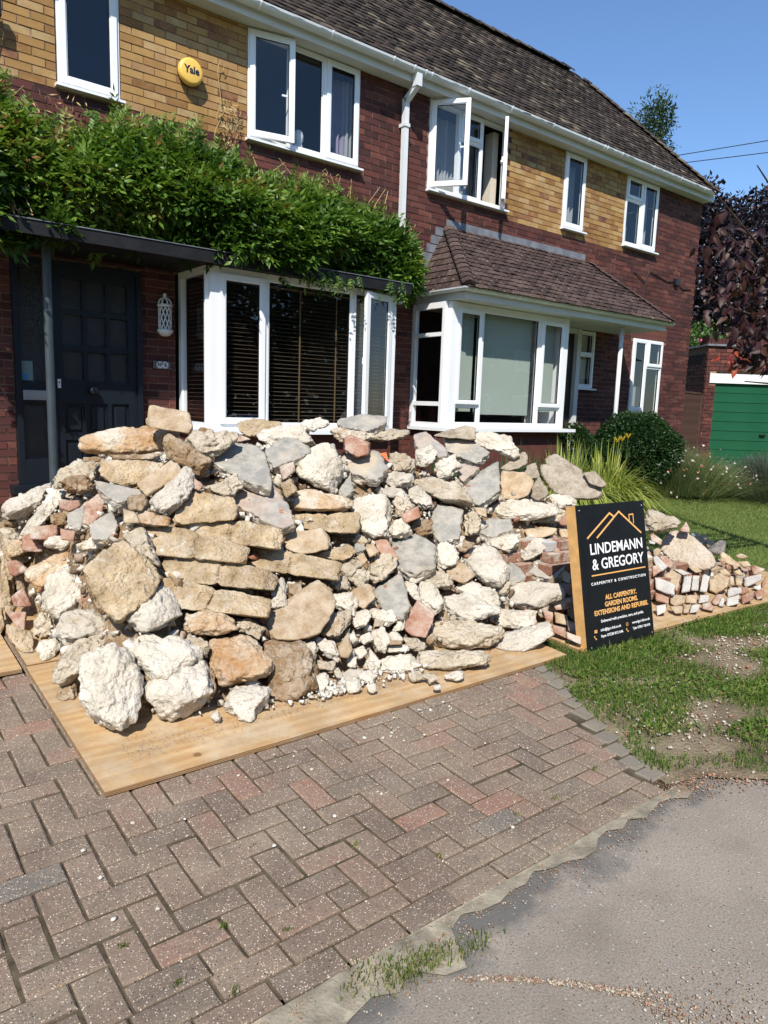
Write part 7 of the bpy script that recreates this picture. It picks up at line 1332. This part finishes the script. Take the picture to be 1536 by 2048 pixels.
for (x, y, z) in ((8.95, 6.0, -.42), (9.08, 6.0, -.40), (9.22, 6.0, -.36)): b = B(); b.tube([(x, y, -1.1), (x+.02, y, z)], .006, 5); b.obj('stem', 'iris_leaf', fl_)
for (x, y, z) in ((8.97, 6.0, -.42), (9.10, 6.0, -.40), (9.24, 6.0, -.36)): a = np.arange(6)*1.047; leaves('flower', np.tile([[x, y, z]], (6, 1)), np.stack([np.cos(a)*.6, np.sin(a)*.6, np.full(6, .9)], 1), np.stack([np.cos(a), np.sin(a), -np.ones(6)], 1), .10, .035, 'yellow_petal', fl_)
def wispy(name, c, r, n, h, mat, label, petals=None, w=.006, cat='plant'):
    o = empty(name, c, label, cat); P = np.array(c)+np.stack([rng.normal(0, r[0]/2, n), rng.normal(0, r[1]/2, n), np.zeros(n)], 1); d = (P-np.array(c))[:, :2]; hh = h*rng.uniform(.5, 1.05, n)*np.exp(-(d**2).sum(1)/(r[0]**2)*.7)
    T = P+np.stack([d[:, 0]*.7+rng.normal(0, .12, n)*h, d[:, 1]*.7+rng.normal(0, .12, n)*h, hh], 1); M_ = (P+T)/2+np.array([0, 0, 1])*hh[:, None]*.1; K = np.stack([rng.normal(0, 1, n), rng.normal(0, 1, n), np.zeros(n)], 1); K = K/np.linalg.norm(K, axis=1, keepdims=True)*w/2
    V = np.stack([P-K, P+K, M_+K, M_-K, T+K*.3, T-K*.3], 1).reshape(-1, 3); kk = np.arange(n)[:, None]*6; F = np.concatenate([kk+np.array([0, 1, 2, 3]), kk+np.array([3, 2, 4, 5])], 0); v = rng.beta(2, 2, n); flush('stalks', V, F, mat, o, np.tile(v, 2)); o.children[0]['kind'] = 'stuff'
    if petals:
        for (pm, m, lo, nm) in petals: 
            i = rng.choice(n, m); q = rng.uniform(lo, 1.0, m)[:, None]; Q = P[i]*(1-q)+T[i]*q+rng.normal(0, .02, (m, 3)); leaves(nm, Q, rnd_dirs(m), rnd_dirs(m), .05, .035, pm, o, kind='stuff')
    return o
wispy('gaura_plant', (10.9, 6.15, -1.25), (.8, .55), 4200, .80, 'gaura_leaf', 'wispy plant with white and red flowers beside the box bush', [('white_petal', 230, .75, 'white_flowers'), ('red_petal', 40, .7, 'red_flowers')])
wispy('gaura_plant', (11.9, 6.2, -1.28), (.8, .5), 4200, .50, 'gaura_leaf', 'wispy plant with white and coral flowers before the garage side', [('white_petal', 160, .75, 'white_flowers'), ('red_petal', 70, .7, 'red_flowers')])
wispy('lavender_bush', (13.15, 5.45, -1.40), (.85, .6), 7000, .85, 'lavender_leaf', 'grey green lavender bush before the garage door', w=.008, cat='shrub')
shrub('dark_shrub', (13.3, 4.75, -1.32), (.6, .5, .42), 4000, .05, .02, 'box_leaf', 'dark low shrub at the right edge of the lawn', seed=13)
# ================================================================= GARAGE, GATE, TREES BEHIND
GO = np.array([14.9, 7.7, -1.30]); gu = np.array([.786, -.618, 0]); gv = np.array([.618, .786, 0])
def gt(p): q = GO+gu*p[0]+gv*p[1]; return (q[0], q[1], GO[2]+p[2])
gar = empty('garage', tuple(GO), 'brick garage with green slatted door and white lintel', 'garage')
for i in range(10): b = B(); z0 = .01+i*.199; b.box(.0, 2.3, .05, .09, z0, z0+.188, tf=gt); b.box(.0, 2.3, .062, .09, z0+.188, z0+.199, tf=gt); o = b.obj('door_slat', 'garage_green', gar, origin=gt((1.1, .05, z0)))
b = B(); b.box(1.05, 1.17, .0, .05, .92, .95, tf=gt); b.obj('door_handle', 'black_plastic', gar)
b = B(); b.box(-.14, 2.6, -.012, .1, 1.995, 2.19, tf=gt); b.obj('lintel', 'lintel_white', gar)
b = B(); b.box(-.22, -.0, .02, 5.2, -.1, 2.80, tf=gt); b.box(.0, 2.9, .12, 5.2, 2.0, 2.75, tf=gt); b.box(2.3, 2.9, .02, 5.2, -.1, 2.8, tf=gt); b.obj('garage_wall', 'mortar_red', gar)
L_ = []
for q in bricks_in(-.22, 2.9, 0, 2.80, [(0, 2.3, -.1, 2.0), (-.14, 2.6, 1.99, 2.20)], z_base=0): L_.append(q)
b = B()
for (s, e, a, c, m) in L_: v = random.choice([.05, .3, .5, .6, .8]); o_ = random.gauss(0, .002); b.box(s, e, o_, .03, a, c, v, 0, tf=gt)
for q in bricks_in(.02, 3.5, 0, 2.6, [], z_base=0): b.box(-.232+random.gauss(0, .002), -.21, q[0], q[1], q[2], q[3], random.choice([.0, .1, .2]), 0, tf=gt)
b.obj('brickwork', 'red_brick', gar, kind='stuff')
b = B(); b.box(-.27, 2.95, -.05, 5.2, 2.75, 2.79, tf=gt); b.obj('roof_edge', 'lead', gar)
x = -.26; 
while x < 2.9: b = B(); b.box(x, x+.064, -.03, .16, 2.792, 2.90+random.uniform(-.01, .01), random.uniform(.0, .3), 0, tf=gt); b.obj('coping_brick', 'red_brick', gar, origin=gt((x, 0, 2.8))); x += .073
gate = empty('side_gate', (14.0, 7.7, -1.3), 'tall brown boarded side gate between house and garage', 'gate')
gtf = lambda p: (p[0]-.19*(p[1]-7.6), p[1]+(p[0]-13.36)*.19, p[2])
x = 13.38
while x < 14.56: b = B(); b.box(x, x+.118, 7.6, 7.625, -1.3, .44, tf=gtf); b.obj('plank', 'gate_wood', gate, origin=gtf((x, 7.6, -1.3))); x += .124
b = B(); b.box(13.37, 14.60, 7.59, 7.63, .444, .48, tf=gtf); b.obj('rail', 'gate_wood', gate); b = B(); b.box(14.60, 14.69, 7.57, 7.66, -1.3, .46, tf=gtf); b.obj('gate_post', 'gate_wood', gate)
def tree(name, base, blobs, n, ll, lw, mat, label, trunk_r=.15, v=(.4, .2), cat='tree', bump=.3, core=None, seed=0):
    o = empty(name, base, label, cat); P = []; Dd = []; w = np.array([r[0]*r[1] for c, r in blobs]); w = w/w.sum()
    for (c, r), f in zip(blobs, w):
        m = int(n*f); d = rnd_dirs(m); q = (1-rng.random(m)**1.4*.55)*(1+fbm(d*3.1+seed+c[0], 3)*bump*2); P.append(np.array(c)+d*np.array(r)*q[:, None]); Dd.append(d+rng.normal(0, .8, (m, 3)))
    P = np.concatenate(P); Dd = np.concatenate(Dd); m = len(P); leaves('crown', P, Dd, rnd_dirs(m), rng.uniform(ll*.7, ll*1.3, m), rng.uniform(lw*.7, lw*1.3, m), mat, o, np.clip(rng.normal(v[0], v[1], m), 0, 1), kind='stuff')
    b = B(); top_ = max(blobs, key=lambda q: q[0][2])[0]; b.tube([base, tuple(np.array(base)*.6+np.array(top_)*.4), top_], [trunk_r, trunk_r*.7, trunk_r*.2], 8)
    for c, r in blobs: st_ = np.array(base)*.65+np.array(top_)*.35; b.tube([tuple(st_), tuple((st_+np.array(c))/2+rng.normal(0, .1, 3)), tuple(c)], [trunk_r*.5, trunk_r*.35, trunk_r*.12], 6)
    b.obj('trunk', 'bark', o); return o
tree('copper_beech', (23.5, 12.5, -1.6), [((23, 12.6, 4.6), (2.4, 2.2, 2.3)), ((25.5, 12.0, 5.6), (2.6, 2.3, 1.9)), ((28, 10.5, 5.0), (2.6, 2.4, 2.5)), ((21.6, 12.8, 2.6), (2.2, 2.0, 2.6)), ((24.5, 11, 2.2), (3, 2.4, 2.6)), ((27.5, 9.5, 2.2), (3, 2.4, 2.6)), ((22.5, 13.2, 6.2), (1.5, 1.3, 1.3)), ((26.5, 11.5, 7.0), (1.3, 1.2, 1.1)), ((29.5, 10, 7.3), (1.4, 1.3, 1.2))], 60000, .16, .10, 'beech_leaf', 'large dark purple beech filling the gap beyond the house', .3, (.4, .25))
tree('dark_tree', (30, 12, -1.7), [((27, 16, 2.2), (3.5, 3, 3.4)), ((31, 11.5, 2.4), (3.4, 3, 3.6)), ((34, 8, 2.6), (3.5, 3, 3.8))], 16000, .22, .14, 'box_leaf', 'dark green tree mass low behind the purple beech', .3, (.3, .2))
b0 = (23.6, 15.6, -1.7)
tree('conifer_tree', b0, [((23.55, 15.5, 9.6), (.55, .55, 1.5)), ((23.3, 15.6, 8.2), (.8, .7, .9)), ((24.1, 15.3, 8.6), (.5, .5, .9)), ((23.9, 15.2, 10.2), (.45, .4, .7)), ((24.5, 14.8, 6.9), (1.0, .8, .9)), ((23.2, 15.7, 6), (1.4, 1.2, 1.6))], 19000, .15, .05, 'conifer_leaf', 'loose feathery conifer rising behind the roof', .12, (.4, .25), bump=.55)
tree('rose_bush', (16.6, 9.4, -1.4), [((16.9, 9.3, 1.45), (.85, .6, .75)), ((16.6, 9.4, .5), (.7, .5, .8))], 3800, .10, .06, 'rose_leaf', 'light green climbing rose behind the side gate', .04, (.5, .2))
ro = empty('rose_flowers', (16.4, 9.1, 1.2), 'few pink roses on the climbing rose by the house corner', 'flowers'); plain('pink_petal', (.75, .12, .28), .6)
for (x, y, z) in ((16.45, 9.0, 1.75), (16.35, 9.05, 1.15), (16.7, 8.95, 1.45)):
    b = B(); b.lathe((x, y, z), [(.02, -.04), (.06, -.01), (.055, .03), (.02, .045)], 10); b.obj('rose', 'pink_petal', ro, smooth=True)
# near purple leaved tree reaching in from the right
pt = empty('purple_leaved_tree', (7.9, 2.45, g(7.9, 2.45)), 'small tree with large dark purple leaves reaching in from the right', 'tree')
b = B(); b.tube([(7.9, 2.45, -1.6), (7.7, 2.5, -.6), (7.3, 2.6, .4), (6.9, 2.65, 1.5), (6.6, 2.7, 2.5)], [.10, .085, .07, .05, .02], 9)
tw = [((7.2, 2.6, .6), (5.0, 2.80, 1.62)), ((7.2, 2.6, .6), (5.15, 2.72, 1.30)), ((7.0, 2.65, 1.2), (5.3, 2.6, 1.75)), ((7.3, 2.6, .4), (5.05, 2.76, .98)), ((7.3, 2.6, .4), (5.2, 2.65, .78)), ((7.4, 2.55, .2), (5.25, 2.62, .50)), ((7.4, 2.55, .2), (5.35, 2.55, .26)), ((7.1, 2.6, .9), (5.5, 2.45, 1.1)), ((7.2, 2.6, .6), (5.6, 2.4, .7)), ((6.9, 2.65, 1.5), (5.6, 2.5, 1.9)), ((7.3, 2.6, .3), (5.5, 2.5, .45))]
for a_, c_ in tw: m_ = [(a_[i]+c_[i])/2+random.uniform(-.05, .05) for i in range(3)]; m_[2] += .08; b.tube([a_, m_, c_], [.02, .012, .004], 6)
b.obj('trunk', 'bark', pt)
P, Dd, Nn = [], [], []
for a_, c_ in tw:
    for k in range(125):
        t = random.uniform(.45, 1.04); p = np.array([a_[i]*(1-t)+c_[i]*t for i in range(3)])+rng.normal(0, .13, 3)*np.array([1, .9, 1]); P.append(p); Dd.append(np.array([rng.normal(-.25, .5), rng.normal(-.15, .5), -abs(rng.normal(.8, .4))])); Nn.append(np.array([rng.normal(-.4, .5), rng.normal(-.6, .5), abs(rng.normal(.6, .4))]))
P = np.array(P); Dd = np.array(Dd); Nn = np.array(Nn)
ok = (P[:, 0]/P[:, 1] > 1.79+.06*np.sin(P[:, 2]*9)); ok &= (P[:, 2] > np.where(P[:, 0]/P[:, 1] < 2.02, .56, .40)) & (P[:, 2]/P[:, 1] < .50+.04*np.sin(P[:, 0]*11)); P, Dd, Nn = P[ok], Dd[ok], Nn[ok]
def big_leaves(name, P, D, N, ln, wd, mat, parent, v):
    """broad oval leaves, eight edge points, folded and curled"""
    n = len(P); D = D/np.linalg.norm(D, axis=1, keepdims=True); S = np.cross(D, N); S /= np.linalg.norm(S, axis=1, keepdims=True)+1e-9; N = np.cross(S, D); V = []; prof = [(0, .04), (.2, .38), (.45, .5), (.72, .34), (1, .0)]
    for t, w in prof:
        cu = -N*(ln*.30*t*t)[:, None]; m = P+D*(ln*t)[:, None]+cu; V += [m+S*(wd*w)[:, None]+N*(wd*w*.45)[:, None], m, m-S*(wd*w)[:, None]+N*(wd*w*.45)[:, None]]
    V = np.stack(V, 1).reshape(-1, 3); k = np.arange(n)[:, None]*15; F = np.concatenate([k+np.array([3*i+j, 3*i+j+1, 3*i+j+4, 3*i+j+3]) for i in range(4) for j in (0, 1)], 0); o = flush(name, V, F, mat, parent, np.tile(v, 8), smooth=True); return tag(o, kind='stuff')
n_ = len(P); big_leaves('leaves', P, Dd, Nn, rng.uniform(.05, .12, n_), rng.uniform(.032, .066, n_), 'purple_leaf', pt, np.clip(rng.normal(.5, .28, n_), 0, 1))
Q = np.array([[5.28, 2.62, .42]])+rng.normal(0, .05, (12, 3)); big_leaves('red_leaves', Q, rng.normal(0, .5, (12, 3))+np.array([-.3, 0, -.4]), rng.normal(0, .5, (12, 3))+np.array([-.3, -.8, .5]), rng.uniform(.06, .09, 12), np.full(12, .028), 'red_leaf', pt, rng.random(12))
# overhead wires
for lab, (p0, p1) in {'upper of two overhead wires crossing the sky on the right': ((24.5, 14.7, 9.05), (25.9, 11.0, 9.15)), 'lower of two overhead wires crossing the sky on the right': ((24.6, 14.3, 8.75), (25.9, 11.2, 8.75))}.items():
    b = B(); A_, C_ = Vector(p0)*1.15, Vector(p1)*1.15; A2 = A_+(A_-C_)*2; C2 = C_+(C_-A_)*2; b.tube([A2, A_, C_, C2], .016, 5); tag(b.obj('overhead_wire', 'wire'), lab, 'wire', 'overhead wires')
# ================================================================= ACROSS THE ROAD (seen only mirrored in the windows)
op = empty('opposite_house', (33, -15, -1.5), 'brick house across the road, mirrored in the porch bay window', 'house')
b = B(); b.box(27, 46, -23, -15, -1.5, 3.8); b.obj('wall', 'red_brick', op); b = B(); b.add([(26.5, -14.6, 3.7), (46.5, -14.6, 3.7), (44, -19, 7.4), (29, -19, 7.4), (26.5, -23.4, 3.7), (46.5, -23.4, 3.7)], [(0, 1, 2, 3), (1, 5, 2), (5, 4, 3, 2), (4, 0, 3)]); b.obj('roof', 'roof_tile', op)
for x in (28.5, 32, 36, 40, 43):
    for z in (-.4, 2.2): b = B(); frame_bars(b, x, x+1.7, z, z+1.25, -15.0, -14.94, .09); b.box(x+.8, x+.88, -14.99, -14.94, z+.08, z+1.17); b.obj('window', 'upvc', op); b = B(); b.quad((x+.08, -14.97, z+.08), (x+1.62, -14.97, z+.08), (x+1.62, -14.97, z+1.17), (x+.08, -14.97, z+1.17)); b.obj('pane', 'blind_fabric', op)
for i, (x, y, h) in enumerate(((-8, -13, 4), (0, -14, 4.6), (8, -13, 5), (15, -14, 5.4), (22, -13, 5))):
    tree('street_tree', (x, y, -1.5), [((x, y, h-2), (3.8, 3, h)), ((x+3.5, y-1, h*.4), (3, 2.6, h*.8))], 5000, .42, .30, 'box_leaf', ['dark leafy tree across the road, farthest left of the mirrored row', 'second dark tree of the row across the road', 'middle dark tree of the row across the road', 'fourth dark tree of the row across the road', 'dark tree next to the mirrored brick house'][i], .25)
